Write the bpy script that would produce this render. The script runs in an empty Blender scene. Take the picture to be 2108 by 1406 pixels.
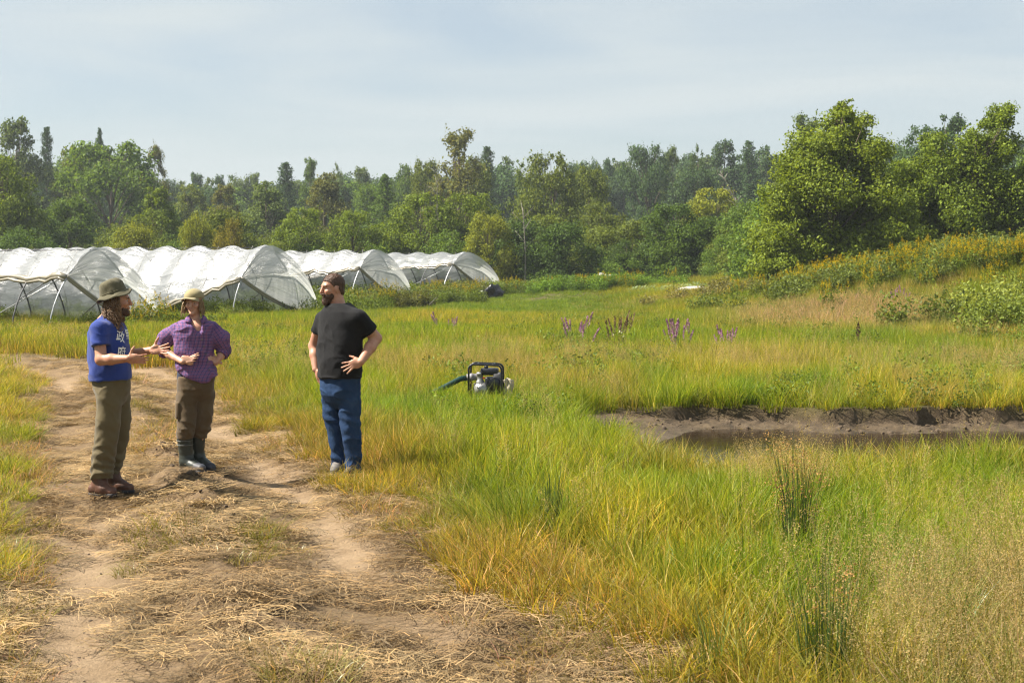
import bpy, bmesh, math, random
import numpy as np
from mathutils import Vector, Matrix

# ------------------------------------------------------------------ camera, sky, sun, exposure
SC = bpy.context.scene
COL = SC.collection
R = math.radians
CAMH, FPX, HZ = 1.92, 2928.0, 545.0

cam_d = bpy.data.cameras.new('camera')
cam_d.sensor_width = 36.0
cam_d.lens = 50.0
cam_d.shift_y = -158.0 / 2108.0
cam_d.clip_start = 0.1
cam_d.clip_end = 3000.0
cam_d.dof.use_dof = True
cam_d.dof.focus_distance = 12.6
cam_d.dof.aperture_fstop = 5.6
cam = bpy.data.objects.new('camera', cam_d)
COL.objects.link(cam)
cam.location = (0, 0, CAMH)
cam.rotation_euler = (R(90), 0, 0)
SC.camera = cam

SUN_EL, SUN_AZ = R(50), R(-91)      # azimuth from +Y, clockwise positive: the sun stands to the left
sun_dir = Vector((math.sin(SUN_AZ) * math.cos(SUN_EL), math.cos(SUN_AZ) * math.cos(SUN_EL), math.sin(SUN_EL)))
sl = bpy.data.lights.new('sun', 'SUN')
sl.energy = 5.0
sl.angle = R(0.6)
sl.color = (1.0, 0.93, 0.82)
so = bpy.data.objects.new('sun', sl)
COL.objects.link(so)
so.rotation_euler = (-sun_dir).to_track_quat('-Z', 'Y').to_euler()

world = bpy.data.worlds.new('World')
SC.world = world
world.use_nodes = True
nt = world.node_tree
nt.nodes.clear()
N = nt.nodes.new
L = nt.links.new
sky = N('ShaderNodeTexSky')
sky.sky_type = 'NISHITA'
sky.sun_disc = False
sky.sun_elevation = SUN_EL
sky.sun_rotation = SUN_AZ
sky.air_density = 1.0
sky.dust_density = 1.2
sky.ozone_density = 1.4
tc = N('ShaderNodeTexCoord')
mp = N('ShaderNodeMapping')
mp.inputs['Scale'].default_value = (1.1, 1.1, 7.0)
mp.inputs['Rotation'].default_value = (0.0, R(2.5), R(12))
L(tc.outputs['Generated'], mp.inputs['Vector'])
cn = N('ShaderNodeTexNoise')
cn.inputs['Scale'].default_value = 2.1
cn.inputs['Detail'].default_value = 6.0
cn.inputs['Roughness'].default_value = 0.52
cn.inputs['Distortion'].default_value = 0.5
L(mp.outputs['Vector'], cn.inputs['Vector'])
cr = N('ShaderNodeValToRGB')
cr.color_ramp.elements[0].position = 0.40
cr.color_ramp.elements[0].color = (0.48, 0.48, 0.48, 1)
cr.color_ramp.elements[1].position = 0.66
cr.color_ramp.elements[1].color = (0.95, 0.95, 0.95, 1)
L(cn.outputs['Fac'], cr.inputs['Fac'])
cm = N('ShaderNodeMixRGB')
cm.inputs['Color2'].default_value = (5.25, 5.75, 5.85, 1)     # thin high cloud, in the sky's own brightness units
L(cr.outputs['Color'], cm.inputs['Fac'])
L(sky.outputs['Color'], cm.inputs['Color1'])
bg = N('ShaderNodeBackground')
bg.inputs['Strength'].default_value = 0.05
L(cm.outputs['Color'], bg.inputs['Color'])
wo = N('ShaderNodeOutputWorld')
L(bg.outputs['Background'], wo.inputs['Surface'])

SC.view_settings.view_transform = 'Standard'
SC.view_settings.look = 'None'
SC.view_settings.exposure = 1.42
SC.view_settings.gamma = 1.0
SC.view_settings.use_curve_mapping = False
SC.render.engine = 'CYCLES'
SC.cycles.max_bounces = 8
SC.cycles.transparent_max_bounces = 12
SC.cycles.diffuse_bounces = 3
SC.cycles.volume_bounces = 0
SC.cycles.use_denoising = True
SC.cycles.denoising_prefilter = 'FAST'
SC.cycles.filter_width = 1.1
SC.cycles.caustics_reflective = False
SC.cycles.caustics_refractive = False

# ------------------------------------------------------------------ helpers
rng = np.random.default_rng(11)


def px(x, y, d):
    """photo pixel at distance d in front of the camera -> world point"""
    return np.array([(x - 1054.0) / FPX * d, d, CAMH - (y - HZ) / FPX * d])


def smooth(e0, e1, v):
    t = np.clip((v - e0) / (e1 - e0), 0, 1)
    return t * t * (3 - 2 * t)


def _hash(i, j, k, seed):
    h = (i.astype(np.int64) * 374761393 + j.astype(np.int64) * 668265263 + k.astype(np.int64) * 2147483647 + seed * 974711) & 0x7fffffff
    h = ((h ^ (h >> 13)) * 1274126177) & 0x7fffffff
    h = h ^ (h >> 16)
    return (h & 0xffff) / 65535.0


def vnoise(x, y, z=0.0, seed=0):
    x, y, z = np.broadcast_arrays(np.asarray(x, float), np.asarray(y, float), np.asarray(z, float))
    i, j, k = np.floor(x), np.floor(y), np.floor(z)
    fx, fy, fz = x - i, y - j, z - k
    fx, fy, fz = [f * f * (3 - 2 * f) for f in (fx, fy, fz)]
    i, j, k = i.astype(np.int64), j.astype(np.int64), k.astype(np.int64)
    r = 0
    for a in (0, 1):
        wa = fx if a else 1 - fx
        for b in (0, 1):
            wb = fy if b else 1 - fy
            for c in (0, 1):
                wc = fz if c else 1 - fz
                r = r + wa * wb * wc * _hash(i + a, j + b, k + c, seed)
    return r


def fbm(x, y, z=0.0, seed=0, octv=4, gain=0.5):
    s, a, tot, f = 0, 1.0, 0, 1.0
    for o in range(octv):
        s = s + a * vnoise(np.asarray(x) * f, np.asarray(y) * f, np.asarray(z) * f, seed + o * 17)
        tot += a
        a *= gain
        f *= 2.03
    return s / tot


def mesh_np(name, V, F, mat=None, smooth_shade=True, attrs=None):
    """V (n,3); F (m,3|4) or a list of such arrays"""
    me = bpy.data.meshes.new(name)
    V = np.asarray(V, dtype=np.float32)
    Fs = [np.asarray(f, dtype=np.int32) for f in (F if isinstance(F, (list, tuple)) else [F]) if len(f)]
    me.vertices.add(len(V))
    me.vertices.foreach_set('co', V.ravel())
    nl = sum(f.size for f in Fs)
    npoly = sum(len(f) for f in Fs)
    me.loops.add(nl)
    me.polygons.add(npoly)
    me.loops.foreach_set('vertex_index', np.concatenate([f.ravel() for f in Fs]) if Fs else [])
    tot = np.concatenate([np.full(len(f), f.shape[1], np.int32) for f in Fs])
    start = np.concatenate([[0], np.cumsum(tot)[:-1]]).astype(np.int32)
    me.polygons.foreach_set('loop_start', start)
    me.polygons.foreach_set('use_smooth', np.full(npoly, smooth_shade, dtype=bool))
    for k, a in (attrs or {}).items():
        a = np.asarray(a, dtype=np.float32)
        if a.ndim == 1:
            at = me.attributes.new(k, 'FLOAT', 'POINT')
            at.data.foreach_set('value', a)
        elif a.shape[1] == 3:
            at = me.attributes.new(k, 'FLOAT_VECTOR', 'POINT')
            at.data.foreach_set('vector', a.ravel())
    me.update(calc_edges=True)
    me.validate()
    if mat:
        me.materials.append(mat)
    return me


def link(name, me, parent=None, loc=None):
    o = bpy.data.objects.new(name, me)
    COL.objects.link(o)
    if parent:
        o.parent = parent
    if loc is not None:
        o.location = loc
    return o


def tag(o, label=None, cat=None, group=None, kind=None):
    if label:
        o['label'] = label
    if cat:
        o['category'] = cat
    if group:
        o['group'] = group
    if kind:
        o['kind'] = kind
    return o


def thing(name, label, cat, loc=(0, 0, 0), rotz=0.0, group=None):
    o = bpy.data.objects.new(name, None)
    o.empty_display_size = 0.2
    COL.objects.link(o)
    o.location = loc
    o.rotation_euler = (0, 0, rotz)
    return tag(o, label, cat, group)


class MB:
    """collects shapes into one mesh"""
    def __init__(self):
        self.V, self.Q, self.T, self.n = [], [], [], 0

    def add(self, V, Q=None, T=None):
        V = np.asarray(V, float)
        if Q is not None and len(Q):
            self.Q.append(np.asarray(Q, int) + self.n)
        if T is not None and len(T):
            self.T.append(np.asarray(T, int) + self.n)
        self.V.append(V)
        self.n += len(V)

    def tube(self, P, r, seg=8, cap=True):
        P = np.asarray(P, float)
        r = np.broadcast_to(np.asarray(r, float), (len(P),))
        T = np.gradient(P, axis=0)
        T /= np.linalg.norm(T, axis=1)[:, None] + 1e-9
        ref = np.array([0, 0, 1.0]) if abs(T[0, 2]) < 0.9 else np.array([1.0, 0, 0])
        a = np.linspace(0, 2 * np.pi, seg, endpoint=False)
        rings = []
        u = np.cross(T[0], ref)
        u /= np.linalg.norm(u)
        for p, t, rr in zip(P, T, r):
            u = u - t * np.dot(u, t)
            u /= np.linalg.norm(u) + 1e-9
            w = np.cross(t, u)
            rings.append(p + rr * (np.cos(a)[:, None] * u + np.sin(a)[:, None] * w))
        V = np.concatenate(rings)
        k = np.arange(seg)
        k2 = (k + 1) % seg
        Q = np.concatenate([np.stack([i * seg + k, i * seg + k2, (i + 1) * seg + k2, (i + 1) * seg + k], 1) for i in range(len(P) - 1)])
        T_ = []
        if cap:
            n0 = len(V)
            V = np.concatenate([V, [P[0]], [P[-1]]])
            T_ = np.concatenate([np.stack([k2, k, np.full(seg, n0)], 1), np.stack([(len(P) - 1) * seg + k, (len(P) - 1) * seg + k2, np.full(seg, n0 + 1)], 1)])
        self.add(V, Q, T_)

    def box(self, c, s, rot=None, bevel=0.0):
        bm = bmesh.new()
        bmesh.ops.create_cube(bm, size=1.0)
        for v in bm.verts:
            v.co = Vector((v.co.x * s[0], v.co.y * s[1], v.co.z * s[2]))
        if bevel:
            bmesh.ops.bevel(bm, geom=bm.edges[:], offset=bevel, segments=2, profile=0.6, affect='EDGES')
        self.bm(bm, c, rot)

    def bm(self, bm, c=(0, 0, 0), rot=None):
        bm.verts.ensure_lookup_table()
        V = np.array([v.co[:] for v in bm.verts])
        if rot is not None:
            V = V @ np.array(rot).T
        V = V + np.asarray(c)
        q = [[v.index for v in f.verts] for f in bm.faces if len(f.verts) == 4]
        t = [[v.index for v in f.verts] for f in bm.faces if len(f.verts) == 3]
        for f in bm.faces:
            if len(f.verts) > 4:
                ix = [v.index for v in f.verts]
                t += [[ix[0], ix[i], ix[i + 1]] for i in range(1, len(ix) - 1)]
        bm.free()
        self.add(V, q, t)

    def lathe(self, prof, c=(0, 0, 0), axis=(0, 0, 1), seg=20):
        prof = np.asarray(prof, float)
        ax = np.asarray(axis, float)
        ax /= np.linalg.norm(ax)
        ref = np.array([0, 0, 1.0]) if abs(ax[2]) < 0.9 else np.array([1.0, 0, 0])
        u = np.cross(ax, ref)
        u /= np.linalg.norm(u)
        w = np.cross(ax, u)
        a = np.linspace(0, 2 * np.pi, seg, endpoint=False)
        V = np.concatenate([np.asarray(c) + h * ax + r * (np.cos(a)[:, None] * u + np.sin(a)[:, None] * w) for r, h in prof])
        k = np.arange(seg)
        k2 = (k + 1) % seg
        Q = np.concatenate([np.stack([i * seg + k, i * seg + k2, (i + 1) * seg + k2, (i + 1) * seg + k], 1) for i in range(len(prof) - 1)])
        self.add(V, Q)

    def mesh(self, name, mat, smooth_shade=True):
        return mesh_np(name, np.concatenate(self.V), [np.concatenate(x) for x in (self.Q, self.T) if x], mat, smooth_shade)

    def build(self, name, mat, parent=None, smooth_shade=True):
        return link(name, self.mesh(name, mat, smooth_shade), parent)


def grid_faces(nu, nv, closed_u=False):
    i = np.arange(nu - (0 if closed_u else 1))
    j = np.arange(nv - 1)
    I, J = np.meshgrid(i, j, indexing='ij')
    I2 = (I + 1) % nu
    return np.stack([I * nv + J, I2 * nv + J, I2 * nv + J + 1, I * nv + J + 1], -1).reshape(-1, 4)


# ------------------------------------------------------------------ materials
def new_mat(name):
    m = bpy.data.materials.new(name)
    m.use_nodes = True
    t = m.node_tree
    t.nodes.clear()
    return m, t, t.nodes.new, t.links.new


def ramp(t, fac, stops, interp='LINEAR'):
    n = t.nodes.new('ShaderNodeValToRGB')
    n.color_ramp.interpolation = interp
    e = n.color_ramp.elements
    while len(e) < len(stops):
        e.new(0.5)
    for k, (p, c) in enumerate(stops):
        e[k].position = p
        e[k].color = tuple(c) + (1,) if len(c) == 3 else c
    t.links.new(fac, n.inputs['Fac'])
    return n.outputs['Color']


def noise_fac(t, scale, detail=4.0, rough=0.55, vec=None, dist=0.0):
    n = t.nodes.new('ShaderNodeTexNoise')
    n.inputs['Scale'].default_value = scale
    n.inputs['Detail'].default_value = detail
    n.inputs['Roughness'].default_value = rough
    n.inputs['Distortion'].default_value = dist
    if vec is None:
        c = t.nodes.new('ShaderNodeTexCoord')
        vec = c.outputs['Object']
    t.links.new(vec, n.inputs['Vector'])
    return n.outputs['Fac']


def mixc(t, fac, a, b, blend='MIX'):
    n = t.nodes.new('ShaderNodeMixRGB')
    n.blend_type = blend
    for s, v in (('Fac', fac), ('Color1', a), ('Color2', b)):
        if isinstance(v, (int, float)):
            n.inputs[s].default_value = v
        elif isinstance(v, (tuple, list)):
            n.inputs[s].default_value = tuple(v) + (1,) if len(v) == 3 else v
        else:
            t.links.new(v, n.inputs[s])
    return n.outputs['Color']


def math_n(t, op, a, b=None):
    n = t.nodes.new('ShaderNodeMath')
    n.operation = op
    for k, v in enumerate((a, b)):
        if v is None:
            continue
        if isinstance(v, (int, float)):
            n.inputs[k].default_value = v
        else:
            t.links.new(v, n.inputs[k])
    return n.outputs[0]


def attr(t, name, typ='GEOMETRY', out='Color'):
    n = t.nodes.new('ShaderNodeAttribute')
    n.attribute_type = typ
    n.attribute_name = name
    return n.outputs[out]


def bump(t, height, strength=0.3, dist=0.01):
    b = t.nodes.new('ShaderNodeBump')
    b.inputs['Strength'].default_value = strength
    b.inputs['Distance'].default_value = dist
    t.links.new(height, b.inputs['Height'])
    return b.outputs['Normal']


def principled(name, color, rough=0.6, metal=0.0, var=0.15, vscale=30.0, bump_s=0.0, bump_scale=80.0, spec=0.4, sheen=0.0):
    m, t, N, L = new_mat(name)
    p = N('ShaderNodeBsdfPrincipled')
    o = N('ShaderNodeOutputMaterial')
    f = noise_fac(t, vscale, 5)
    lo = tuple(c * (1 - var) for c in color)
    hi = tuple(min(1, c * (1 + var)) for c in color)
    L(ramp(t, f, [(0.3, lo), (0.7, hi)]), p.inputs['Base Color'])
    p.inputs['Roughness'].default_value = rough
    p.inputs['Metallic'].default_value = metal
    p.inputs['Specular IOR Level'].default_value = spec
    if sheen:
        p.inputs['Sheen Weight'].default_value = sheen
    if bump_s:
        L(bump(t, noise_fac(t, bump_scale, 5), bump_s, 0.01), p.inputs['Normal'])
    L(p.outputs[0], o.inputs[0])
    return m


def foliage_mat(name, mode='object', base=(0.1, 0.15, 0.03), trans=0.4, gloss=0.05, var=0.45, rough=0.4, tip=None, dead=False):
    """leaf or blade: diffuse + light shining through + a little sheen.
    mode 'object' multiplies by the object's colour, 'tint' by the scattered point's own colour"""
    m, t, N, L = new_mat(name)
    if mode == 'object':
        oi = N('ShaderNodeObjectInfo')
        c = oi.outputs['Color']
    elif mode == 'tint':
        c = attr(t, 'tint', 'INSTANCER')
    else:
        c = base
    r = attr(t, 'rnd', out='Fac')
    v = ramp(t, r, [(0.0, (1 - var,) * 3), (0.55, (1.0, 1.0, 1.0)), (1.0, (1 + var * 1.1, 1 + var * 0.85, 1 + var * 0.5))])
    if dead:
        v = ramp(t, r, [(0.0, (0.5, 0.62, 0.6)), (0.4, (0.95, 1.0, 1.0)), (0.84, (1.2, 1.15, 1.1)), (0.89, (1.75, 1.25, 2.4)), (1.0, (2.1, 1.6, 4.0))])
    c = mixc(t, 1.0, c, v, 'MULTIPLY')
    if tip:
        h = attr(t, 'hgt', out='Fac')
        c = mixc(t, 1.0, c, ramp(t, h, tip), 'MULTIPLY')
    d = N('ShaderNodeBsdfDiffuse')
    L(c, d.inputs['Color'])
    tr = N('ShaderNodeBsdfTranslucent')
    L(mixc(t, 1.0, c, (1.25, 1.15, 0.55), 'MULTIPLY'), tr.inputs['Color'])
    mx = N('ShaderNodeMixShader')
    mx.inputs[0].default_value = trans
    L(d.outputs[0], mx.inputs[1])
    L(tr.outputs[0], mx.inputs[2])
    out = mx.outputs[0]
    if gloss:
        g = N('ShaderNodeBsdfGlossy')
        g.inputs['Roughness'].default_value = rough
        g.inputs['Color'].default_value = (0.9, 0.95, 0.85, 1)
        mg = N('ShaderNodeMixShader')
        mg.inputs[0].default_value = gloss
        L(out, mg.inputs[1])
        L(g.outputs[0], mg.inputs[2])
        out = mg.outputs[0]
    o = N('ShaderNodeOutputMaterial')
    L(out, o.inputs[0])
    return m


# ------------------------------------------------------------------ scattering (stuff): points carrying clumps
def source_collection(name, meshes):
    c = bpy.data.collections.new(name)
    for k, me in enumerate(meshes):
        o = bpy.data.objects.new('%s_%03d' % (name, k), me)
        c.objects.link(o)
    return c


def scatter(name, P, rot, scl, idx, tint, coll):
    n = len(P)
    me = bpy.data.meshes.new(name)
    me.vertices.add(n)
    me.vertices.foreach_set('co', np.asarray(P, np.float32).ravel())
    for k, a in (('rot', rot), ('scl', scl), ('tint', tint)):
        at = me.attributes.new(k, 'FLOAT_VECTOR', 'POINT')
        at.data.foreach_set('vector', np.asarray(a, np.float32).ravel())
    at = me.attributes.new('idx', 'INT', 'POINT')
    at.data.foreach_set('value', np.asarray(idx, np.int32))
    o = link(name, me)
    g = bpy.data.node_groups.new(name + '_nodes', 'GeometryNodeTree')
    g.interface.new_socket('Geometry', in_out='INPUT', socket_type='NodeSocketGeometry')
    g.interface.new_socket('Geometry', in_out='OUTPUT', socket_type='NodeSocketGeometry')
    gi = g.nodes.new('NodeGroupInput')
    go = g.nodes.new('NodeGroupOutput')
    ip = g.nodes.new('GeometryNodeInstanceOnPoints')
    ci = g.nodes.new('GeometryNodeCollectionInfo')
    ci.inputs['Collection'].default_value = coll
    ci.inputs['Separate Children'].default_value = True
    ci.inputs['Reset Children'].default_value = True

    def na(nm, typ):
        a = g.nodes.new('GeometryNodeInputNamedAttribute')
        a.data_type = typ
        a.inputs['Name'].default_value = nm
        return a.outputs[0]
    g.links.new(gi.outputs[0], ip.inputs['Points'])
    g.links.new(ci.outputs[0], ip.inputs['Instance'])
    ip.inputs['Pick Instance'].default_value = True
    g.links.new(na('idx', 'INT'), ip.inputs['Instance Index'])
    g.links.new(na('rot', 'FLOAT_VECTOR'), ip.inputs['Rotation'])
    g.links.new(na('scl', 'FLOAT_VECTOR'), ip.inputs['Scale'])
    g.links.new(ip.outputs[0], go.inputs[0])
    md = o.modifiers.new('scatter', 'NODES')
    md.node_group = g
    return o
# ------------------------------------------------------------------ terrain
TRACK = np.array([(2.2, -4), (0.9, 2), (-0.2, 4.5), (-1.0, 6.7), (-1.65, 8.3), (-2.65, 11.8), (-4.05, 15.8), (-5.35, 20), (-6.9, 24.5), (-8.6, 27.4), (-11.5, 29.4), (-17, 31.2), (-30, 33.5)], float)
_d = 0.25
_pts = []
for _k in range(len(TRACK) - 1):
    _p0 = TRACK[max(_k - 1, 0)]; _p1 = TRACK[_k]; _p2 = TRACK[_k + 1]; _p3 = TRACK[min(_k + 2, len(TRACK) - 1)]
    for _u in np.linspace(0, 1, 12, endpoint=False):
        _pts.append(0.5 * ((2 * _p1) + (-_p0 + _p2) * _u + (2 * _p0 - 5 * _p1 + 4 * _p2 - _p3) * _u ** 2 + (-_p0 + 3 * _p1 - 3 * _p2 + _p3) * _u ** 3))
TRK = np.array(_pts)
TRK_S = np.concatenate([[0], np.cumsum(np.linalg.norm(np.diff(TRK, axis=0), axis=1))])


def track_lat(x, y):
    """signed distance from the track's middle (right of it positive), and distance along it"""
    x = np.asarray(x, float); y = np.asarray(y, float)
    best = np.full(x.shape, 1e9); lat = np.full(x.shape, 1e3); sl = np.zeros(x.shape)
    for k in range(len(TRK) - 1):
        a, b = TRK[k], TRK[k + 1]
        d = b - a
        ll = np.hypot(*d)
        t = np.clip(((x - a[0]) * d[0] + (y - a[1]) * d[1]) / (ll * ll), 0, 1)
        ex, ey = x - a[0] - t * d[0], y - a[1] - t * d[1]
        dd = np.hypot(ex, ey)
        m = dd < best
        side = np.sign(d[1] * ex - d[0] * ey)
        best = np.where(m, dd, best)
        lat = np.where(m, dd * side, lat)
        sl = np.where(m, TRK_S[k] + t * ll, sl)
    return lat, sl


WATER_Z = -0.255


def pond_far_edge(x):      # y of the top of the far bank
    return 19.25 + 0.22 * np.sin(x * 0.9) + 0.14 * np.sin(x * 2.3 + 1.0) + 0.07 * np.sin(x * 5.7) - 0.35 * smooth(3.0, 0.4, x)


def pond_near_edge(x):     # y of the top of the near bank
    return 13.25 + 0.12 * np.sin(x * 1.1 + 2) + 0.08 * np.sin(x * 3.1) + 4.6 * smooth(1.9, 0.1, x)


def height(x, y):
    x = np.asarray(x, float); y = np.asarray(y, float)
    h = 0.05 * (fbm(x * 0.22, y * 0.22, 0, 3, 3) - 0.5) * 2 * smooth(3, 10, y)
    h = h + 0.03 * (fbm(x * 1.3, y * 1.3, 0, 5, 3) - 0.5) * 2
    # the rise on the right
    h = h + 1.15 * smooth(3.5, 16, x) * smooth(24, 50, y) * (1 - 0.5 * smooth(90, 140, y))
    h = h + 1.15 * np.exp(-((x - 18.5) / 6.0) ** 2 - ((y - 47.5) / 5.5) ** 2)
    h = h - 0.22 * np.exp(-((x + 15) / 7) ** 2 - ((y - 43) / 6) ** 2)
    # the weedy hump in the middle distance
    h = h + 0.45 * np.exp(-((x - 4.0) / 4.5) ** 2 - ((y - 79) / 4) ** 2)
    # track
    lat, s = track_lat(x, y)
    w = smooth(2.1, 1.5, np.abs(lat))
    fade = smooth(34, 26, y)
    rut = np.exp(-((np.abs(lat) - 0.86) / 0.30) ** 2)
    ridge = np.exp(-(lat / 0.22) ** 2)
    lump = fbm(x * 3.2, y * 3.2, 0, 21, 3)
    h = h + w * fade * (-0.035 - 0.085 * rut + 0.10 * ridge * (0.3 + 1.4 * lump) + 0.025 * (lump - 0.5))
    # churned lip thrown up beside the left man
    lip = np.exp(-((lat - 0.05) / 0.16) ** 2) * smooth(10.3, 11.3, y) * smooth(16.5, 14.0, y)
    h = h + lip * (0.01 + 0.26 * np.maximum(fbm(x * 9, y * 9, 0, 33, 5, 0.62) - 0.42, 0))
    # tyre lugs in the soft outer wheel track
    tread = np.exp(-((lat + 1.22) / 0.16) ** 2) * smooth(16, 13.5, y)
    h = h + tread * (0.020 * np.sign(np.sin(s * 42 + np.abs(lat + 1.22) * 22)) * fbm(x * 2, y * 2, 0, 8, 2) - 0.02)
    for (qx, qy) in ((-3.42, 11.95), (-2.9, 13.15), (-1.5, 13.0)):
        wq = np.exp(-(((x - qx) / 0.30) ** 2 + ((y - qy) / 0.28) ** 2) ** 2)
        h = h * (1 - wq) - 0.01 * wq
    # pond
    yf, yn = pond_far_edge(x), pond_near_edge(x)
    n1 = fbm(x * 2.2, y * 2.2, 0, 41, 4) - 0.5
    n2 = fbm(x * 7, y * 7, 0, 42, 3) - 0.5
    d_far = yf - y
    d_near = y - yn
    f = 0.21 * smooth(0.0, 0.07, d_far + 0.16 * n1) + 0.11 * smooth(0.10, 1.0, d_far + 0.25 * n1) + 0.35 * smooth(0.8, 2.2, d_far)
    nn = smooth(0.0, 1.3, d_near + 0.2 * n1)
    inside = smooth(0.0, 2.6, x) * 0.55 + 0.45 * smooth(1.2, 3.6, x)
    pond = np.minimum(f, 0.75 * nn) * inside
    h = h - pond + 0.10 * n1 * smooth(0, 0.1, pond) + 0.11 * n2 * smooth(0.02, 0.16, pond) * smooth(1.3, 0.4, d_far)
    return h


def mud_mask(x, y):
    yf, yn = pond_far_edge(x), pond_near_edge(x)
    return smooth(-0.05, 0.06, yf - y) * smooth(0.0, 0.35, y - yn) * smooth(0.0, 1.2, x + 0.9 * (fbm(x * 3, y * 3, 0, 9, 3) - 0.5))


def axis_pts(segs):
    out = []
    for a, b, st in segs:
        out.append(np.arange(a, b, st))
    return np.concatenate(out + [[segs[-1][1]]])


gx = axis_pts([(-900, -200, 60), (-200, -60, 12), (-60, -24, 2.0), (-24, -8, 0.35), (-8, -5, 0.12), (-5, 1.2, 0.045), (1.2, 10, 0.06), (10, 26, 0.4), (26, 60, 2), (60, 200, 12), (200, 900, 60)])
gy = axis_pts([(-40, 0, 4), (0, 5, 0.3), (5, 14.5, 0.05), (14.5, 21, 0.045), (21, 32, 0.15), (32, 60, 0.5), (60, 120, 1.5), (120, 320, 10), (320, 1500, 60)])
GX, GY = np.meshgrid(gx, gy, indexing='ij')
GZ = height(GX, GY)
lat, s_al = track_lat(GX, GY)
edge_n = fbm(GX * 1.6, GY * 1.6, 0, 51, 4) - 0.5
m_track = smooth(2.0, 1.35, np.abs(lat) + 0.9 * edge_n) * smooth(33, 26, GY)
m_rut = np.exp(-((np.abs(lat) - 0.86 + 0.25 * edge_n) / 0.34) ** 2) * m_track * smooth(0.36, 0.62, fbm(GX * 0.7, GY * 0.7, 0, 53, 3) + 0.12 * smooth(14, 9, GY))
m_mud = mud_mask(GX, GY)

mg, t, N, L = new_mat('soil')
p = N('ShaderNodeBsdfPrincipled')
o_ = N('ShaderNodeOutputMaterial')
co = N('ShaderNodeTexCoord').outputs['Object']
n_big = noise_fac(t, 0.9, 5, 0.6, co)
n_fine = noise_fac(t, 34, 8, 0.7, co)
n_mid = noise_fac(t, 6, 6, 0.65, co)
n_grit = noise_fac(t, 170, 3, 0.7, co)
turf = mixc(t, n_big, (0.06, 0.06, 0.014), (0.10, 0.075, 0.025))
straw = ramp(t, n_fine, [(0.32, (0.10, 0.060, 0.028)), (0.50, (0.23, 0.15, 0.075)), (0.68, (0.36, 0.255, 0.13))])
straw = mixc(t, math_n(t, 'MULTIPLY', n_mid, 0.55), straw, (0.13, 0.085, 0.045))
dirt = ramp(t, n_mid, [(0.3, (0.28, 0.19, 0.105)), (0.6, (0.40, 0.285, 0.17)), (0.8, (0.32, 0.22, 0.125))])
dirt = mixc(t, math_n(t, 'MULTIPLY', n_fine, 0.35), dirt, (0.20, 0.13, 0.072))
dirt = mixc(t, ramp(t, n_grit, [(0.55, (0, 0, 0)), (0.72, (0.6, 0.6, 0.6))]), dirt, (0.11, 0.075, 0.045))
mud = ramp(t, n_mid, [(0.3, (0.038, 0.026, 0.014)), (0.5, (0.095, 0.066, 0.038)), (0.75, (0.165, 0.12, 0.072))])
c = mixc(t, attr(t, 'm_track', out='Fac'), turf, straw)
c = mixc(t, attr(t, 'm_rut', out='Fac'), c, dirt)
c = mixc(t, attr(t, 'm_mud', out='Fac'), c, mud)
L(c, p.inputs['Base Color'])
# mud is wetter and glossier low by the water
geo = N('ShaderNodeNewGeometry')
sx = N('ShaderNodeSeparateXYZ')
L(geo.outputs['Position'], sx.inputs[0])
mr = N('ShaderNodeMapRange')
mr.inputs['From Min'].default_value = WATER_Z
mr.inputs['From Max'].default_value = WATER_Z + 0.10
mr.inputs['To Min'].default_value = 0.35
mr.inputs['To Max'].default_value = 0.9
L(sx.outputs['Z'], mr.inputs['Value'])
L(mr.outputs[0], p.inputs['Roughness'])
p.inputs['Specular IOR Level'].default_value = 0.3
hh = math_n(t, 'ADD', math_n(t, 'ADD', math_n(t, 'MULTIPLY', n_mid, 0.6), n_fine), math_n(t, 'MULTIPLY', n_grit, 0.3))
L(bump(t, hh, 1.0, 0.04), p.inputs['Normal'])
L(p.outputs[0], o_.inputs[0])
ground = link('ground', mesh_np('ground', np.stack([GX, GY, GZ], -1).reshape(-1, 3), grid_faces(len(gx), len(gy)), mg, True,
              {'m_track': m_track.ravel(), 'm_rut': m_rut.ravel(), 'm_mud': m_mud.ravel()}))
tag(ground, kind='structure')

# water
mw, t, N, L = new_mat('pond_water')
p = N('ShaderNodeBsdfPrincipled')
o_ = N('ShaderNodeOutputMaterial')
p.inputs['Base Color'].default_value = (0.022, 0.014, 0.008, 1)
p.inputs['Roughness'].default_value = 0.06
p.inputs['IOR'].default_value = 1.33
mpn = N('ShaderNodeMapping')
mpn.inputs['Scale'].default_value = (1.0, 2.6, 1.0)
L(N('ShaderNodeTexCoord').outputs['Object'], mpn.inputs['Vector'])
L(bump(t, noise_fac(t, 7.0, 3, 0.5, mpn.outputs[0], 0.6), 0.16, 0.016), p.inputs['Normal'])
L(p.outputs[0], o_.inputs[0])
wx = np.linspace(0.4, 60, 60)
wy = np.linspace(12.2, 20.5, 18)
WX, WY = np.meshgrid(wx, wy, indexing='ij')
water = link('water', mesh_np('water', np.stack([WX, WY, np.full(WX.shape, WATER_Z)], -1).reshape(-1, 3), grid_faces(60, 18), mw))
tag(water, kind='structure')


def ground_hit(x, y):
    """distance at which the sight line through photo pixel (x, y) meets the ground"""
    dd = np.geomspace(4, 140, 1400)
    X = (x - 1054.0) / FPX * dd
    Z = CAMH - (y - HZ) / FPX * dd
    k = np.argmax(Z <= height(X, dd))
    return float(dd[k]) if k else 60.0
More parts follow.
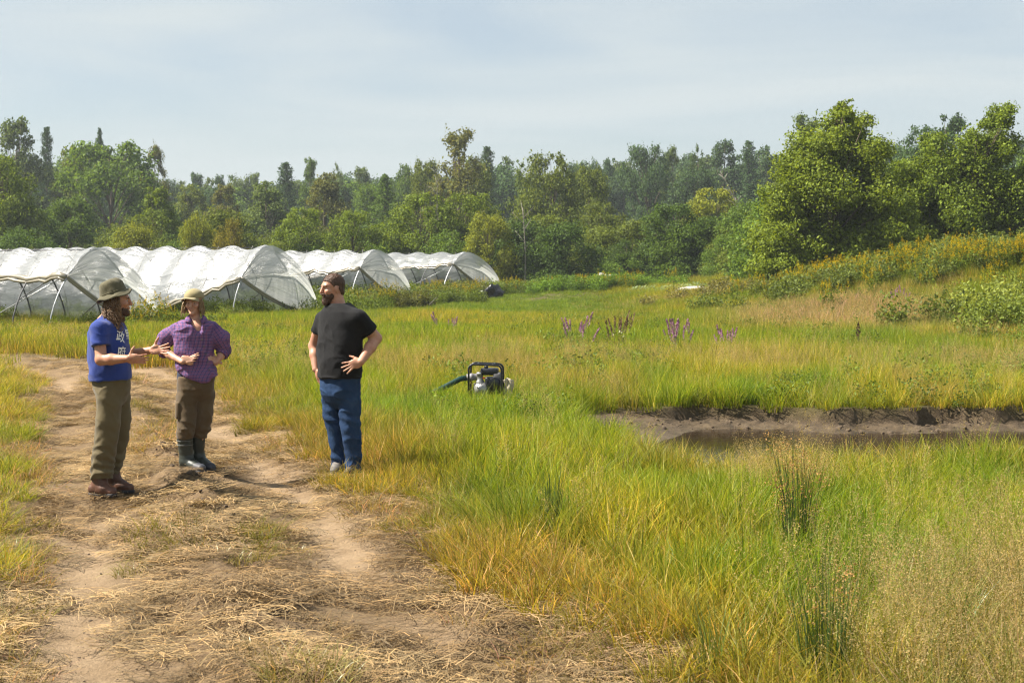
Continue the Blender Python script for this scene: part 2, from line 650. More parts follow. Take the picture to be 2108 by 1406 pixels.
# ------------------------------------------------------------------ grass
def blades(n, r, hmin, hmax, w, lean=(0.1, 0.6), segs=3, seed=0, droop=0.15, base_lean=None):
    g = np.random.default_rng(seed)
    a = g.uniform(0, 2 * np.pi, n)
    rr = r * np.sqrt(g.uniform(0, 1, n))
    bx, by = rr * np.cos(a), rr * np.sin(a)
    h = g.uniform(hmin, hmax, n) * (1 - 0.25 * (rr / max(r, 1e-6)) ** 2)
    az = a + g.normal(0, 0.9, n)
    ln = g.uniform(lean[0], lean[1], n)
    dx, dy = np.cos(az) * ln, np.sin(az) * ln
    if base_lean is not None:
        dx = dx + base_lean[0]
        dy = dy + base_lean[1]
    fa = g.uniform(0, np.pi, n)
    wx, wy = np.cos(fa), np.sin(fa)
    ww = w * g.uniform(0.6, 1.3, n)
    V = np.zeros((n, segs + 1, 2, 3))
    H = np.zeros((n, segs + 1, 2))
    for i in range(segs + 1):
        tt = i / segs
        k = tt ** 1.7
        cx = bx + dx * h * k
        cy = by + dy * h * k
        cz = h * (tt - droop * (ln ** 2 + 0.2) * tt ** 3) - 0.02
        half = ww * 0.5 * (1.0 if i == 0 else (1 - tt) ** 0.6)
        for sd, sg in ((0, -1), (1, 1)):
            V[:, i, sd] = np.stack([cx + sg * wx * half, cy + sg * wy * half, cz], -1)
        H[:, i, :] = tt
    idx = np.arange(n)[:, None] * (segs + 1) * 2 + np.arange(segs)[None, :] * 2
    Q = np.stack([idx, idx + 1, idx + 3, idx + 2], -1).reshape(-1, 4)
    rn = np.repeat(g.uniform(0, 1, n), (segs + 1) * 2)
    return V.reshape(-1, 3), Q, H.ravel(), rn


def cards(C, size, seed=0, up=0.3, aspect=0.5, out=None):
    """small leaf-shaped faces at the points C"""
    g = np.random.default_rng(seed)
    n = len(C)
    size = np.broadcast_to(np.asarray(size, float), (n,)) * g.uniform(0.65, 1.35, n)
    nr = g.normal(0, 1, (n, 3))
    nr /= np.linalg.norm(nr, axis=1)[:, None]
    if out is not None:
        nr = nr * 0.75 + out
    nr[:, 2] += up
    nr /= np.linalg.norm(nr, axis=1)[:, None] + 1e-9
    tg = np.cross(nr, g.normal(0, 1, (n, 3)))
    tg /= np.linalg.norm(tg, axis=1)[:, None] + 1e-9
    bt = np.cross(nr, tg)
    L_ = size[:, None] * 0.5
    W_ = L_ * aspect
    V = np.stack([C - tg * L_, C + bt * W_ - tg * L_ * 0.1, C + tg * L_, C - bt * W_ - tg * L_ * 0.1], 1)
    Q = np.arange(n * 4).reshape(n, 4)
    return V.reshape(-1, 3), Q, np.repeat(g.uniform(0, 1, n), 4)


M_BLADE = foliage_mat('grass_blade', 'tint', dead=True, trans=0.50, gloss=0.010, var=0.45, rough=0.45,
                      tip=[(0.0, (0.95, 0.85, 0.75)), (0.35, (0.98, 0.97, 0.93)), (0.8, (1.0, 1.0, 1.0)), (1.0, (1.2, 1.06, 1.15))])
M_SEED = foliage_mat('seed_head', 'tint', trans=0.45, gloss=0.0, var=0.4)
M_LEAFT = foliage_mat('weed_leaf', 'tint', trans=0.40, gloss=0.015, var=0.5, rough=0.6)

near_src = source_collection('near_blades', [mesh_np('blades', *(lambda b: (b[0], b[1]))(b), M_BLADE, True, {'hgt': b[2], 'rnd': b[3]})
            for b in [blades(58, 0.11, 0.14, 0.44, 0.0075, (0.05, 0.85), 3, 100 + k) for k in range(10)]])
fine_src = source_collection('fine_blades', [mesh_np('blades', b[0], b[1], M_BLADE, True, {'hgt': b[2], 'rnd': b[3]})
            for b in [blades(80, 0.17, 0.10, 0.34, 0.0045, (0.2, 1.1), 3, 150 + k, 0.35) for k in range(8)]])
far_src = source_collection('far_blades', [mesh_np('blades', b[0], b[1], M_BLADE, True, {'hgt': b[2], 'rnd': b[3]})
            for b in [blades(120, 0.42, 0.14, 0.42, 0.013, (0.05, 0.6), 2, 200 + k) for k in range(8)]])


def panicle_mesh(n, r, h0, h1, card, ncard, seed, spread=0.05, length=0.18, stem_w=0.0026):
    g = np.random.default_rng(seed)
    V, Q, H, rn = blades(n, r, h0, h1, stem_w, (0.05, 0.35), 3, seed, 0.1)
    tip = V.reshape(n, 4, 2, 3).mean(2)
    tops, prev = tip[:, 3], tip[:, 2]
    u = g.uniform(0, 1, (n, ncard))
    ax = (tops - prev)
    ax /= np.linalg.norm(ax, axis=1)[:, None]
    C = tops[:, None, :] - ax[:, None, :] * (u * length)[..., None] + g.normal(0, 1, (n, ncard, 3)) * spread * (0.25 + u)[..., None]
    v2, q2, r2 = cards(C.reshape(-1, 3), card, seed + 1, 0.0, 0.35)
    return mesh_np('panicle', np.concatenate([V, v2]), np.concatenate([Q, q2 + len(V)]), M_SEED, True,
                   {'hgt': np.concatenate([H, np.ones(len(v2))]), 'rnd': np.concatenate([rn, r2])})


pan_src = source_collection('panicles', [panicle_mesh(12, 0.16, 0.35, 0.78, 0.0095, 70, 300 + k, 0.028, 0.24) for k in range(6)])
panfar_src = source_collection('far_panicles', [panicle_mesh(26, 0.42, 0.4, 0.75, 0.026, 16, 320 + k, 0.05, 0.2, 0.005) for k in range(5)])


def weed_mesh(nst, r, h0, h1, leaf, nleaf, seed, topn=0):
    g = np.random.default_rng(seed)
    V, Q, H, rn = blades(nst, r, h0, h1, 0.006, (0.05, 0.4), 3, seed, 0.1)
    P = V.reshape(nst, 4, 2, 3).mean(2)
    C = []
    for k in range(nst):
        u = g.uniform(0.15, 1.0, nleaf) * 3
        i = np.minimum(u.astype(int), 2)
        f = (u - i)[:, None]
        c = P[k, i] * (1 - f) + P[k, i + 1] * f
        c += g.normal(0, 1, c.shape) * np.array([1, 1, 0.35]) * leaf * 0.9
        C.append(c)
    C = np.concatenate(C)
    v2, q2, r2 = cards(C, leaf, seed + 1, 0.7, 0.5)
    return mesh_np('weed', np.concatenate([V, v2]), np.concatenate([Q, q2 + len(V)]), M_LEAFT, True,
                   {'hgt': np.concatenate([H, np.ones(len(v2))]), 'rnd': np.concatenate([rn, r2])})


weed_src = source_collection('weeds', [weed_mesh(9, 0.18, 0.25, 0.6, 0.055, 22, 400 + k) for k in range(5)])
bush_src = source_collection('bush_weeds', [weed_mesh(30, 0.5, 0.5, 1.3, 0.11, 34, 420 + k) for k in range(5)])


def straw_mesh(n, r, lmin, lmax, w, seed):
    g = np.random.default_rng(seed)
    a = g.uniform(0, 2 * np.pi, n)
    rr = r * np.sqrt(g.uniform(0, 1, n))
    c = np.stack([rr * np.cos(a), rr * np.sin(a), g.uniform(0.0, 0.03, n)], -1)
    main = g.uniform(0, np.pi)
    az = main + g.normal(0, 0.8, n)
    l = g.uniform(lmin, lmax, n)
    V = np.zeros((n, 3, 2, 3))
    bend = g.normal(0, 0.25, n)
    tilt = g.normal(0, 0.13, n)
    for i, tt in enumerate((-0.5, 0.0, 0.5)):
        d = np.stack([np.cos(az + bend * tt), np.sin(az + bend * tt), tilt], -1)
        p_ = c + d * (l * tt)[:, None]
        p_[:, 2] = np.maximum(p_[:, 2] + (0.006 if i == 1 else 0), 0.002)
        wv = np.stack([-np.sin(az), np.cos(az), np.zeros(n)], -1) * (w * 0.5)
        V[:, i, 0] = p_ - wv
        V[:, i, 1] = p_ + wv + np.array([0, 0, w * 0.3])
    idx = np.arange(n)[:, None] * 6 + np.arange(2)[None, :] * 2
    Q = np.stack([idx, idx + 1, idx + 3, idx + 2], -1).reshape(-1, 4)
    return mesh_np('straw', V.reshape(-1, 3), Q, M_STRAW, True, {'rnd': np.repeat(g.uniform(0, 1, n), 6), 'hgt': np.ones(n * 6)})


M_STRAW = foliage_mat('straw', 'tint', trans=0.15, gloss=0.04, var=0.5, rough=0.5)
straw_src = source_collection('straw', [straw_mesh(70, 0.17, 0.03, 0.17, 0.0034, 500 + k) for k in range(10)])


def band_points(y0, y1, dens, margin=1.6, xlim=None):
    half = 0.375 * y1 + margin
    x0, x1 = (-half, half) if xlim is None else xlim
    n = int(dens * (x1 - x0) * (y1 - y0))
    x = rng.uniform(x0, x1, n)
    y = rng.uniform(y0, y1, n)
    k = np.abs(x) < 0.375 * y + margin
    return x[k], y[k]


def lerp(a, b, f):
    return a * (1 - f[:, None]) + b * f[:, None]


C_LUSH = np.array([0.140, 0.218, 0.017])
C_GREEN = np.array([0.200, 0.262, 0.017])
C_YEL = np.array([0.302, 0.289, 0.027])
C_ORG = np.array([0.290, 0.225, 0.048])
C_TAN = np.array([0.34, 0.265, 0.115])
C_STRAW = np.array([0.30, 0.21, 0.105])


def meadow_tint(x, y):
    n = len(x)
    a = fbm(x * 0.35, y * 0.22, 0, 61, 3)
    b = fbm(x * 0.9, y * 0.6, 0, 62, 3)
    c = lerp(np.tile(C_GREEN, (n, 1)), np.tile(C_YEL, (n, 1)), 0.85 * smooth(0.38, 0.66, a))
    c = lerp(c, np.tile(C_LUSH, (n, 1)), 0.9 * smooth(0.56, 0.70, b))
    c = lerp(c, np.tile(C_ORG, (n, 1)), 0.55 * smooth(0.56, 0.72, fbm(x * 0.7 + 9, y * 0.45, 0, 63, 3)))
    lat, _ = track_lat(x, y)
    ed = smooth(2.75, 1.6, np.abs(lat) + 1.1 * (b - 0.5)) * smooth(60, 30, y)
    c = lerp(c, np.tile(C_ORG * np.array([1.0, 0.85, 0.9]), (n, 1)), 0.55 * ed * (0.45 + 0.55 * (lat > 0)))
    # fresher green by the water's near side and on the mown strip by the tunnels
    yn = pond_near_edge(x)
    c = lerp(c, np.tile(C_LUSH * 1.1, (n, 1)), 0.6 * smooth(1.2, 0.2, np.abs(y - yn + 0.2)) * smooth(1.5, 3.0, x) * smooth(0.35, 0.5, b))
    strip = smooth(46, 56, y + 3 * (b - 0.5)) * smooth(7, 3, x)
    c = lerp(c, np.tile(np.array([0.125, 0.20, 0.018]), (n, 1)), 0.8 * strip)
    # a bleached stand of seeding grass on the right
    ts = np.exp(-((x - 9.2) / 2.4) ** 2 - ((y - 40) / 4.5) ** 2)
    c = lerp(c, np.tile(C_TAN, (n, 1)), np.clip(1.6 * ts, 0, 0.95))
    gold = smooth(0.8, 2.2, x - 0.42 * (y - 6)) * smooth(10.5, 8, y) * smooth(0.4, 0.6, b)
    c = lerp(c, np.tile(C_TAN, (n, 1)), 0.6 * gold)
    c *= rng.uniform(0.75, 1.25, (n, 1))
    return c


PEOPLE_SPOTS = [(-3.37, 11.96, 0.42), (-2.95, 13.2, 0.42), (-1.5, 13.0, 0.34)]
PUMP_XY = (-0.36, 20.0)


def keep_meadow(x, y, lo=1.45):
    lat, _ = track_lat(x, y)
    e = fbm(x * 1.6, y * 1.6, 0, 51, 4) - 0.5
    k = (np.abs(lat) + 1.3 * e > lo) | (y > 33)
    k &= mud_mask(x, y) < 0.6
    k &= height(x, y) > WATER_Z + 0.03
    for (a, b, r) in PEOPLE_SPOTS:
        k &= (x - a) ** 2 + (y - b) ** 2 > r * r * 0.4
    k &= ~((np.abs(x - PUMP_XY[0]) < 0.36) & (np.abs(y - PUMP_XY[1]) < 0.30))
    return k


def finish(name, label, cat, x, y, src, nsrc, sc_xy, sc_z, tint, tilt=0.12, sink=0.0):
    n = len(x)
    z = height(x, y) - sink
    rot = np.stack([rng.normal(0, tilt, n), rng.normal(0, tilt, n), rng.uniform(0, 6.283, n)], -1)
    scl = np.stack([sc_xy, sc_xy, sc_z], -1)
    o = scatter(name, np.stack([x, y, z], -1), rot, scl, rng.integers(0, nsrc, n), tint, src)
    return tag(o, label, cat, kind='stuff')


# tall meadow, near and middle distance
xs, ys = [], []
for y0, y1, d in ((4.6, 8, 50), (8, 12, 48), (12, 16, 44), (16, 21, 38), (21, 27, 32)):
    a, b = band_points(y0, y1, d)
    xs.append(a); ys.append(b)
x = np.concatenate(xs); y = np.concatenate(ys)
k = keep_meadow(x, y)
x, y = x[k], y[k]
lat, _ = track_lat(x, y)
hs = (0.55 + 0.5 * smooth(1.5, 2.7, np.abs(lat))) * (0.35 + 1.15 * fbm(x * 1.0, y * 1.0, 0, 71, 3)) * rng.uniform(0.8, 1.25, len(x))
hs *= 1 - 0.30 * smooth(0, 4.5, -lat - 1.5)
hs *= 1 - 0.10 * smooth(8.6, 11.5, y) * smooth(14.5, 13.5, y) * smooth(0.4, 1.6, x)
# the far bank's sward and the strip round the pump are shorter
sh = np.exp(-((x - PUMP_XY[0]) / 1.0) ** 2 - ((y - PUMP_XY[1] + 0.5) / 0.9) ** 2)
hs *= 1 - 0.55 * sh
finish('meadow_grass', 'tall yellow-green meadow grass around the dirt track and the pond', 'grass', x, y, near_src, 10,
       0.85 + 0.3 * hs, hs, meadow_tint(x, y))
xs, ys = [], []
for y0, y1, d in ((26, 34, 11), (34, 46, 9), (46, 64, 6.5), (64, 100, 4), (100, 150, 1.2)):
    a, b = band_points(y0, y1, d, 4)
    xs.append(a); ys.append(b)
x = np.concatenate(xs); y = np.concatenate(ys)
k = keep_meadow(x, y)
x, y = x[k], y[k]
hs = (0.5 + 0.9 * fbm(x * 0.4, y * 0.3, 0, 72, 3)) * rng.uniform(0.8, 1.2, len(x))
strip = smooth(46, 56, y) * smooth(7, 3, x)
hs *= 1 - 0.62 * strip
hs *= 1.3
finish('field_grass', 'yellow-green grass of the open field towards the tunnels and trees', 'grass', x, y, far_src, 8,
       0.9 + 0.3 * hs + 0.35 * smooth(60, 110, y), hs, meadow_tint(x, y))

# low trampled tufts on the track's verges and middle
x, y = band_points(4.6, 26, 30)
lat, _ = track_lat(x, y)
e = fbm(x * 1.3, y * 1.3, 0, 81, 4)
al = np.abs(lat)
kp = (al < 2.2) & (((al > 1.15) & (e > 0.42)) | ((al < 0.42) & (e > 0.60)) | ((al > 1.35) & (e > 0.3)))
kp &= rng.uniform(0, 1, len(x)) < 0.75
for (a, b, r) in PEOPLE_SPOTS:
    kp &= (x - a) ** 2 + (y - b) ** 2 > (r * 0.8) ** 2
x, y, al = x[kp], y[kp], al[kp]
n = len(x)
ti = lerp(np.tile(C_TAN * np.array([0.85, 0.8, 0.7]), (n, 1)), np.tile(np.array([0.18, 0.165, 0.03]), (n, 1)), smooth(0.3, 0.7, fbm(x * 1.1, y * 1.1, 0, 83, 3)))
ti *= rng.uniform(0.75, 1.2, (n, 1))
finish('trampled_grass', 'flattened brown grass tufts along the dirt track', 'grass', x, y, fine_src, 8, rng.uniform(0.8, 1.3, n),
       rng.uniform(0.25, 0.55, n), ti, 0.35)

# straw
xs, ys = [], []
for y0, y1, d in ((4.6, 9, 72), (9, 15, 58), (15, 24, 36), (24, 31, 18)):
    a, b = band_points(y0, y1, d)
    xs.append(a); ys.append(b)
x = np.concatenate(xs); y = np.concatenate(ys)
lat, _ = track_lat(x, y)
al = np.abs(lat)
e = fbm(x * 1.1, y * 1.1, 0, 85, 4)
rutm = np.exp(-((al - 0.86 + 0.25 * (fbm(x * 1.6, y * 1.6, 0, 51, 4) - 0.5)) / 0.34) ** 2) * smooth(0.36, 0.62, fbm(x * 0.7, y * 0.7, 0, 53, 3) + 0.12 * smooth(14, 9, y))
kp = (al < 2.3) & (rng.uniform(0, 1, len(x)) < (0.95 - 0.92 * rutm) * smooth(0.22, 0.5, e + 0.18 * smooth(0.9, 1.7, al)))
x, y = x[kp], y[kp]
n = len(x)
ti = lerp(np.tile(C_STRAW, (n, 1)), np.tile(np.array([0.21, 0.14, 0.07]), (n, 1)), smooth(0.35, 0.7, fbm(x * 0.8, y * 0.8, 0, 87, 3)))
ti *= rng.uniform(0.5, 1.3, (n, 1))
s_ = rng.uniform(0.7, 1.4, n)
finish('straw_litter', 'dry straw litter strewn over the dirt track', 'straw', x, y, straw_src, 10, s_, s_, ti, 0.05)

# pale seeding grasses: bottom right corner, scattered through the meadow, the bleached stand
x, y = band_points(5.2, 27, 34)
lat, _ = track_lat(x, y)
f = 0.02 + 0.75 * smooth(0.5, 2.0, x - 0.42 * (y - 6)) * smooth(10.5, 7.2, y) + 0.14 * smooth(0.58, 0.7, fbm(x * 0.5, y * 0.5, 0, 91, 3)) * smooth(10, 16, np.abs(y - 12.5) + 8) + 0.16 * smooth(22, 25, y)
f += 0.6 * np.exp(-((x - 2.35) / 0.5) ** 2 - ((y - 11.3) / 0.6) ** 2)
kp = keep_meadow(x, y, 2.1) & (rng.uniform(0, 1, len(x)) < f * 1.1)
x, y = x[kp], y[kp]
n = len(x)
ti = np.tile(np.array([0.40, 0.31, 0.15]), (n, 1)) * rng.uniform(0.75, 1.25, (n, 1))
finish('seeding_grass', 'wispy tan seed heads of grass rising above the meadow', 'grass', x, y, pan_src, 6, rng.uniform(0.8, 1.2, n), rng.uniform(0.7, 1.12, n), ti, 0.12)
x, y = band_points(25, 62, 4, 3)
f = 0.02 + 1.2 * np.exp(-((x - 9.2) / 2.6) ** 2 - ((y - 40) / 5) ** 2) + 0.14 * smooth(0.54, 0.70, fbm(x * 0.3, y * 0.2, 0, 93, 3)) + 0.6 * np.exp(-((x + 12.5) / 3.5) ** 2 - ((y - 34) / 2.5) ** 2)
f *= 1 - 0.95 * smooth(44, 54, y) * smooth(7, 3, x)
kp = keep_meadow(x, y) & (rng.uniform(0, 1, len(x)) < f)
x, y = x[kp], y[kp]
n = len(x)
ti = np.tile(np.array([0.34, 0.265, 0.125]), (n, 1)) * rng.uniform(0.8, 1.2, (n, 1))
finish('bleached_grass', 'pale tan stand of seeding grass in the middle of the field', 'grass', x, y, panfar_src, 5, rng.uniform(0.8, 1.2, n), rng.uniform(0.6, 0.95, n), ti, 0.1)
# ------------------------------------------------------------------ trees
M_LEAF = foliage_mat('tree_leaf', 'object', trans=0.40, gloss=0.012, var=0.55, rough=0.6)
M_NEEDLE = foliage_mat('needles', 'object', trans=0.2, gloss=0.01, var=0.45, rough=0.6)
M_BARK = principled('bark', (0.12, 0.09, 0.065), 0.9, var=0.4, vscale=6, bump_s=0.6, bump_scale=20)
M_PALEBARK = principled('pale_bark', (0.22, 0.20, 0.165), 0.85, var=0.35, vscale=5)


def blob_leaves(C, Rr, n, size, seed, hollow=0.45, lump=0.5, up=0.35):
    g = np.random.default_rng(seed)
    C = np.asarray(C, float); Rr = np.asarray(Rr, float)
    if Rr.ndim == 1:
        Rr = np.stack([Rr, Rr, Rr * 0.8], -1)
    vol = (Rr.prod(1)) ** (2 / 3)
    cnt = np.maximum((n * vol / vol.sum()).astype(int), 4)
    ii = np.repeat(np.arange(len(C)), cnt)
    d = g.normal(0, 1, (len(ii), 3))
    d /= np.linalg.norm(d, axis=1)[:, None]
    rad = hollow + (1 - hollow) * g.uniform(0, 1, len(ii)) ** 0.6
    ph = ii * 7.3
    rad = rad * (1 + lump * (vnoise(d[:, 0] * 2.3 + ph, d[:, 1] * 2.3, d[:, 2] * 2.3, seed) - 0.5) * 2)
    P = C[ii] + d * rad[:, None] * Rr[ii]
    # stray sprays that break the outline
    k = g.uniform(0, 1, len(ii)) < 0.06
    P[k] += d[k] * Rr[ii][k] * g.uniform(0.1, 0.35, (k.sum(), 1))
    return cards(P, size, seed + 1, up, 0.55, d * 0.5)


def decid(name, h=10.0, rw=3.6, nb=34, nleaf=15000, leaf=0.30, seed=0, base=0.12, shape='round', blob=0.34, open_=False, trunk_r=0.16, bark=None, lump=0.55):
    """a broadleaf: tapered trunk and limbs running out to leaf masses"""
    g = np.random.default_rng(seed)
    C, Rr = [], []
    tries = 0
    while len(C) < nb and tries < 4000:
        tries += 1
        tt = base + (1 - base) * g.uniform(0, 1)
        if shape == 'round':
            prof = np.sqrt(max(0.02, 1 - ((tt - 0.52) / 0.52) ** 2)) * (1.0 if tt > 0.3 else 0.85)
        elif shape == 'tall':
            prof = 0.55 + 0.45 * math.sin(math.pi * tt)
            prof *= 1 if tt < 0.82 else 0.62
        elif shape == 'cone':
            prof = (1 - tt) ** 0.7 + 0.12
        else:                                   # bush: widest low down
            prof = math.sqrt(max(0.03, 1 - tt ** 2))
        a = g.uniform(0, 2 * np.pi)
        rr = rw * prof * (g.uniform(0.25, 1.0) ** 0.5)
        br = rw * blob * g.uniform(0.6, 1.25) * (0.65 + 0.45 * prof)
        c = np.array([rr * math.cos(a), rr * math.sin(a), tt * h - br * 0.55])
        if c[2] < base * h * 0.3:
            continue
        C.append(c); Rr.append(br)
    for _ in range(max(3, nb // 9)):            # leaders poking out of the top
        a = g.uniform(0, 2 * np.pi)
        rr = rw * 0.45 * g.uniform(0, 1)
        br = rw * blob * g.uniform(0.28, 0.5)
        C.append(np.array([rr * math.cos(a), rr * math.sin(a), h * g.uniform(0.93, 1.03) - br])); Rr.append(br)
    C = np.array(C); Rr = np.array(Rr)
    V, Q, rn = blob_leaves(C, Rr, nleaf, leaf, seed + 5, 0.35 if not open_ else 0.1, lump)
    crown = mesh_np(name + '_crown', V, Q, M_LEAF, False, {'rnd': rn})
    mb = MB()
    top = h * 0.86
    zz = np.linspace(-0.25, top, 9)
    wob = np.stack([0.05 * h * (vnoise(zz * 0.3, seed, 0, 1) - 0.5), 0.05 * h * (vnoise(zz * 0.3, seed + 9, 0, 2) - 0.5), zz], -1)
    wob[0, :2] *= 0
    mb.tube(wob, trunk_r * h / 10 * (1 - 0.88 * np.linspace(0, 1, 9)) + 0.012, 8)
    for c, br in zip(C[:: max(1, len(C) // 26)], Rr):
        z0 = max(base * h * 0.6, c[2] * 0.62 - 0.05 * h)
        k = np.interp(z0, zz, np.arange(9))
        p0 = wob[int(k)] * (1 - k % 1) + wob[min(int(k) + 1, 8)] * (k % 1)
        mid = p0 * 0.45 + c * 0.55 + np.array([0, 0, 0.02 * h])
        mb.tube(np.array([p0, mid, c]), [trunk_r * 0.35 * h / 10, trunk_r * 0.22 * h / 10, 0.012], 5)
    trunk = mb.mesh(name + '_trunk', bark or M_BARK)
    return trunk, crown


def conifer(name, h=10.0, rw=2.2, seed=0, nleaf=15000, leaf=0.24, loose=0.0, base=0.12):
    g = np.random.default_rng(seed)
    P, D = [], []
    mb = MB()
    zz = np.linspace(-0.25, h, 8)
    mb.tube(np.stack([0 * zz, 0 * zz, zz], -1), 0.14 * (1 - 0.95 * np.linspace(0, 1, 8)) + 0.01, 7)
    nbr = 190
    for i in range(nbr):
        tt = base + (1 - base) * ((i + g.uniform(-0.5, 0.5)) / nbr) ** 0.9
        ln = rw * (max(0.0, 1 - tt) ** 0.72) * g.uniform(0.6, 1.1) + 0.10
        if loose:
            ln *= 0.55 + 0.75 * vnoise(tt * 9 + seed, seed, 0, 4)
        a = i * 2.399 + g.uniform(-0.4, 0.4)
        l = ln
        z0 = tt * h
        e = np.array([math.cos(a) * l, math.sin(a) * l, z0 + l * (0.25 + 0.5 * max(0, tt - 0.75) if loose else g.uniform(-0.25, 0.05) + 0.9 * max(0, tt - 0.8))])
        p0 = np.array([0, 0, z0 - 0.05 * l])
        if i % 2 == 0:
            mb.tube(np.array([p0, e]), [0.028, 0.006], 4, False)
        m = int(nleaf / nbr * (0.35 + 1.1 * l / rw))
        u = g.uniform(0.1, 1.03, m) ** 0.75
        c = p0 + (e - p0) * u[:, None]
        c += g.normal(0, 1, (m, 3)) * np.array([0.16, 0.16, 0.09]) * (0.35 + 0.7 * u[:, None]) * (0.35 + l / rw)
        P.append(c)
    P = np.concatenate(P)
    V, Q, rn = cards(P, leaf, seed + 3, 0.5, 0.28)
    crown = mesh_np(name + '_crown', V, Q, M_NEEDLE, False, {'rnd': rn})
    return mb.mesh(name + '_trunk', M_BARK), crown


KIND = {
    'round': [(decid('round', seed=s, rw=3.8, nb=40, nleaf=19000, leaf=0.27), 10.0, 3.8) for s in (1, 2, 3)],
    'tall': [(decid('tall', seed=s, rw=2.5, nb=60, nleaf=17000, leaf=0.24, shape='tall', blob=0.34, base=0.04), 10.0, 2.5) for s in (11, 12)],
    'open': [(decid('open', seed=s, rw=2.4, nb=56, nleaf=13500, leaf=0.21, shape='tall', blob=0.30, open_=True, base=0.03, lump=0.8, bark=M_BARK), 10.0, 2.4) for s in (21, 22)],
    'bush': [(decid('bush', h=5.0, seed=s, rw=3.2, nb=34, nleaf=17000, leaf=0.17, shape='bush', base=0.05, trunk_r=0.3), 5.0, 3.2) for s in (31, 32, 33)],
    'cone': [(conifer('cone', seed=s), 10.0, 2.2) for s in (41, 42)],
    'pine': [(conifer('pine', seed=s, rw=2.9, loose=1.0, nleaf=13000), 10.0, 2.9) for s in (45, 46)],
}
G_DARK = (0.068, 0.118, 0.020); G_BLUE = (0.062, 0.112, 0.040); G_MID = (0.100, 0.165, 0.022); G_OLIVE = (0.130, 0.170, 0.024)
G_BRIGHT = (0.145, 0.205, 0.020); G_YEL = (0.205, 0.235, 0.022); G_BROWN = (0.145, 0.155, 0.034); G_GREY = (0.115, 0.165, 0.042)
G_GOLD = (0.215, 0.195, 0.022)
_kk = {}


def tree(x, top, w, d, kind, tint, label, name=None, cat='tree', group=None, base_y=None):
    """x, top, w: where the photo shows its middle, its top and its breadth; d: how far off it stands"""
    arr = KIND[kind]
    i = _kk.get(kind, 0)
    _kk[kind] = i + 1
    (trk, crn), h0, r0 = arr[i % len(arr)]
    X = (x - 1054.0) / FPX * d
    z0 = float(height(np.array([X]), np.array([float(d)]))[0])
    ztop = CAMH + (HZ - top) / FPX * d
    sz = (ztop - z0) / h0
    sr = w / FPX * d * 0.5 / r0 * 1.02
    if kind in ('cone', 'pine'):
        sr *= 1.35
    nm = name or {'cone': 'conifer_tree', 'pine': 'pine_tree', 'bush': 'shrub'}.get(kind, 'broadleaf_tree')
    e = thing(nm, label, cat if kind != 'bush' or cat != 'tree' else 'shrub', (X, d, z0), (i * 2.399) % 6.283, group)
    e.scale = (sr, sr, sz)
    a = link('trunk', trk, e)
    b = link('crown', crn, e)
    j = 0.88 + 0.24 * ((i * 0.618) % 1)
    b.color = (tint[0] * j, tint[1] * j, tint[2] * j, 1)
    return e


# left group
tree(32, 246, 125, 165, 'tall', G_GREY, 'tall loose grey-green tree at the left edge above the tunnels')
tree(96, 264, 66, 185, 'pine', G_BLUE, 'dark blue-green spire conifer between the two tall left-hand trees', cat='conifer')
tree(10, 322, 135, 105, 'round', G_BRIGHT, 'bright green maple at the left edge in front of the tall grey-green tree')
tree(222, 288, 215, 150, 'round', G_MID, 'large rounded dark green tree behind the leftmost tunnel')
tree(150, 300, 90, 165, 'tall', G_OLIVE, 'olive tree leaning on the left side of the large rounded tree')
tree(205, 266, 60, 190, 'pine', G_BLUE, 'conifer tip rising above the large rounded tree', cat='conifer')
tree(318, 298, 62, 160, 'open', G_BROWN, 'thin brownish tree on the right shoulder of the large rounded tree')
tree(145, 408, 115, 115, 'round', G_MID, 'smaller blue-green tree in front of the large rounded tree, left side')
tree(70, 430, 100, 112, 'round', G_DARK, 'dark low tree between the bright maple and the smaller blue-green tree')
tree(325, 388, 95, 108, 'tall', G_BRIGHT, 'slender light green tree at the foot of the large rounded tree')
tree(275, 462, 135, 92, 'bush', G_YEL, 'yellow-green bush showing over the tunnel roofs, leftmost of the row')
tree(402, 440, 95, 92, 'bush', G_YEL, 'yellow-green bush over the tunnel roofs beside the orange-tinged one')
tree(473, 446, 82, 90, 'bush', G_GOLD, 'orange-tinged bush showing over the tunnel roofs')
# far row left of centre
ORD = ['first', 'second', 'third', 'fourth', 'fifth', 'sixth', 'seventh', 'eighth']
FAR = 'far row of slim treetops left of centre'
for q, (x_, t_, w_, kd, tn) in enumerate([(345, 366, 60, 'round', G_BLUE), (372, 372, 44, 'tall', G_GREY), (404, 358, 60, 'tall', G_BLUE), (428, 366, 50, 'tall', G_GREY), (452, 362, 44, 'tall', G_BLUE),
                                          (478, 360, 40, 'tall', G_MID), (500, 366, 64, 'round', G_GREY), (524, 358, 46, 'tall', G_GREY)]):
    tree(x_, t_, w_, 225 + 9 * (q % 3), kd, tn, ORD[q] + ' from the left of eight far treetops in the low skyline above the yellow bushes', group=FAR)
tree(395, 380, 95, 170, 'tall', G_OLIVE, 'dull olive tree behind the yellow-green bush, below the low skyline')
tree(462, 382, 82, 150, 'tall', G_BROWN, 'brownish poplar standing above the orange-tinged bush')
tree(546, 372, 98, 138, 'tall', G_GREY, 'grey-olive willow-like tree above the biggest tunnel')
tree(588, 336, 96, 185, 'pine', G_BLUE, 'dark blue-green pine just left of the brown-olive tree', cat='pine')
tree(640, 328, 56, 195, 'tall', G_MID, 'narrow poplar top behind the brown-olive tree')
tree(668, 356, 96, 142, 'tall', G_BROWN, 'brown-olive tree above the tunnel gap left of centre')
tree(620, 428, 105, 100, 'round', G_BRIGHT, 'vine-hung bright green bush tree below the brown-olive tree')
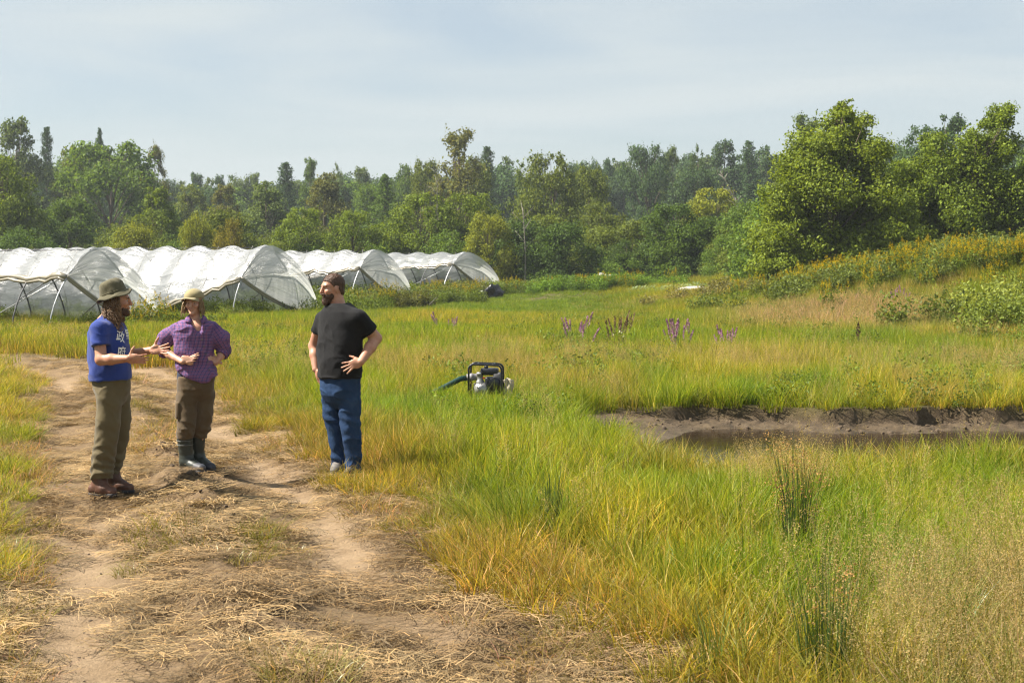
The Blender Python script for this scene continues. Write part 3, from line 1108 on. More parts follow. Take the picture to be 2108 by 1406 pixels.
tree(728, 432, 115, 98, 'round', G_BRIGHT, 'vine-hung bright green bush tree below the tall green pine')
tree(694, 338, 50, 205, 'open', G_GREY, 'thin far tree between the brown-olive tree and the green pine')
tree(745, 346, 66, 210, 'tall', G_GREY, 'pale far tree left of the tall green pine')
tree(792, 360, 100, 150, 'pine', G_MID, 'tall fresh green pine standing alone left of the bright maples', cat='pine')
tree(760, 380, 90, 175, 'round', G_MID, 'rounded tree behind the fresh green pine')
tree(832, 340, 66, 195, 'round', G_MID, 'far rounded tree left of the bare dead tree')
tree(876, 326, 76, 160, 'round', G_OLIVE, 'olive tree directly left of the tallest aspen')
tree(944, 266, 122, 148, 'open', G_BROWN, 'tallest aspen, loose and brownish, rising near the centre of the skyline')
tree(975, 330, 90, 155, 'round', G_OLIVE, 'dense olive tree at the right foot of the tallest aspen')
tree(868, 398, 140, 100, 'round', G_BRIGHT, 'bright green maple below the bare dead tree')
tree(962, 394, 125, 102, 'round', G_BRIGHT, 'bright green maple below the tallest aspen')
tree(1004, 442, 95, 95, 'round', G_YEL, 'yellowish small maple above the rightmost tunnel end')
tree(1003, 304, 80, 190, 'pine', G_BLUE, 'blue-green conifer behind the right side of the tallest aspen', cat='conifer')
tree(1042, 322, 60, 215, 'tall', G_GREY, 'pale far tree between the aspen and the vine-clad tree')
# centre right
tree(1076, 330, 66, 128, 'open', G_GREY, 'slim birch with a pale trunk left of the vine-clad tree', name='birch_tree')
tree(1134, 316, 128, 122, 'round', G_OLIVE, 'tall vine-clad olive tree right of centre')
tree(1120, 440, 110, 105, 'round', G_OLIVE, 'vine-draped bush tree under the tall vine-clad tree')
tree(1212, 346, 108, 130, 'round', G_OLIVE, 'rounded olive tree joined to the right of the vine-clad tree')
tree(1238, 418, 118, 112, 'round', G_OLIVE, 'lower olive tree in front of the dip in the skyline')
tree(1190, 330, 70, 205, 'round', G_BLUE, 'blue-green far tree just right of the vine-clad tree top')
FAR2 = 'far pines in the skyline dip right of centre'
for q, (x_, t_, w_, kd) in enumerate([(1222, 336, 64, 'round'), (1252, 328, 54, 'tall'), (1268, 352, 60, 'tall'), (1284, 334, 56, 'pine'), (1304, 350, 70, 'round')]):
    tree(x_, t_, w_, 212 + 8 * (q % 3), kd, G_BLUE, ORD[q] + ' of five far treetops in the skyline dip right of the vine-clad tree', group=FAR2)
tree(1330, 294, 104, 178, 'round', G_BLUE, 'tall dark blue-green tree right of the skyline dip')
tree(1384, 302, 58, 182, 'open', G_GREY, 'lighter feathery tree beside the tall dark blue-green tree')
tree(1436, 298, 52, 190, 'open', G_DARK, 'narrow dark poplar left of the three blue-green treetops')
tree(1490, 292, 92, 200, 'tall', G_BLUE, 'leftmost of the three blue-green treetops beside the big near tree')
tree(1541, 292, 84, 195, 'pine', G_BLUE, 'middle one, a pine, of the three blue-green treetops beside the big near tree', cat='pine')
tree(1578, 300, 78, 198, 'tall', G_BLUE, 'rightmost of the three blue-green treetops beside the big near tree')
tree(1430, 350, 110, 170, 'round', G_BLUE, 'blue-green tree filling the gap below the narrow dark poplar')
tree(1545, 380, 130, 170, 'pine', G_BLUE, 'wide blue-green pine with bare limbs beside the big near tree', cat='pine')
tree(1464, 388, 120, 112, 'round', G_YEL, 'sunlit yellow-green tree between the pines and the sumac')
tree(1392, 418, 150, 96, 'round', G_DARK, 'dark glossy sumac thicket in front of the sunlit yellow-green tree')
tree(1330, 452, 130, 100, 'round', G_OLIVE, 'vine-topped olive bush tree left of the dark sumac')
tree(1492, 488, 105, 88, 'bush', G_MID, 'fresh green shrub right of the dark sumac')
tree(1545, 500, 90, 86, 'bush', G_DARK, 'dark shrub between the fresh green shrub and the big near tree')
tree(1290, 490, 110, 96, 'bush', G_DARK, 'dark shrub at the forest foot left of the sumac')
tree(1180, 480, 120, 100, 'bush', G_OLIVE, 'olive shrub at the forest foot below the rounded olive tree')
tree(1060, 470, 110, 100, 'bush', G_DARK, 'dark shrub at the forest foot beside the birch')
tree(930, 470, 150, 97, 'bush', G_MID, 'green shrub at the forest foot behind the rightmost tunnel')
tree(1662, 236, 108, 115, 'open', G_GREY, 'grey-green feathery tree peeping out behind the big near tree')


# the two big near trees on the right, built singly
def near_tree(name, x, top, w, d, seed, tint, label, lobes, nleaf=135000, leaf=0.135):
    g = np.random.default_rng(seed)
    X = (x - 1054.0) / FPX * d
    z0 = float(height(np.array([X]), np.array([float(d)]))[0])
    e = thing(name, label, 'tree', (X, d, z0))
    C, Rr = [], []
    for (lx, ly, lr) in lobes:                       # lobes read off the photo, each filled with leaf masses
        c = px(lx, ly, d) - np.array([X, d, z0])
        r = lr / FPX * d
        for _ in range(17):
            v = g.normal(0, 1, 3)
            v /= np.linalg.norm(v)
            q = c + v * r * np.array([0.75, 1.05, 0.75]) * g.uniform(0.3, 1.0)
            q[1] += g.normal(0, 0.5)
            if q[2] < 0.3:
                continue
            C.append(q); Rr.append(r * g.uniform(0.28, 0.60))
    C, Rr = np.array(C), np.array(Rr)
    V, Q, rn = blob_leaves(C, Rr, nleaf, leaf, seed + 1, 0.2, 0.6, 0.3)
    crn = link('crown', mesh_np('crown', V, Q, M_LEAF, False, {'rnd': rn}), e)
    crn.color = tuple(tint) + (1,)
    mb = MB()
    hh = C[:, 2].max()
    for q in range(3):
        a = q * 2.1 + seed
        zz = np.linspace(-0.3, hh * 0.8, 8)
        mb.tube(np.stack([np.cos(a) * (0.12 + 0.13 * zz), np.sin(a) * (0.12 + 0.13 * zz), zz], -1), 0.15 * (1 - 0.85 * np.linspace(0, 1, 8)), 8)
    for c in C[::4]:
        p0 = np.array([c[0] * 0.15, c[1] * 0.15, c[2] * 0.5])
        mb.tube(np.array([p0, p0 * 0.5 + c * 0.5 + [0, 0, 0.15], c]), [0.05, 0.03, 0.01], 5)
    mb.build('trunk', M_BARK, e)
    return e


near_tree('broadleaf_tree', 1705, 215, 310, 60, 901, (0.165, 0.222, 0.020), 'big bushy green tree standing nearest, left of the pair on the right',
          [(1745, 262, 52), (1700, 315, 78), (1785, 325, 62), (1640, 350, 60), (1690, 410, 95), (1790, 420, 80), (1610, 420, 55), (1610, 500, 78), (1700, 510, 95), (1800, 505, 75), (1590, 560, 55), (1680, 570, 70), (1770, 575, 70), (1830, 470, 60), (1835, 560, 60), (1640, 455, 60), (1738, 232, 24), (1735, 216, 12)])
near_tree('broadleaf_tree', 1975, 225, 270, 63, 931, (0.145, 0.205, 0.020), 'big dark green tree standing nearest, right of the pair on the right',
          [(2052, 250, 36), (2062, 300, 52), (1985, 330, 70), (1900, 350, 62), (1870, 420, 66), (1960, 430, 95), (2060, 420, 85), (2110, 380, 70), (2120, 480, 90), (1880, 500, 72), (1980, 510, 92), (2060, 520, 80), (2010, 285, 26), (2130, 560, 70), (1860, 345, 30), (1925, 300, 34), (1850, 560, 60), (1930, 570, 70), (2030, 585, 70), (2066, 228, 14)])
tree(1900, 262, 135, 118, 'round', G_BLUE, 'hazy blue-green tree rising behind the pair of big near trees')
tree(1965, 240, 110, 125, 'tall', G_BLUE, 'hazy taller tree behind the right one of the big near pair')
tree(2140, 300, 120, 70, 'round', G_MID, 'green tree cut off by the right edge of the picture')
tree(1872, 500, 96, 49, 'bush', (0.13, 0.18, 0.035), 'pale green rounded shrub at the left end of the weedy bank on the right')
tree(1965, 492, 150, 51, 'bush', (0.135, 0.175, 0.04), 'pale grey-green willow shrub topping the weedy bank on the right')
tree(2075, 490, 150, 52, 'bush', (0.135, 0.175, 0.04), 'pale grey-green willow shrub on the bank at the right edge')

# dead tree by the tallest aspen, and bare limbs among the pines
def bare(name, x, top, d, seed, label, lean=0.0, n=16, r=0.1):
    g = np.random.default_rng(seed)
    X = (x - 1054.0) / FPX * d
    z0 = float(height(np.array([X]), np.array([float(d)]))[0])
    hh = CAMH + (HZ - top) / FPX * d - z0
    e = thing(name, label, 'dead tree', (X, d, z0))
    mb = MB()
    zz = np.linspace(-0.2, hh, 8)
    mb.tube(np.stack([lean * (zz / hh) ** 2 * hh, 0 * zz, zz], -1), r * (1 - 0.93 * np.linspace(0, 1, 8)), 6)
    mb.build('trunk', M_PALEBARK, e)
    mb = MB()
    for q in range(n):
        z = hh * g.uniform(0.45, 0.97)
        a = g.uniform(0, 6.28)
        l = hh * g.uniform(0.08, 0.2)
        p0 = np.array([lean * (z / hh) ** 2 * hh, 0, z])
        p1 = p0 + np.array([math.cos(a) * l * 0.6, math.sin(a) * l * 0.6, l * g.uniform(0.3, 0.9)])
        mb.tube(np.array([p0, p0 * 0.4 + p1 * 0.6 + [0, 0, 0.08 * l], p1]), [r * 0.35, r * 0.2, r * 0.06], 5)
    tag(mb.build('branches', M_PALEBARK, e), kind='stuff')


bare('dead_tree', 900, 330, 98, 3, 'bare pale dead tree left of the tallest aspen', r=0.06)
bare('dead_tree', 1548, 352, 110, 8, 'bare grey leaning dead tree among the pines beside the big near tree', lean=-0.30, n=18, r=0.13)
# pale birch stem that shows in front of the foliage
mb = MB()
zz = np.linspace(-0.2, 5.7, 9)
mb.tube(np.stack([0.10 * np.sin(zz * 0.7), 0 * zz, zz], -1), np.linspace(0.05, 0.02, 9), 7)
_e = thing('birch_tree', 'pale bare birch stem standing in front of the dark foliage right of centre', 'tree', (0.79, 94.5, 0))
mb.build('trunk', M_PALEBARK, _e)
mb = MB()
for q in range(7):
    z = 3.0 + 0.4 * q
    a = q * 2.4
    mb.tube(np.array([[0.1 * math.sin(z * 0.7), 0, z], [0.8 * math.cos(a), 0.8 * math.sin(a), z + 0.8]]), [0.03, 0.008], 5)
tag(mb.build('branches', M_PALEBARK, _e), kind='stuff')

# the wood behind, and the thicket at its foot
wood_src = source_collection('wood', [KIND['round'][0][0][1], KIND['tall'][0][0][1], KIND['tall'][1][0][1], KIND['round'][2][0][1], KIND['round'][1][0][1]])
M_WOOD = foliage_mat('wood_leaf', 'tint', trans=0.35, gloss=0.01, var=0.5, rough=0.6)
for _o in wood_src.objects:
    _o.material_slots[0].link = 'OBJECT'
    _o.material_slots[0].material = M_WOOD
n = 330
y = rng.uniform(205, 330, n)
x = rng.uniform(-0.44, 0.5, n) * y
zt = rng.uniform(0.75, 1.05, n)
sk = np.interp(1054 + x / y * FPX, [0, 250, 340, 500, 560, 700, 900, 1000, 1250, 1330, 1600, 2108], [330, 320, 385, 392, 380, 370, 360, 350, 352, 335, 335, 300])
ht = (CAMH + (HZ - sk) / FPX * y) * zt
ti = np.array([G_BLUE, G_GREY, G_BLUE, G_BLUE, G_MID])[(ix := rng.integers(0, 5, n))] * rng.uniform(0.8, 1.2, (n, 1))
o = scatter('woodland', np.stack([x, y, height(x, y)], -1), np.stack([0 * x, 0 * x, rng.uniform(0, 6.28, n)], -1),
            np.stack([ht / 10 * 0.95, ht / 10 * 0.95, ht / 10], -1), ix, ti, wood_src)
tag(o, 'hazy mixed woodland closing the field behind the front trees', 'woodland', kind='stuff')

thick_src = source_collection('thicket', [k_[0][1] for k_ in KIND['bush']])
for _o in thick_src.objects:
    _o.material_slots[0].link = 'OBJECT'
    _o.material_slots[0].material = M_WOOD
n = 300
x0 = rng.uniform(-100, 2250, n)
y = 100 + rng.uniform(-6, 45, n)
y = np.where(x0 > 1540, 70 + rng.uniform(0, 30, n), y)
x = (x0 - 1054) / FPX * y
s_ = rng.uniform(0.45, 1.0, n)
ti = np.array([G_DARK, G_MID, G_OLIVE, G_DARK])[rng.integers(0, 4, n)] * rng.uniform(0.8, 1.2, (n, 1))
o = scatter('thicket', np.stack([x, y, height(x, y) - 0.2], -1), np.stack([0 * x, 0 * x, rng.uniform(0, 6.28, n)], -1),
            np.stack([s_, s_, s_ * rng.uniform(0.7, 1.2, n)], -1), rng.integers(0, 3, n), ti, thick_src)
tag(o, 'tangled undergrowth along the foot of the woodland', 'undergrowth', kind='stuff')

# ------------------------------------------------------------------ haze
mh, t, N, L = new_mat('air')
v = N('ShaderNodeVolumePrincipled')
v.inputs['Color'].default_value = (0.80, 0.88, 0.95, 1)
v.inputs['Density'].default_value = 0.00035
v.inputs['Anisotropy'].default_value = 0.2
L(v.outputs[0], N('ShaderNodeOutputMaterial').inputs['Volume'])
mb = MB()
mb.box((0, 230, 12.0), (1300, 640, 32))
hz = mb.build('haze', mh, None, False)
tag(hz, 'thin summer haze lying over the field', 'haze', kind='stuff')
# ------------------------------------------------------------------ polytunnels
M_TUBE = principled('galvanised_tube', (0.42, 0.43, 0.44), 0.45, 0.7, var=0.2, vscale=8)
M_DARKTUBE = principled('weathered_tube', (0.10, 0.10, 0.105), 0.6, 0.3, var=0.3, vscale=8)
M_ROPE = principled('rope', (0.30, 0.29, 0.26), 0.9)


def plastic(name, col, transp, trans):
    m, t, N, L = new_mat(name)
    co = attr(t, 'sheet', out='Vector')
    mp_ = N('ShaderNodeMapping')
    mp_.inputs['Scale'].default_value = (0.55, 3.2, 1.0)
    L(co, mp_.inputs['Vector'])
    f = noise_fac(t, 1.7, 6, 0.58, mp_.outputs[0], 0.5)
    f2 = noise_fac(t, 0.5, 3, 0.5, co)
    cc = mixc(t, f2, tuple(c * 0.86 for c in col), col)
    d = N('ShaderNodeBsdfDiffuse'); L(cc, d.inputs['Color'])
    tr = N('ShaderNodeBsdfTranslucent'); L(cc, tr.inputs['Color'])
    g = N('ShaderNodeBsdfGlossy'); g.inputs['Roughness'].default_value = 0.32
    g.inputs['Color'].default_value = (0.9, 0.9, 0.9, 1)
    nb = bump(t, f, 0.8, 0.09)
    for q in (d, tr, g):
        L(nb, q.inputs['Normal'])
    m1 = N('ShaderNodeMixShader'); m1.inputs[0].default_value = trans
    L(d.outputs[0], m1.inputs[1]); L(tr.outputs[0], m1.inputs[2])
    m2 = N('ShaderNodeMixShader')
    m2.inputs[0].default_value = 0.10
    L(m1.outputs[0], m2.inputs[1]); L(g.outputs[0], m2.inputs[2])
    tp = N('ShaderNodeBsdfTransparent')
    m3 = N('ShaderNodeMixShader')
    L(ramp(t, f, [(0.30, (transp * 0.15,) * 3), (0.5, (transp,) * 3), (0.75, (min(1, transp * 1.5),) * 3)]), m3.inputs[0])
    L(m2.outputs[0], m3.inputs[1]); L(tp.outputs[0], m3.inputs[2])
    L(m3.outputs[0], N('ShaderNodeOutputMaterial').inputs[0])
    return m


M_POLY = plastic('tunnel_plastic', (0.41, 0.43, 0.445), 0.30, 0.5)
M_POLYLIT = plastic('tunnel_plastic_lit_end', (0.64, 0.66, 0.64), 0.22, 0.8)  # cover plastic again, paler: light painted into ends that face away from the sun
M_POLYROLL = plastic('rolled_plastic', (0.30, 0.265, 0.19), 0.0, 0.25)

TH = R(33)
AX = np.array([-math.cos(TH), math.sin(TH), 0.0])      # along the tunnel, leftwards and away
BX = np.array([math.sin(TH), math.cos(TH), 0.0])       # across it, from the near foot to the far foot


def prof(u, W, H):
    """u in -1..1 from near foot over the top to far foot -> (across, up)"""
    a = (u + 1) * 0.5 * math.pi
    z = H * np.abs(np.sin(a)) ** 0.80
    zz = np.clip(z / H, 0, 1)
    x = -np.sign(np.cos(a)) * W * np.abs(1 - zz ** 1.75) ** 0.72
    return x, z


def tunnel(label, origin, nbays, lift, bay=1.75, W=1.78, H=2.6, stake=0.8, seed=0):
    """origin: near foot of the end hoop; lift(i): height of the near hem at hoop i"""
    g = np.random.default_rng(seed)
    o3 = np.array([origin[0], origin[1], 0.0])
    z0 = float(height(np.array([origin[0]]), np.array([origin[1]]))[0])
    o3[2] = z0
    e = thing('polytunnel', label, 'polytunnel', tuple(o3))
    c0 = BX * W                                            # middle line of the end hoop, relative to the empty

    def pt(s, u, push=0.0, Wm=1.0):
        x_, z_ = prof(np.asarray(u, float), W, H)
        return c0 + AX * np.asarray(s)[..., None] + BX * (x_ * (1 + push))[..., None] + np.array([0, 0, 1.0]) * (z_ * (1 + push))[..., None]

    uu = np.linspace(-1, 1, 25)
    # hoops
    for i in range(nbays + 1):
        mb = MB()
        P = pt(np.full(25, i * bay), uu)
        P[0, 2] -= 0.15; P[-1, 2] -= 0.15
        mb.tube(P, 0.026, 7)
        mb.build('hoop', M_TUBE if i == 0 else M_DARKTUBE, e)
    # ridge rail, side rails, end brace
    mb = MB()
    mb.tube(np.array([c0 + AX * -0.05 + [0, 0, H - 0.035], c0 + AX * (nbays * bay) + [0, 0, H - 0.035]]), 0.018, 6)
    mb.build('ridge_rail', M_DARKTUBE, e)
    mb = MB()
    mb.tube(np.array([pt(np.array([0.0]), np.array([-0.55]))[0], pt(np.array([bay * 1.6]), np.array([-0.93]))[0]]), 0.017, 6)
    mb.build('brace', M_TUBE, e)
    mb = MB()
    mb.tube(np.array([pt(np.array([0.0]), np.array([0.62]))[0], pt(np.array([bay * 1.6]), np.array([0.95]))[0]]), 0.017, 6)
    mb.build('brace', M_DARKTUBE, e)
    mb = MB()
    p_ = pt(np.array([bay]), np.array([-0.80]))[0]
    mb.tube(np.array([p_, pt(np.array([0.0]), np.array([-0.38]))[0]]), 0.016, 6)
    mb.build('brace', M_DARKTUBE, e)

    # cover: one sheet per bay, slack between the hoops
    ug = np.linspace(-1, 1, 400)
    xg, zg = prof(ug, W, H)
    for i in range(nbays):
        ns, nu = 15, 56
        s = np.linspace(0, 1, ns)
        V = np.zeros((ns, nu, 3))
        for a, sv in enumerate(s):
            hl = lift(i + sv)
            un = np.interp(hl, zg[:200], ug[:200])         # near hem
            u = np.linspace(un, 0.985, nu)
            S = np.full(nu, (i + sv) * bay)
            ht = np.clip(1 - np.abs(u), 0, 1)
            slack = 0.04 - 0.125 * math.sin(math.pi * sv) ** 2.2 * (0.45 + 0.55 * np.clip(1.2 - np.abs(u), 0, 1)) * (0.85 + 0.3 * vnoise(i * 3.1, seed, 0, 2))
            wr = 0.030 * (fbm(S * 0.45 + 7.7 * i, u * 17 + 2.0 * sv, seed, 5, 3) - 0.5) * (0.4 + 1.3 * np.abs(u)) + 0.012 * (fbm(S * 1.2, u * 46 + 4 * sv, seed, 6, 2) - 0.5)
            wr *= 2.2
            V[a] = pt(S, u, (slack + wr) / 2.0)
        suv = np.stack(np.broadcast_arrays(((i + s) * bay)[:, None], np.linspace(0, 5.0, nu)[None, :], np.full((ns, nu), seed * 3.0)), -1)
        link('cover_sheet', mesh_np('cover_sheet', V.reshape(-1, 3), grid_faces(ns, nu), M_POLY, True, {'sheet': suv.reshape(-1, 3)}), e)
        # lacing rope across the bay
        ur = np.linspace(-0.9 if lift(i) < 0.3 else -0.62, 0.95, 20)
        mb = MB()
        mb.tube(pt(np.linspace(i * bay + 0.1, (i + 1) * bay - 0.1, 20), ur, 0.012), 0.007, 4, False)
        mb.build('lacing_rope', M_ROPE, e)
    # rolled hem on the near side where the sheet is lifted
    ii = [k for k in np.linspace(0, nbays, nbays * 6 + 1) if lift(k) > 0.25]
    if len(ii) > 2:
        hl = np.array([lift(k) for k in ii])
        un = np.interp(hl, zg[:200], ug[:200])
        P = pt(np.array(ii) * bay, un, 0.03)
        P[:, 2] += -0.05 + 0.05 * np.sin(np.array(ii) * 5.1) + 0.03 * g.normal(0, 1, len(ii))
        mb = MB()
        mb.tube(P, 0.075 + 0.03 * np.sin(np.array(ii) * 7.7), 9)
        P2 = P + BX * -0.05 + np.array([0, 0, -0.09])
        P2[:, 2] += 0.03 * g.normal(0, 1, len(ii))
        mb.tube(P2, 0.05, 7)
        mb.build('rolled_hem', M_POLYROLL, e)
    # end sheet pulled across to a stake at the far side
    un = float(np.interp(lift(0), zg[:200], ug[:200]))
    stk = pt(np.array([0.0]), np.array([1.0]))[0] - AX * stake + BX * 0.15
    stk[2] = 0.03
    nu, nv = 70, 26
    u = np.linspace(un, 0.99, nu)
    A = pt(np.zeros(nu), u, 0.018)
    f = smooth(0.05, 1.0, (u - un) / (0.99 - un)) ** 1.3
    A = A - AX * (stake * f)[:, None] + BX * (0.15 * f)[:, None]
    Bp = A[0][None] * (1 - np.linspace(0, 1, nu)[:, None]) + stk[None] * np.linspace(0, 1, nu)[:, None]
    q = np.linspace(0, 1, nu)
    Bp[:, 2] -= 0.22 * np.sin(math.pi * q) ** 1.0
    V = np.zeros((nu, nv, 3))
    for b in range(nv):
        vv = b / (nv - 1)
        X = A * (1 - vv) + Bp * vv
        fold = 0.09 * (vnoise(vv * 11 + 0.5, q * 1.2, seed, 9) - 0.5) * q ** 0.5 + 0.05 * (vnoise(vv * 24, q * 2, seed, 19) - 0.5)
        out = 0.40 * math.sin(math.pi * vv) * np.sin(math.pi * q) ** 0.7 + fold * (1 - 0.4 * q) * math.sin(math.pi * min(1, vv * 1.5 + 0.05))
        V[:, b] = X - AX * out[:, None]
    suv = np.stack(np.broadcast_arrays((q * 3.0)[:, None], (np.linspace(0, 2.6, nv))[None, :], np.full((nu, nv), seed * 3.0)), -1)
    link('end_sheet', mesh_np('end_sheet', V.reshape(-1, 3), grid_faces(nu, nv), M_POLYLIT, True, {'sheet': suv.reshape(-1, 3)}), e)
    mb = MB()
    mb.tube(np.concatenate([Bp[:-2] - AX * 0.02]), 0.05 * np.clip(1.4 - q[:-2], 0.3, 1), 8)
    mb.tube(np.concatenate([Bp[:-2] - AX * 0.03 + np.array([0, 0, -0.08])]), 0.035, 7)
    mb.build('end_hem', M_POLYROLL, e)
    mb = MB()
    mb.tube(np.array([stk + [0.02, -0.02, -0.2], stk + [0.05, -0.05, 0.22]]), 0.018, 6)
    mb.build('stake', M_DARKTUBE, e)
    return e


tunnel('nearest open-sided plastic tunnel behind the man in the blue T-shirt', (-14.0, 43.0), 9, lambda i: 1.72 - 0.10 * min(i, 4) * 0.2, seed=1)
tunnel('biggest plastic tunnel, behind the woman, its near side let down', (-10.1, 51.4), 15, lambda i: max(0.05, 1.42 - 0.52 * i), seed=2)
tunnel('plastic tunnel behind the man in black, second from the far end', (-7.5, 66.0), 12, lambda i: 1.75 - 0.10 * i if i < 5 else max(0.05, 1.25 - 0.4 * (i - 5)), seed=3)
tunnel('farthest plastic tunnel, with the pile of black bags at its end', (-4.06, 83.0), 12, lambda i: 1.9 - 0.09 * i if i < 5 else max(0.05, 1.45 - 0.4 * (i - 5)), W=2.35, stake=1.0, seed=4)
# ------------------------------------------------------------------ people: bodies and clothes grown as smooth implicit surfaces
from mathutils.bvhtree import BVHTree


class Field:
    def __init__(self, lo, hi, h):
        self.lo = np.asarray(lo, float)
        self.h = h
        self.n = np.ceil((np.asarray(hi, float) - self.lo) / h).astype(int) + 1
        self.f = np.full(self.n, 9.0, np.float32)
        self.ax = [self.lo[k] + h * np.arange(self.n[k]) for k in range(3)]

    def _sub(self, blo, bhi, pad):
        i0 = np.clip(np.floor((np.asarray(blo) - pad - self.lo) / self.h).astype(int), 0, self.n - 1)
        i1 = np.clip(np.ceil((np.asarray(bhi) + pad - self.lo) / self.h).astype(int) + 1, 1, self.n)
        sl = tuple(slice(a, b) for a, b in zip(i0, i1))
        X, Y, Z = np.meshgrid(*[self.ax[k][sl[k]] for k in range(3)], indexing='ij')
        return sl, X, Y, Z

    def _put(self, sl, d, k, op):
        f = self.f[sl]
        d = d.astype(np.float32)
        if op == 'sub':
            h = np.clip(0.5 - 0.5 * (f + d) / k, 0, 1)
            self.f[sl] = f * (1 - h) - d * h + k * h * (1 - h)
        else:
            h = np.clip(0.5 + 0.5 * (f - d) / k, 0, 1)
            self.f[sl] = f * (1 - h) + d * h - k * h * (1 - h)

    def cone(self, a, b, ra, rb, k=0.02, op='add', flat=None):
        """tapered capsule; flat=(axis vector, factor) squashes it along that axis"""
        a, b = np.asarray(a, float), np.asarray(b, float)
        r = max(ra, rb)
        sl, X, Y, Z = self._sub(np.minimum(a, b) - r, np.maximum(a, b) + r, k + 2 * self.h)
        d = b - a
        t = np.clip(((X - a[0]) * d[0] + (Y - a[1]) * d[1] + (Z - a[2]) * d[2]) / (d @ d + 1e-12), 0, 1)
        ex, ey, ez = X - a[0] - t * d[0], Y - a[1] - t * d[1], Z - a[2] - t * d[2]
        if flat is not None:
            n = np.asarray(flat[0], float)
            n = n / np.linalg.norm(n)
            q = ex * n[0] + ey * n[1] + ez * n[2]
            m = (1.0 / flat[1] - 1.0) * q
            ex, ey, ez = ex + m * n[0], ey + m * n[1], ez + m * n[2]
        dist = np.sqrt(ex * ex + ey * ey + ez * ez) - (ra + (rb - ra) * t)
        self._put(sl, dist, k, op)
        return self

    def chain(self, pts, rs, k=0.02, op='add', flat=None):
        for i in range(len(pts) - 1):
            self.cone(pts[i], pts[i + 1], rs[i], rs[i + 1], k, op, flat)
        return self

    def ell(self, c, r, M=None, k=0.02, op='add'):
        """ellipsoid; rows of M are its axes"""
        c, r = np.asarray(c, float), np.asarray(r, float)
        M = np.eye(3) if M is None else np.asarray(M, float)
        rm = r.max()
        sl, X, Y, Z = self._sub(c - rm, c + rm, k + 2 * self.h)
        X, Y, Z = X - c[0], Y - c[1], Z - c[2]
        q = [X * M[i][0] + Y * M[i][1] + Z * M[i][2] for i in range(3)]
        k0 = np.sqrt(sum((q[i] / r[i]) ** 2 for i in range(3))) + 1e-9
        k1 = np.sqrt(sum((q[i] / r[i] ** 2) ** 2 for i in range(3))) + 1e-9
        self._put(sl, k0 * (k0 - 1) / k1, k, op)
        return self

    def loft(self, secs, ang=0.0, k=0.02, pw=2.3):
        """upright body: sections (z, cx, cy, half along the turned x axis, half along the turned y axis)"""
        s = np.array(sorted(secs), float)
        rm = s[:, 3:5].max()
        lo = np.array([s[:, 1].min() - rm, s[:, 2].min() - rm, s[0, 0]])
        hi = np.array([s[:, 1].max() + rm, s[:, 2].max() + rm, s[-1, 0]])
        sl, X, Y, Z = self._sub(lo, hi, k + 3 * self.h)
        zz = Z[0, 0, :]

        def sm(col):
            return np.interp(zz, s[:, 0], s[:, col])[None, None, :]
        x, y = X - sm(1), Y - sm(2)
        c_, s_ = math.cos(ang), math.sin(ang)
        u, v = x * c_ + y * s_, -x * s_ + y * c_
        a, b = sm(3), sm(4)
        q = (np.abs(u / a) ** pw + np.abs(v / b) ** pw) ** (1 / pw)
        d = (q - 1) * np.minimum(a, b)
        d = np.maximum(d, np.maximum(s[0, 0] - Z, Z - s[-1, 0]))
        self._put(sl, d, k, 'add')
        return self

    def grid(self):
        return np.meshgrid(*self.ax, indexing='ij')

    def clip(self, fn):
        """keep only where fn(X,Y,Z) <= 0"""
        X, Y, Z = self.grid()
        self.f = np.maximum(self.f, fn(X, Y, Z).astype(np.float32))
        return self

    def sample(self, P):
        q = (np.asarray(P, float) - self.lo) / self.h
        i = np.clip(np.floor(q).astype(int), 0, self.n - 2)
        fr = np.clip(q - i, 0, 1)
        r = 0
        for a in (0, 1):
            for b in (0, 1):
                for c in (0, 1):
                    w = (fr[:, 0] if a else 1 - fr[:, 0]) * (fr[:, 1] if b else 1 - fr[:, 1]) * (fr[:, 2] if c else 1 - fr[:, 2])
                    r = r + w * self.f[i[:, 0] + a, i[:, 1] + b, i[:, 2] + c]
        return r

    def surface(self, relax=2):
        f = self.f
        s = f < 0
        c = [s[a:s.shape[0] - 1 + a, b:s.shape[1] - 1 + b, d:s.shape[2] - 1 + d] for a in (0, 1) for b in (0, 1) for d in (0, 1)]
        cnt = sum(x.astype(np.int8) for x in c)
        act = (cnt > 0) & (cnt < 8)
        I = np.argwhere(act)
        ids = np.full(act.shape, -1, np.int64)
        ids[act] = np.arange(len(I))
        off = np.array([(a, b, d) for a in (0, 1) for b in (0, 1) for d in (0, 1)])
        vals = np.stack([f[I[:, 0] + o[0], I[:, 1] + o[1], I[:, 2] + o[2]] for o in off], 1)
        acc = np.zeros((len(I), 3)); num = np.zeros(len(I))
        for i in range(8):
            for j in range(i + 1, 8):
                if np.abs(off[i] - off[j]).sum() != 1:
                    continue
                m = (vals[:, i] < 0) != (vals[:, j] < 0)
                t = vals[m, i] / (vals[m, i] - vals[m, j])
                acc[m] += off[i] + (off[j] - off[i]) * t[:, None]
                num[m] += 1
        V = self.lo + self.h * (I + acc / num[:, None])
        F = []
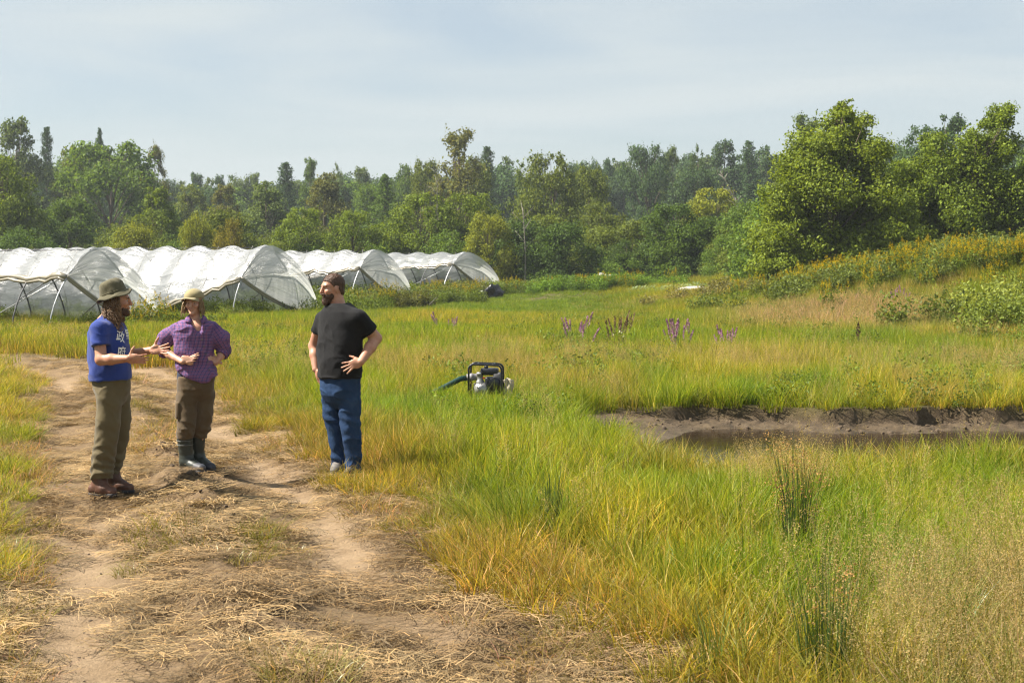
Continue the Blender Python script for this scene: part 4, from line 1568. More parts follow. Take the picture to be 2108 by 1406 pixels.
        for axn in range(3):
            a, b = [(1, 2), (2, 0), (0, 1)][axn]
            sh = [slice(None)] * 3
            sh2 = [slice(None)] * 3
            sh[axn] = slice(0, -1)
            sh2[axn] = slice(1, None)
            s0, s1 = s[tuple(sh)], s[tuple(sh2)]
            E = np.argwhere(s0 != s1)
            E = E[(E[:, a] > 0) & (E[:, b] > 0) & (E[:, a] < s.shape[a] - 1) & (E[:, b] < s.shape[b] - 1)]
            da = np.zeros(3, int); da[a] = 1
            db = np.zeros(3, int); db[b] = 1
            q = [ids[tuple((E - da * u - db * v).T)] for u, v in ((1, 1), (0, 1), (0, 0), (1, 0))]
            Q = np.stack(q, 1)
            flip = ~s[tuple(E.T)]
            Q[flip] = Q[flip][:, ::-1]
            F.append(Q)
        F = np.concatenate(F)
        F = F[(F >= 0).all(1)]
        for _ in range(relax):
            V = laplace(V, F, 0.5)
        return V, F


def laplace(V, F, w):
    S = np.zeros_like(V); n = np.zeros(len(V))
    for a, b in ((0, 1), (1, 2), (2, 3), (3, 0)):
        np.add.at(S, F[:, a], V[F[:, b]]); np.add.at(n, F[:, a], 1)
        np.add.at(S, F[:, b], V[F[:, a]]); np.add.at(n, F[:, b], 1)
    return V * (1 - w) + w * S / np.maximum(n, 1)[:, None]


def normals(V, F):
    n = np.cross(V[F[:, 2]] - V[F[:, 0]], V[F[:, 3]] - V[F[:, 1]])
    N_ = np.zeros_like(V)
    for k in range(4):
        np.add.at(N_, F[:, k], n)
    return N_ / (np.linalg.norm(N_, axis=1)[:, None] + 1e-12)


def unit(v):
    v = np.asarray(v, float)
    return v / np.linalg.norm(v)


def frame(F_, up=(0, 0, 1)):
    """face direction, its left hand, up"""
    F_ = unit(F_)
    Lf = unit(np.cross(up, F_))
    return F_, Lf, np.cross(F_, Lf)


def head_prims(fd, c, F_, Lf, U, s=1.0, k=0.012, fem=False):
    M = np.array([F_, Lf, U])

    def p(f, l, u):
        return c + (F_ * f + Lf * l + U * u) * s
    j = 0.9 if fem else 1.0
    fd.ell(p(-0.012, 0, 0.030), np.array([0.097, 0.077, 0.088]) * s, M, k)
    fd.ell(p(0.022, 0, -0.050), np.array([0.064 * j, 0.058 * j, 0.066]) * s, M, 0.03)
    fd.ell(p(0.066, 0, -0.097), np.array([0.024, 0.027 * j, 0.020]) * s, M, 0.02)
    fd.ell(p(0.074, 0, 0.030), np.array([0.017, 0.052, 0.014]) * s, M, 0.015)
    for g in (-1, 1):
        fd.ell(p(0.060, g * 0.040, -0.022), np.array([0.024, 0.024, 0.022]) * s, M, 0.02)
        fd.ell(p(-0.006, g * 0.078, -0.006), np.array([0.019, 0.010, 0.032]) * s, M, 0.006)
    for g in (-1, 1):
        fd.ell(p(0.092, g * 0.031, 0.006), np.array([0.013, 0.017, 0.010]) * s, M, 0.008, 'sub')
    fd.cone(p(0.080, 0, 0.026), p(0.108, 0, -0.027), 0.0135 * s, 0.0125 * s, 0.008)
    fd.ell(p(0.094, 0, -0.032), np.array([0.011, 0.018, 0.009]) * s, M, 0.006)
    fd.ell(p(0.086, 0, -0.054), np.array([0.012, 0.024, 0.006]) * s, M, 0.005)
    fd.ell(p(0.083, 0, -0.067), np.array([0.012, 0.021, 0.007]) * s, M, 0.005)
    return p, M


def hand(fd, w, f, t, n, s=1.0, curl=0.35, spread=0.25, thumb_up=0.8, fan=None):
    """w wrist, f along the fingers, t towards the thumb, n out of the palm"""
    f, t, n = unit(f), unit(t), unit(n)
    M = np.array([f, t, n])
    fd.ell(w + f * 0.050 * s, np.array([0.055, 0.042, 0.017]) * s, M, 0.012)
    fd.ell(w + (f * 0.035 + t * 0.026 + n * 0.008) * s, np.array([0.032, 0.018, 0.017]) * s, M, 0.01)
    for i, (o, L1, L2) in enumerate(((0.030, 0.042, 0.034), (0.010, 0.046, 0.038), (-0.010, 0.043, 0.035), (-0.029, 0.034, 0.027))):
        r0 = w + (f * (0.090 - 0.004 * abs(i - 1)) + t * o) * s
        sp = spread * (1.5 - i) / 1.5 * 0.5 if fan is None else fan[i]
        d0 = unit(f + t * sp + n * curl * 0.5)
        p1 = r0 + d0 * L1 * s
        d1 = unit(d0 + n * curl * (0.7 + 0.25 * i))
        p2 = p1 + d1 * L2 * s
        fd.chain([r0 - d0 * 0.02 * s, p1, p2], [0.0098 * s, 0.0088 * s, 0.0074 * s], 0.004)
    b0 = w + (f * 0.028 + t * 0.034 + n * 0.006) * s
    d0 = unit(t * thumb_up + f * 0.55 + n * 0.15)
    p1 = b0 + d0 * 0.042 * s
    p2 = p1 + unit(d0 + f * 0.25) * 0.032 * s
    fd.chain([b0, p1, p2], [0.013 * s, 0.0105 * s, 0.0085 * s], 0.008)


def cloth_mesh(name, fd, mat, e, disp=None, relax=3, extra=None, thick=None):
    V, F = fd.surface(relax)
    if disp is not None:
        Nn = normals(V, F)
        V = V + Nn * disp(V, Nn)[:, None]
        V = laplace(V, F, 0.25)
    at = extra(V, normals(V, F)) if extra else None
    return link(name, mesh_np(name, V, F, mat, True, at), e), V, F


def strands(roots, dirs, length, r, seed, curl=0.0, curl_f=40.0, droop=1.0, seg=9, side=4):
    """locks of hair"""
    g = np.random.default_rng(seed)
    mb = MB()
    for p0, d0 in zip(roots, dirs):
        L_ = length * g.uniform(0.65, 1.15)
        ph = g.uniform(0, 6.28)
        cf = curl_f * g.uniform(0.7, 1.3)
        P = [np.array(p0, float)]
        d = np.array(d0, float)
        for i in range(1, seg):
            d = unit(d + np.array([0, 0, -droop * 0.35]) + g.normal(0, 0.05, 3))
            P.append(P[-1] + d * L_ / (seg - 1))
        P = np.array(P)
        tt = np.linspace(0, 1, seg)
        if curl:
            # finer sampling for the curl
            m = seg * 3
            t2 = np.linspace(0, 1, m)
            P = np.stack([np.interp(t2, tt, P[:, k]) for k in range(3)], -1)
            amp = curl * np.clip(t2 * 2.0, 0, 1) * g.uniform(0.6, 1.3)
            P[:, 0] += amp * np.cos(cf * t2 * L_ + ph)
            P[:, 1] += amp * np.sin(cf * t2 * L_ + ph)
            tt = t2
        mb.tube(P, r * g.uniform(0.7, 1.3) * (1 - 0.75 * tt ** 2), side, False)
    return mb


def fuzz(name, V, F, mat, parent, n, length, r, seed, lay=(0, 0, -0.6), jitter=0.35):
    """short hairs standing on a surface"""
    g = np.random.default_rng(seed)
    Nn = normals(V, F)
    k = g.integers(0, len(V), n)
    d = Nn[k] + np.asarray(lay)[None] + g.normal(0, jitter, (n, 3))
    d /= np.linalg.norm(d, axis=1)[:, None]
    L_ = length * g.uniform(0.5, 1.2, n)[:, None]
    a = V[k] - Nn[k] * 0.002
    side = np.cross(d, g.normal(0, 1, (n, 3)))
    side /= np.linalg.norm(side, axis=1)[:, None] + 1e-9
    mid = a + d * L_ * 0.55
    tip = a + d * L_ + np.asarray(lay)[None] * L_ * 0.25
    W = np.stack([a - side * r, a + side * r, mid + side * r * 0.7, mid - side * r * 0.7, tip], 1).reshape(-1, 3)
    b = np.arange(n)[:, None] * 5
    o = link(name, mesh_np(name, W, [np.concatenate([b, b + 1, b + 2, b + 3], 1), np.concatenate([b + 3, b + 2, b + 4], 1)], mat, True), parent)
    return tag(o, kind='stuff')


# cloth, skin and leather
def fabric(name, col, var=0.12, weave=600.0, rough=0.85, sheen=0.15, fold=0.0, bmp=0.15, dirt=None):
    m, t, N, L = new_mat(name)
    p = N('ShaderNodeBsdfPrincipled')
    co = N('ShaderNodeTexCoord').outputs['Object']
    f = noise_fac(t, 9, 6, 0.6, co)
    c = ramp(t, f, [(0.25, tuple(x * (1 - var) for x in col)), (0.75, tuple(min(1, x * (1 + var)) for x in col))])
    if dirt:
        c = mixc(t, ramp(t, noise_fac(t, 6, 5, 0.65, co), [(0.52, (0, 0, 0)), (0.72, (0.75, 0.75, 0.75))]), c, dirt)
    L(c, p.inputs['Base Color'])
    p.inputs['Roughness'].default_value = rough
    p.inputs['Specular IOR Level'].default_value = 0.2
    p.inputs['Sheen Weight'].default_value = sheen
    h = math_n(t, 'ADD', math_n(t, 'MULTIPLY', noise_fac(t, 26, 4, 0.5, co), 1.0), math_n(t, 'MULTIPLY', noise_fac(t, weave, 2, 0.5, co), 0.25))
    L(bump(t, h, bmp, 0.02), p.inputs['Normal'])
    L(p.outputs[0], N('ShaderNodeOutputMaterial').inputs[0])
    return m


def skin_mat(name, col, red=(0.33, 0.10, 0.065)):
    m, t, N, L = new_mat(name)
    p = N('ShaderNodeBsdfPrincipled')
    co = N('ShaderNodeTexCoord').outputs['Object']
    c = mixc(t, ramp(t, noise_fac(t, 16, 4, 0.6, co), [(0.42, (0, 0, 0)), (0.7, (0.55, 0.55, 0.55))]), col, red)
    L(c, p.inputs['Base Color'])
    p.inputs['Roughness'].default_value = 0.5
    p.inputs['Subsurface Weight'].default_value = 0.12
    p.inputs['Subsurface Radius'].default_value = (0.01, 0.004, 0.002)
    L(bump(t, noise_fac(t, 180, 3, 0.6, co), 0.08, 0.01), p.inputs['Normal'])
    L(p.outputs[0], N('ShaderNodeOutputMaterial').inputs[0])
    return m


def hair_mat(name, a, b):
    m, t, N, L = new_mat(name)
    p = N('ShaderNodeBsdfPrincipled')
    co = N('ShaderNodeTexCoord').outputs['Object']
    L(ramp(t, noise_fac(t, 38, 5, 0.65, co), [(0.3, a), (0.7, b)]), p.inputs['Base Color'])
    p.inputs['Roughness'].default_value = 0.5
    p.inputs['Specular IOR Level'].default_value = 0.4
    L(bump(t, noise_fac(t, 220, 4, 0.7, co), 0.5, 0.01), p.inputs['Normal'])
    L(p.outputs[0], N('ShaderNodeOutputMaterial').inputs[0])
    return m


M_SKIN = skin_mat('skin_ruddy', (0.42, 0.21, 0.125))
M_SKIN_W = skin_mat('skin_fair', (0.50, 0.285, 0.19))
M_SKIN_B = skin_mat('skin_pinkish', (0.45, 0.235, 0.15))
M_EYE = principled('eye', (0.05, 0.035, 0.03), 0.2, var=0.1)
M_EYEWHITE = principled('eye_white', (0.36, 0.30, 0.26), 0.3, var=0.05)
M_BLUE = fabric('blue_jersey', (0.020, 0.042, 0.205), 0.08)
M_BLACK = fabric('black_jersey', (0.007, 0.007, 0.008), 0.15, sheen=0.04)
M_OLIVE = fabric('olive_canvas', (0.105, 0.082, 0.040), 0.14)
M_BROWNC = fabric('brown_canvas', (0.092, 0.064, 0.034), 0.16, dirt=(0.10, 0.058, 0.026))
M_HAT = fabric('khaki_hat', (0.095, 0.085, 0.048), 0.15)
M_CAP = fabric('pale_khaki_cap', (0.27, 0.225, 0.115), 0.12)
M_NAVY = fabric('navy_jersey', (0.015, 0.02, 0.045), 0.1)
M_WHITEPRINT = principled('white_print', (0.78, 0.78, 0.74), 0.7, var=0.04)
M_BELT = principled('belt', (0.03, 0.022, 0.018), 0.5)
M_BOOTBROWN = principled('brown_leather', (0.085, 0.036, 0.020), 0.55, var=0.35, vscale=14, bump_s=0.2, bump_scale=60)
M_SOLE = principled('dark_sole', (0.022, 0.023, 0.028), 0.7, var=0.2)
M_RUBBER = principled('green_black_rubber', (0.030, 0.036, 0.030), 0.45, var=0.2, vscale=10)
M_RUBBERFOOT = principled('dusty_blue_rubber', (0.038, 0.041, 0.052), 0.55, var=0.25, vscale=14)
M_GREYSTRIPE = principled('grey_stripe', (0.16, 0.165, 0.155), 0.6)
M_SNEAK = principled('dark_trainer', (0.03, 0.032, 0.045), 0.7)
M_SNEAKWHITE = principled('pale_trainer', (0.12, 0.11, 0.10), 0.7)
M_HAIRBROWN = hair_mat('curly_brown_hair', (0.045, 0.022, 0.010), (0.27, 0.155, 0.072))
M_HAIRDARK = hair_mat('dark_brown_hair', (0.045, 0.021, 0.012), (0.115, 0.058, 0.032))
M_BEARD = hair_mat('brown_beard', (0.035, 0.017, 0.010), (0.10, 0.048, 0.026))
M_BLOND = hair_mat('blond_hair', (0.18, 0.11, 0.05), (0.40, 0.28, 0.14))

# denim with seams of its own
mj, t, N, L = new_mat('denim')
p = N('ShaderNodeBsdfPrincipled')
co = N('ShaderNodeTexCoord').outputs['Object']
c = ramp(t, noise_fac(t, 5, 6, 0.6, co), [(0.3, (0.008, 0.022, 0.060)), (0.55, (0.018, 0.045, 0.11)), (0.8, (0.06, 0.105, 0.19))])
c = mixc(t, 0.35, c, ramp(t, noise_fac(t, 420, 2, 0.5, co), [(0.3, (0.006, 0.015, 0.04)), (0.7, (0.036, 0.066, 0.13))]))
L(c, p.inputs['Base Color'])
p.inputs['Roughness'].default_value = 0.9
p.inputs['Specular IOR Level'].default_value = 0.15
L(bump(t, noise_fac(t, 30, 4, 0.5, co), 0.25, 0.02), p.inputs['Normal'])
L(p.outputs[0], N('ShaderNodeOutputMaterial').inputs[0])
M_DENIM = mj

# plaid, woven along the garment's own cloth coordinates
mpd, t, N, L = new_mat('purple_plaid')
p = N('ShaderNodeBsdfPrincipled')
cv = attr(t, 'cloth', out='Vector')
sp = N('ShaderNodeSeparateXYZ')
L(cv, sp.inputs[0])


def stripes(src, freq, duty, phase=0.0):
    a = math_n(t, 'FRACT', math_n(t, 'ADD', math_n(t, 'MULTIPLY', src, freq), phase))
    return math_n(t, 'LESS_THAN', a, duty)


base = (0.160, 0.095, 0.225)
c = mixc(t, math_n(t, 'MULTIPLY', stripes(sp.outputs[0], 36.0, 0.30), 0.70), base, (0.030, 0.027, 0.12))
c = mixc(t, math_n(t, 'MULTIPLY', stripes(sp.outputs[1], 36.0, 0.30), 0.60), c, (0.032, 0.027, 0.12))
c = mixc(t, math_n(t, 'MULTIPLY', stripes(sp.outputs[0], 36.0, 0.28, 0.45), 0.42), c, (0.22, 0.04, 0.09))
c = mixc(t, math_n(t, 'MULTIPLY', stripes(sp.outputs[1], 36.0, 0.28, 0.45), 0.42), c, (0.22, 0.04, 0.09))
co = N('ShaderNodeTexCoord').outputs['Object']
c = mixc(t, math_n(t, 'MULTIPLY', noise_fac(t, 10, 5, 0.6, co), 0.35), c, (0.22, 0.16, 0.26))
L(c, p.inputs['Base Color'])
p.inputs['Roughness'].default_value = 0.85
p.inputs['Specular IOR Level'].default_value = 0.2
L(bump(t, noise_fac(t, 30, 4, 0.5, co), 0.3, 0.02), p.inputs['Normal'])
L(p.outputs[0], N('ShaderNodeOutputMaterial').inputs[0])
M_PLAID = mpd


def folds(V, Nn, amp, seed, fz=26.0, fx=9.0, big=0.5):
    a = fbm(V[:, 0] * fx, V[:, 1] * fx, V[:, 2] * fz, seed, 3) - 0.5
    b = fbm(V[:, 0] * 5, V[:, 1] * 5, V[:, 2] * 7, seed + 5, 2) - 0.5
    w = fbm(V[:, 0] * 4, V[:, 1] * 4, V[:, 2] * 4, seed + 9, 2) * 2.2
    n_ = vnoise(V[:, 0] * fx * 0.8 + w, V[:, 1] * fx * 0.8 - w, V[:, 2] * fz * 1.1 + w * 1.5, seed + 13)
    rdg = (1 - np.abs(2 * n_ - 1)) ** 3            # sharp creases
    return amp * (1.6 * a + big * 2 * b + 0.75 * rdg - 0.2)


def eyes(e, p, M, F_, s=1.0, narrow=1.0):
    for g in (-1, 1):
        mb = MB()
        bm = bmesh.new()
        bmesh.ops.create_uvsphere(bm, u_segments=10, v_segments=8, radius=0.0105 * s)
        mb.bm(bm, p(0.0705, g * 0.031, 0.004))
        o = mb.build('eyeball', M_EYEWHITE, e)
        mb = MB()
        bm = bmesh.new()
        bmesh.ops.create_uvsphere(bm, u_segments=10, v_segments=8, radius=0.0062 * s)
        mb.bm(bm, p(0.0762, g * 0.031, 0.0035))
        mb.build('iris', M_EYE, o)


def brows(e, p, mat):
    for g in (-1, 1):
        mb = MB()
        mb.tube(np.array([p(0.092, g * 0.014, 0.022), p(0.090, g * 0.032, 0.027), p(0.074, g * 0.052, 0.022)]), [0.004, 0.005, 0.003], 6)
        mb.build('eyebrow', mat, e)


def boot(e, heel, toe, ankle, top, r_top, mat, sole, name='boot', r_ankle=0.052, hump=0.045, toe_r=0.040, heel_r=0.040, foot_mat=None):
    heel, toe, ankle, top = [np.array(q, float) for q in (heel, toe, ankle, top)]
    ox, oy, oz = e.location
    hz_ = height(np.array([heel[0] + ox, toe[0] + ox]), np.array([heel[1] + oy, toe[1] + oy])) - oz
    z0 = float(hz_.max()) + 0.010
    ankle[2] = max(ankle[2], z0 + 0.085)
    heel[2] = toe[2] = z0
    lo = np.minimum.reduce([heel, toe, ankle, top]) - 0.13
    hi = np.maximum.reduce([heel, toe, ankle, top]) + 0.13
    fd = Field(lo, hi, 0.0055)
    u3 = np.array([0, 0, 1.0])
    mid = heel * 0.45 + toe * 0.55
    fd.cone(heel + u3 * 0.045, mid + u3 * 0.050, heel_r, 0.046, 0.03)
    fd.cone(mid + u3 * 0.050, toe + u3 * 0.038, 0.046, toe_r, 0.03)
    fd.cone(ankle, mid + u3 * 0.055, r_ankle, 0.042, 0.04)
    fd.cone(ankle, heel + u3 * 0.06, r_ankle, heel_r, 0.03)
    fd.cone(top, ankle, r_top, r_ankle, 0.03)
    zc, nn = top[2], unit(top - ankle)
    fd.clip(lambda X, Y, Z: np.maximum(z0 + 0.020 - Z, (X - top[0]) * nn[0] + (Y - top[1]) * nn[1] + (Z - top[2]) * nn[2]))
    o, V, F = cloth_mesh(name, fd, mat, e, lambda V, Nn: folds(V, Nn, 0.004, 3, 18, 12), 2)
    fd = Field(np.minimum(heel, toe) - 0.09, np.maximum(heel, toe) + 0.09, 0.005)
    fd.cone(heel + u3 * 0.01, toe + u3 * 0.01, heel_r + 0.006, toe_r + 0.006, 0.01)
    fd.clip(lambda X, Y, Z: np.maximum(z0 - 0.004 - Z, Z - z0 - 0.026))
    cloth_mesh('sole', fd, sole, o, None, 1)
    return o


def print_glyph(ch, fd, e, size, centre, ang, axis_c, mat, name, parent, tilt=0.0, bold=0.0):
    """a character wrapped on to the cloth: centre height, angle round the body"""
    cu = bpy.data.curves.new('glyph', 'FONT')
    cu.body = ch
    cu.size = 1.0
    cu.align_x = 'CENTER'
    cu.align_y = 'CENTER'
    cu.resolution_u = 3
    cu.offset = bold
    to = bpy.data.objects.new('glyph', cu)
    COL.objects.link(to)
    dg = bpy.context.evaluated_depsgraph_get()
    me = bpy.data.meshes.new_from_object(to.evaluated_get(dg))
    bpy.data.objects.remove(to)
    bm = bmesh.new()
    bm.from_mesh(me)
    bmesh.ops.triangulate(bm, faces=bm.faces[:])
    bmesh.ops.subdivide_edges(bm, edges=[x for x in bm.edges if x.calc_length() > 0.12], cuts=2, use_grid_fill=False)
    bmesh.ops.triangulate(bm, faces=bm.faces[:])
    bm.verts.ensure_lookup_table()
    V = np.array([v.co[:] for v in bm.verts])
    T = np.array([[v.index for v in f.verts] for f in bm.faces])
    bm.free()
    V[:, 0] -= (V[:, 0].max() + V[:, 0].min()) / 2
    V[:, 1] -= (V[:, 1].max() + V[:, 1].min()) / 2
    c_, s_ = math.cos(tilt), math.sin(tilt)
    gx, gy = V[:, 0] * c_ - V[:, 1] * s_, V[:, 0] * s_ + V[:, 1] * c_
    nrm = np.array([math.cos(ang), math.sin(ang), 0])
    tan = np.array([-math.sin(ang), math.cos(ang), 0])
    P = np.array(axis_c)[None] + nrm * 0.34 + tan * (gx * size)[:, None]
    P[:, 2] = centre + gy * size
    keep = np.ones(len(P), bool)
    for k, q in enumerate(P):                 # lay it on the cloth
        hit = fd.ray_cast(Vector(q), Vector(-nrm), 0.4)
        if hit[0] is None:
            keep[k] = False
        else:
            P[k] = np.array(hit[0]) + nrm * 0.004
    T = T[keep[T].all(1)]
    return link(name, mesh_np(name, P, T, mat, False), parent)


# ---------------------------------------------------------------- the man in the blue T-shirt
def man_blue():
    d = 11.96
    X = px(228, 1015, d)[0]
    z0 = float(height(np.array([X]), np.array([d]))[0])
    org = np.array([X, d, z0])
    dz = z0 - (CAMH - (1017 - HZ) / FPX * d)
    e = thing('person', 'person in blue T-shirt, bucket hat and olive trousers, both palms held out', 'person', tuple(org))

    def P(x, y, dy=0.0):
        q = px(x, y, d + dy) - org
        q[2] += dz
        return q
    F_, Lf, U = frame((0.965, 0.20, 0.03))
    hc = P(243, 620, 0.0)
    fd = Field((-0.36, -0.45, -0.02), (0.62, 0.42, 1.82), 0.0052)
    p, M = head_prims(fd, hc, F_, Lf, U, 1.0)
    fd.cone(hc + np.array([-0.02, 0, -0.05]), P(224, 655), 0.054, 0.052, 0.03)
    # trunk and legs under the clothes
    fd.chain([P(222, 672), P(224, 720), P(227, 790)], [0.11, 0.12, 0.11], 0.05)
    near = [P(225, 800, -0.09), P(222, 895, -0.10), P(208, 985, -0.10)]
    far = [P(243, 800, 0.10), P(243, 890, 0.10), P(234, 970, 0.10)]
    fd.chain(near, [0.075, 0.06, 0.04], 0.03)
    fd.chain(far, [0.075, 0.06, 0.04], 0.03)
    sN, eN, wN = P(203, 672, -0.20), P(208, 740, -0.26), P(263, 738, -0.34)
    fd.chain([sN + np.array([0, 0.02, -0.05]), eN], [0.048, 0.047], 0.03)
    fd.chain([eN, eN * 0.62 + wN * 0.38, wN], [0.047, 0.045, 0.030], 0.02, flat=None)
    hand(fd, wN, (1, -0.05, -0.05), (-0.22, -0.15, 1), (0.05, 1, 0.25), 1.0, 0.42, 0.2, 0.95)
    sF, eF, wF = P(236, 672, 0.20), P(252, 733, 0.28), P(313, 720, 0.20)
    fd.chain([sF + np.array([0, -0.02, -0.05]), eF], [0.048, 0.046], 0.03)
    fd.chain([eF, eF * 0.62 + wF * 0.38, wF], [0.046, 0.044, 0.030], 0.02)
    hand(fd, wF, (1, -0.25, 0.02), (-0.2, 0.35, 0.95), (0.1, -0.85, 0.6), 1.03, 0.22, 0.55, 0.95)
    V, F = fd.surface(2)
    body = link('body', mesh_np('body', V, F, M_SKIN), e)
    eyes(body, p, M, F_)
    # shirt
    fs = Field((-0.42, -0.42, 0.75), (0.40, 0.42, 1.62), 0.0062)
    rows = [(645, 212, 236, 0.062), (652, 207, 238, 0.085), (660, 197, 247, 0.155), (668, 190, 254, 0.185), (682, 184, 260, 0.195), (700, 183, 263, 0.195), (730, 184, 266, 0.19), (760, 186, 267, 0.19), (786, 187, 268, 0.19)]
    secs = []
    for (yy, xl, xr, b) in rows:
        c0 = P((xl + xr) / 2, yy)
        hw = (xr - xl) / 2 / FPX * d
        a = math.sqrt(max(0.05 ** 2, (hw ** 2 - (0.27 * b) ** 2))) / 0.963
        secs.append((c0[2], c0[0], c0[1], a, b))
    fs.loft(secs, R(-4), 0.02)
    for s0, e0, r in ((sN, eN, 1.0), (sF, eF, 1.0)):
        en = s0 + (e0 - s0) * 0.62
        fs.cone(s0 + [0, 0, -0.02], en + (e0 - s0) * 0.12, 0.070, 0.067, 0.06)
    dN, dF = unit(eN - sN), unit(eF - sF)
    aN, aF = sN + (eN - sN) * 0.58, sF + (eF - sF) * 0.58
    def cut(X_, Y_, Z_):
        near_s = ((X_ - aN[0]) * dN[0] + (Y_ - aN[1]) * dN[1] + (Z_ - aN[2]) * dN[2])
        near_r = np.sqrt((X_ - aN[0]) ** 2 + (Y_ - aN[1]) ** 2 + (Z_ - aN[2]) ** 2)
        nb = np.where((near_r < 0.13) & (Y_ < -0.185), near_s, -1)
        fs_ = ((X_ - aF[0]) * dF[0] + (Y_ - aF[1]) * dF[1] + (Z_ - aF[2]) * dF[2])
        fr_ = np.sqrt((X_ - aF[0]) ** 2 + (Y_ - aF[1]) ** 2 + (Z_ - aF[2]) ** 2)
        fb = np.where((fr_ < 0.13) & (Y_ > 0.185), fs_, -1)
        hem = (P(225, 781)[2] + 0.030 * (X_ / 0.15) * 0.3) - Z_
        return np.maximum(np.maximum(nb, fb), hem)
    # neck opening
    fs.ell(P(231, 640), (0.060, 0.060, 0.042), None, 0.008, 'sub')
    fs.clip(cut)
    shirt, V, F = cloth_mesh('t_shirt', fs, M_BLUE, e, lambda V, Nn: folds(V, Nn, 0.011, 11, 8, 9, 0.7) * np.clip((1.52 - V[:, 2]) * 4, 0.2, 1), 3)
    axc = P(224, 700)
    bv = BVHTree.FromPolygons([tuple(v) for v in V], [tuple(int(i) for i in f) for f in F])
    try:
        print_glyph('政', bv, e, 0.098, P(0, 691)[2], R(-40), axc, M_WHITEPRINT, 'print', shirt, R(-14), 0.010)
        print_glyph('府', bv, e, 0.098, P(0, 722)[2], R(-40), axc, M_WHITEPRINT, 'print', shirt, R(-6), 0.010)
        print_glyph('無', bv, e, 0.098, P(0, 687)[2], R(8), axc, M_WHITEPRINT, 'print', shirt, R(0), 0.010)
    except Exception as ex:
        print('glyph', ex)
    # trousers
    ft = Field((-0.35, -0.32, 0.08), (0.30, 0.34, 1.06), 0.0062)
    secs = []
    for (yy, xl, xr, b) in [(772, 192, 266, 0.165), (790, 192, 267, 0.175), (806, 195, 267, 0.175), (822, 204, 262, 0.14), (834, 216, 254, 0.07)]:
        c0 = P((xl + xr) / 2, yy)
        hw = (xr - xl) / 2 / FPX * d
        secs.append((c0[2], c0[0], c0[1], math.sqrt(max(0.03 ** 2, hw ** 2 - (0.27 * b) ** 2)), b))
    ft.chain([P(226, 800, -0.085), P(224, 820, -0.09), P(222, 870, -0.10), P(220, 900, -0.10), P(213, 940, -0.10), P(210, 978, -0.10)], [0.095, 0.106, 0.098, 0.092, 0.092, 0.088], 0.010)
    ft.chain([P(242, 800, 0.09), P(243, 820, 0.10), P(245, 865, 0.10), P(244, 895, 0.10), P(235, 938, 0.10), P(228, 968, 0.10)], [0.095, 0.104, 0.094, 0.086, 0.082, 0.076], 0.010)
    ft.loft(secs, 0.0, 0.022)
    def kn(V, Nn):
        z = V[:, 2]
        low = np.clip((0.62 - z) / 0.35, 0, 1)
        return folds(V, Nn, 0.012, 31, 8, 7, 0.6) + 0.0055 * low * np.sin(z * 72 + 9 * fbm(V[:, 0] * 6, V[:, 1] * 6, z * 3, 4, 2) * 3)
    ft.clip(lambda X_, Y_, Z_: np.maximum(P(0, 980)[2] - Z_, -1))
    tr, V, F = cloth_mesh('trousers', ft, M_OLIVE, e, kn, 2)
    boot(e, P(193, 1017, -0.10), P(230, 1019, -0.15), P(206, 992, -0.10), P(206, 968, -0.10), 0.060, M_BOOTBROWN, M_SOLE, r_ankle=0.052)
    boot(e, P(226, 1003, 0.10), P(266, 1002, 0.04), P(233, 982, 0.10), P(232, 960, 0.10), 0.058, M_BOOTBROWN, M_SOLE, r_ankle=0.050)
    # bucket hat: soft crown, drooping wavy brim
    na, nr = 48, 17
    a = np.linspace(0, 2 * np.pi, na, endpoint=False)
    prof_ = [(0.002, 0.118), (0.030, 0.119), (0.058, 0.115), (0.078, 0.104), (0.087, 0.088), (0.092, 0.066), (0.097, 0.044), (0.101, 0.022), (0.104, 0.006), (0.106, 0.000), (0.113, -0.005), (0.120, -0.010), (0.127, -0.016), (0.134, -0.022), (0.140, -0.027), (0.141, -0.030), (0.125, -0.020)]
    V = np.zeros((na, len(prof_), 3))
    hF, hL, hU = frame((0.965, 0.20, 0.36))
    for j, (r, z) in enumerate(prof_):
        wv = 0.016 * np.sin(a * 2 + 0.6) * (r / 0.14) ** 3 * 0.7 + 0.006 * np.sin(a * 5 + 2) * (r / 0.14) ** 2
        dent = 0.006 * (fbm(np.cos(a) * 3 + 5, np.sin(a) * 3, z * 40, 8, 2) - 0.5) * 2
        rx = r * (1.06 + 0.0 * a) + dent
        ry = r * 0.92 + dent
        zz_ = z + wv + dent
        V[:, j] = (hF * 1.0)[None] * (rx * np.cos(a))[:, None] + hL[None] * (ry * np.sin(a))[:, None] + hU[None] * zz_[:, None]
    V += hc + hU * 0.070 + F_ * -0.012
    hat = link('bucket_hat', mesh_np('bucket_hat', V.reshape(-1, 3), grid_faces(na, len(prof_), True), M_HAT), e)
    sd = hat.modifiers.new('edge', 'SOLIDIFY'); sd.thickness = 0.004
    # hat band cord
    mb = MB()
    a2 = np.linspace(0, 2 * np.pi, 40)
    mb.tube(np.stack([hc + hU * 0.086 + F_ * -0.012 + hF * (0.1085 * math.cos(q)) + hL * (0.0945 * math.sin(q)) for q in a2]), 0.006, 5, False)
    mb.build('hat_band', M_HAT, hat)
    # hair
    g = np.random.default_rng(3)
    roots, dirs = [], []
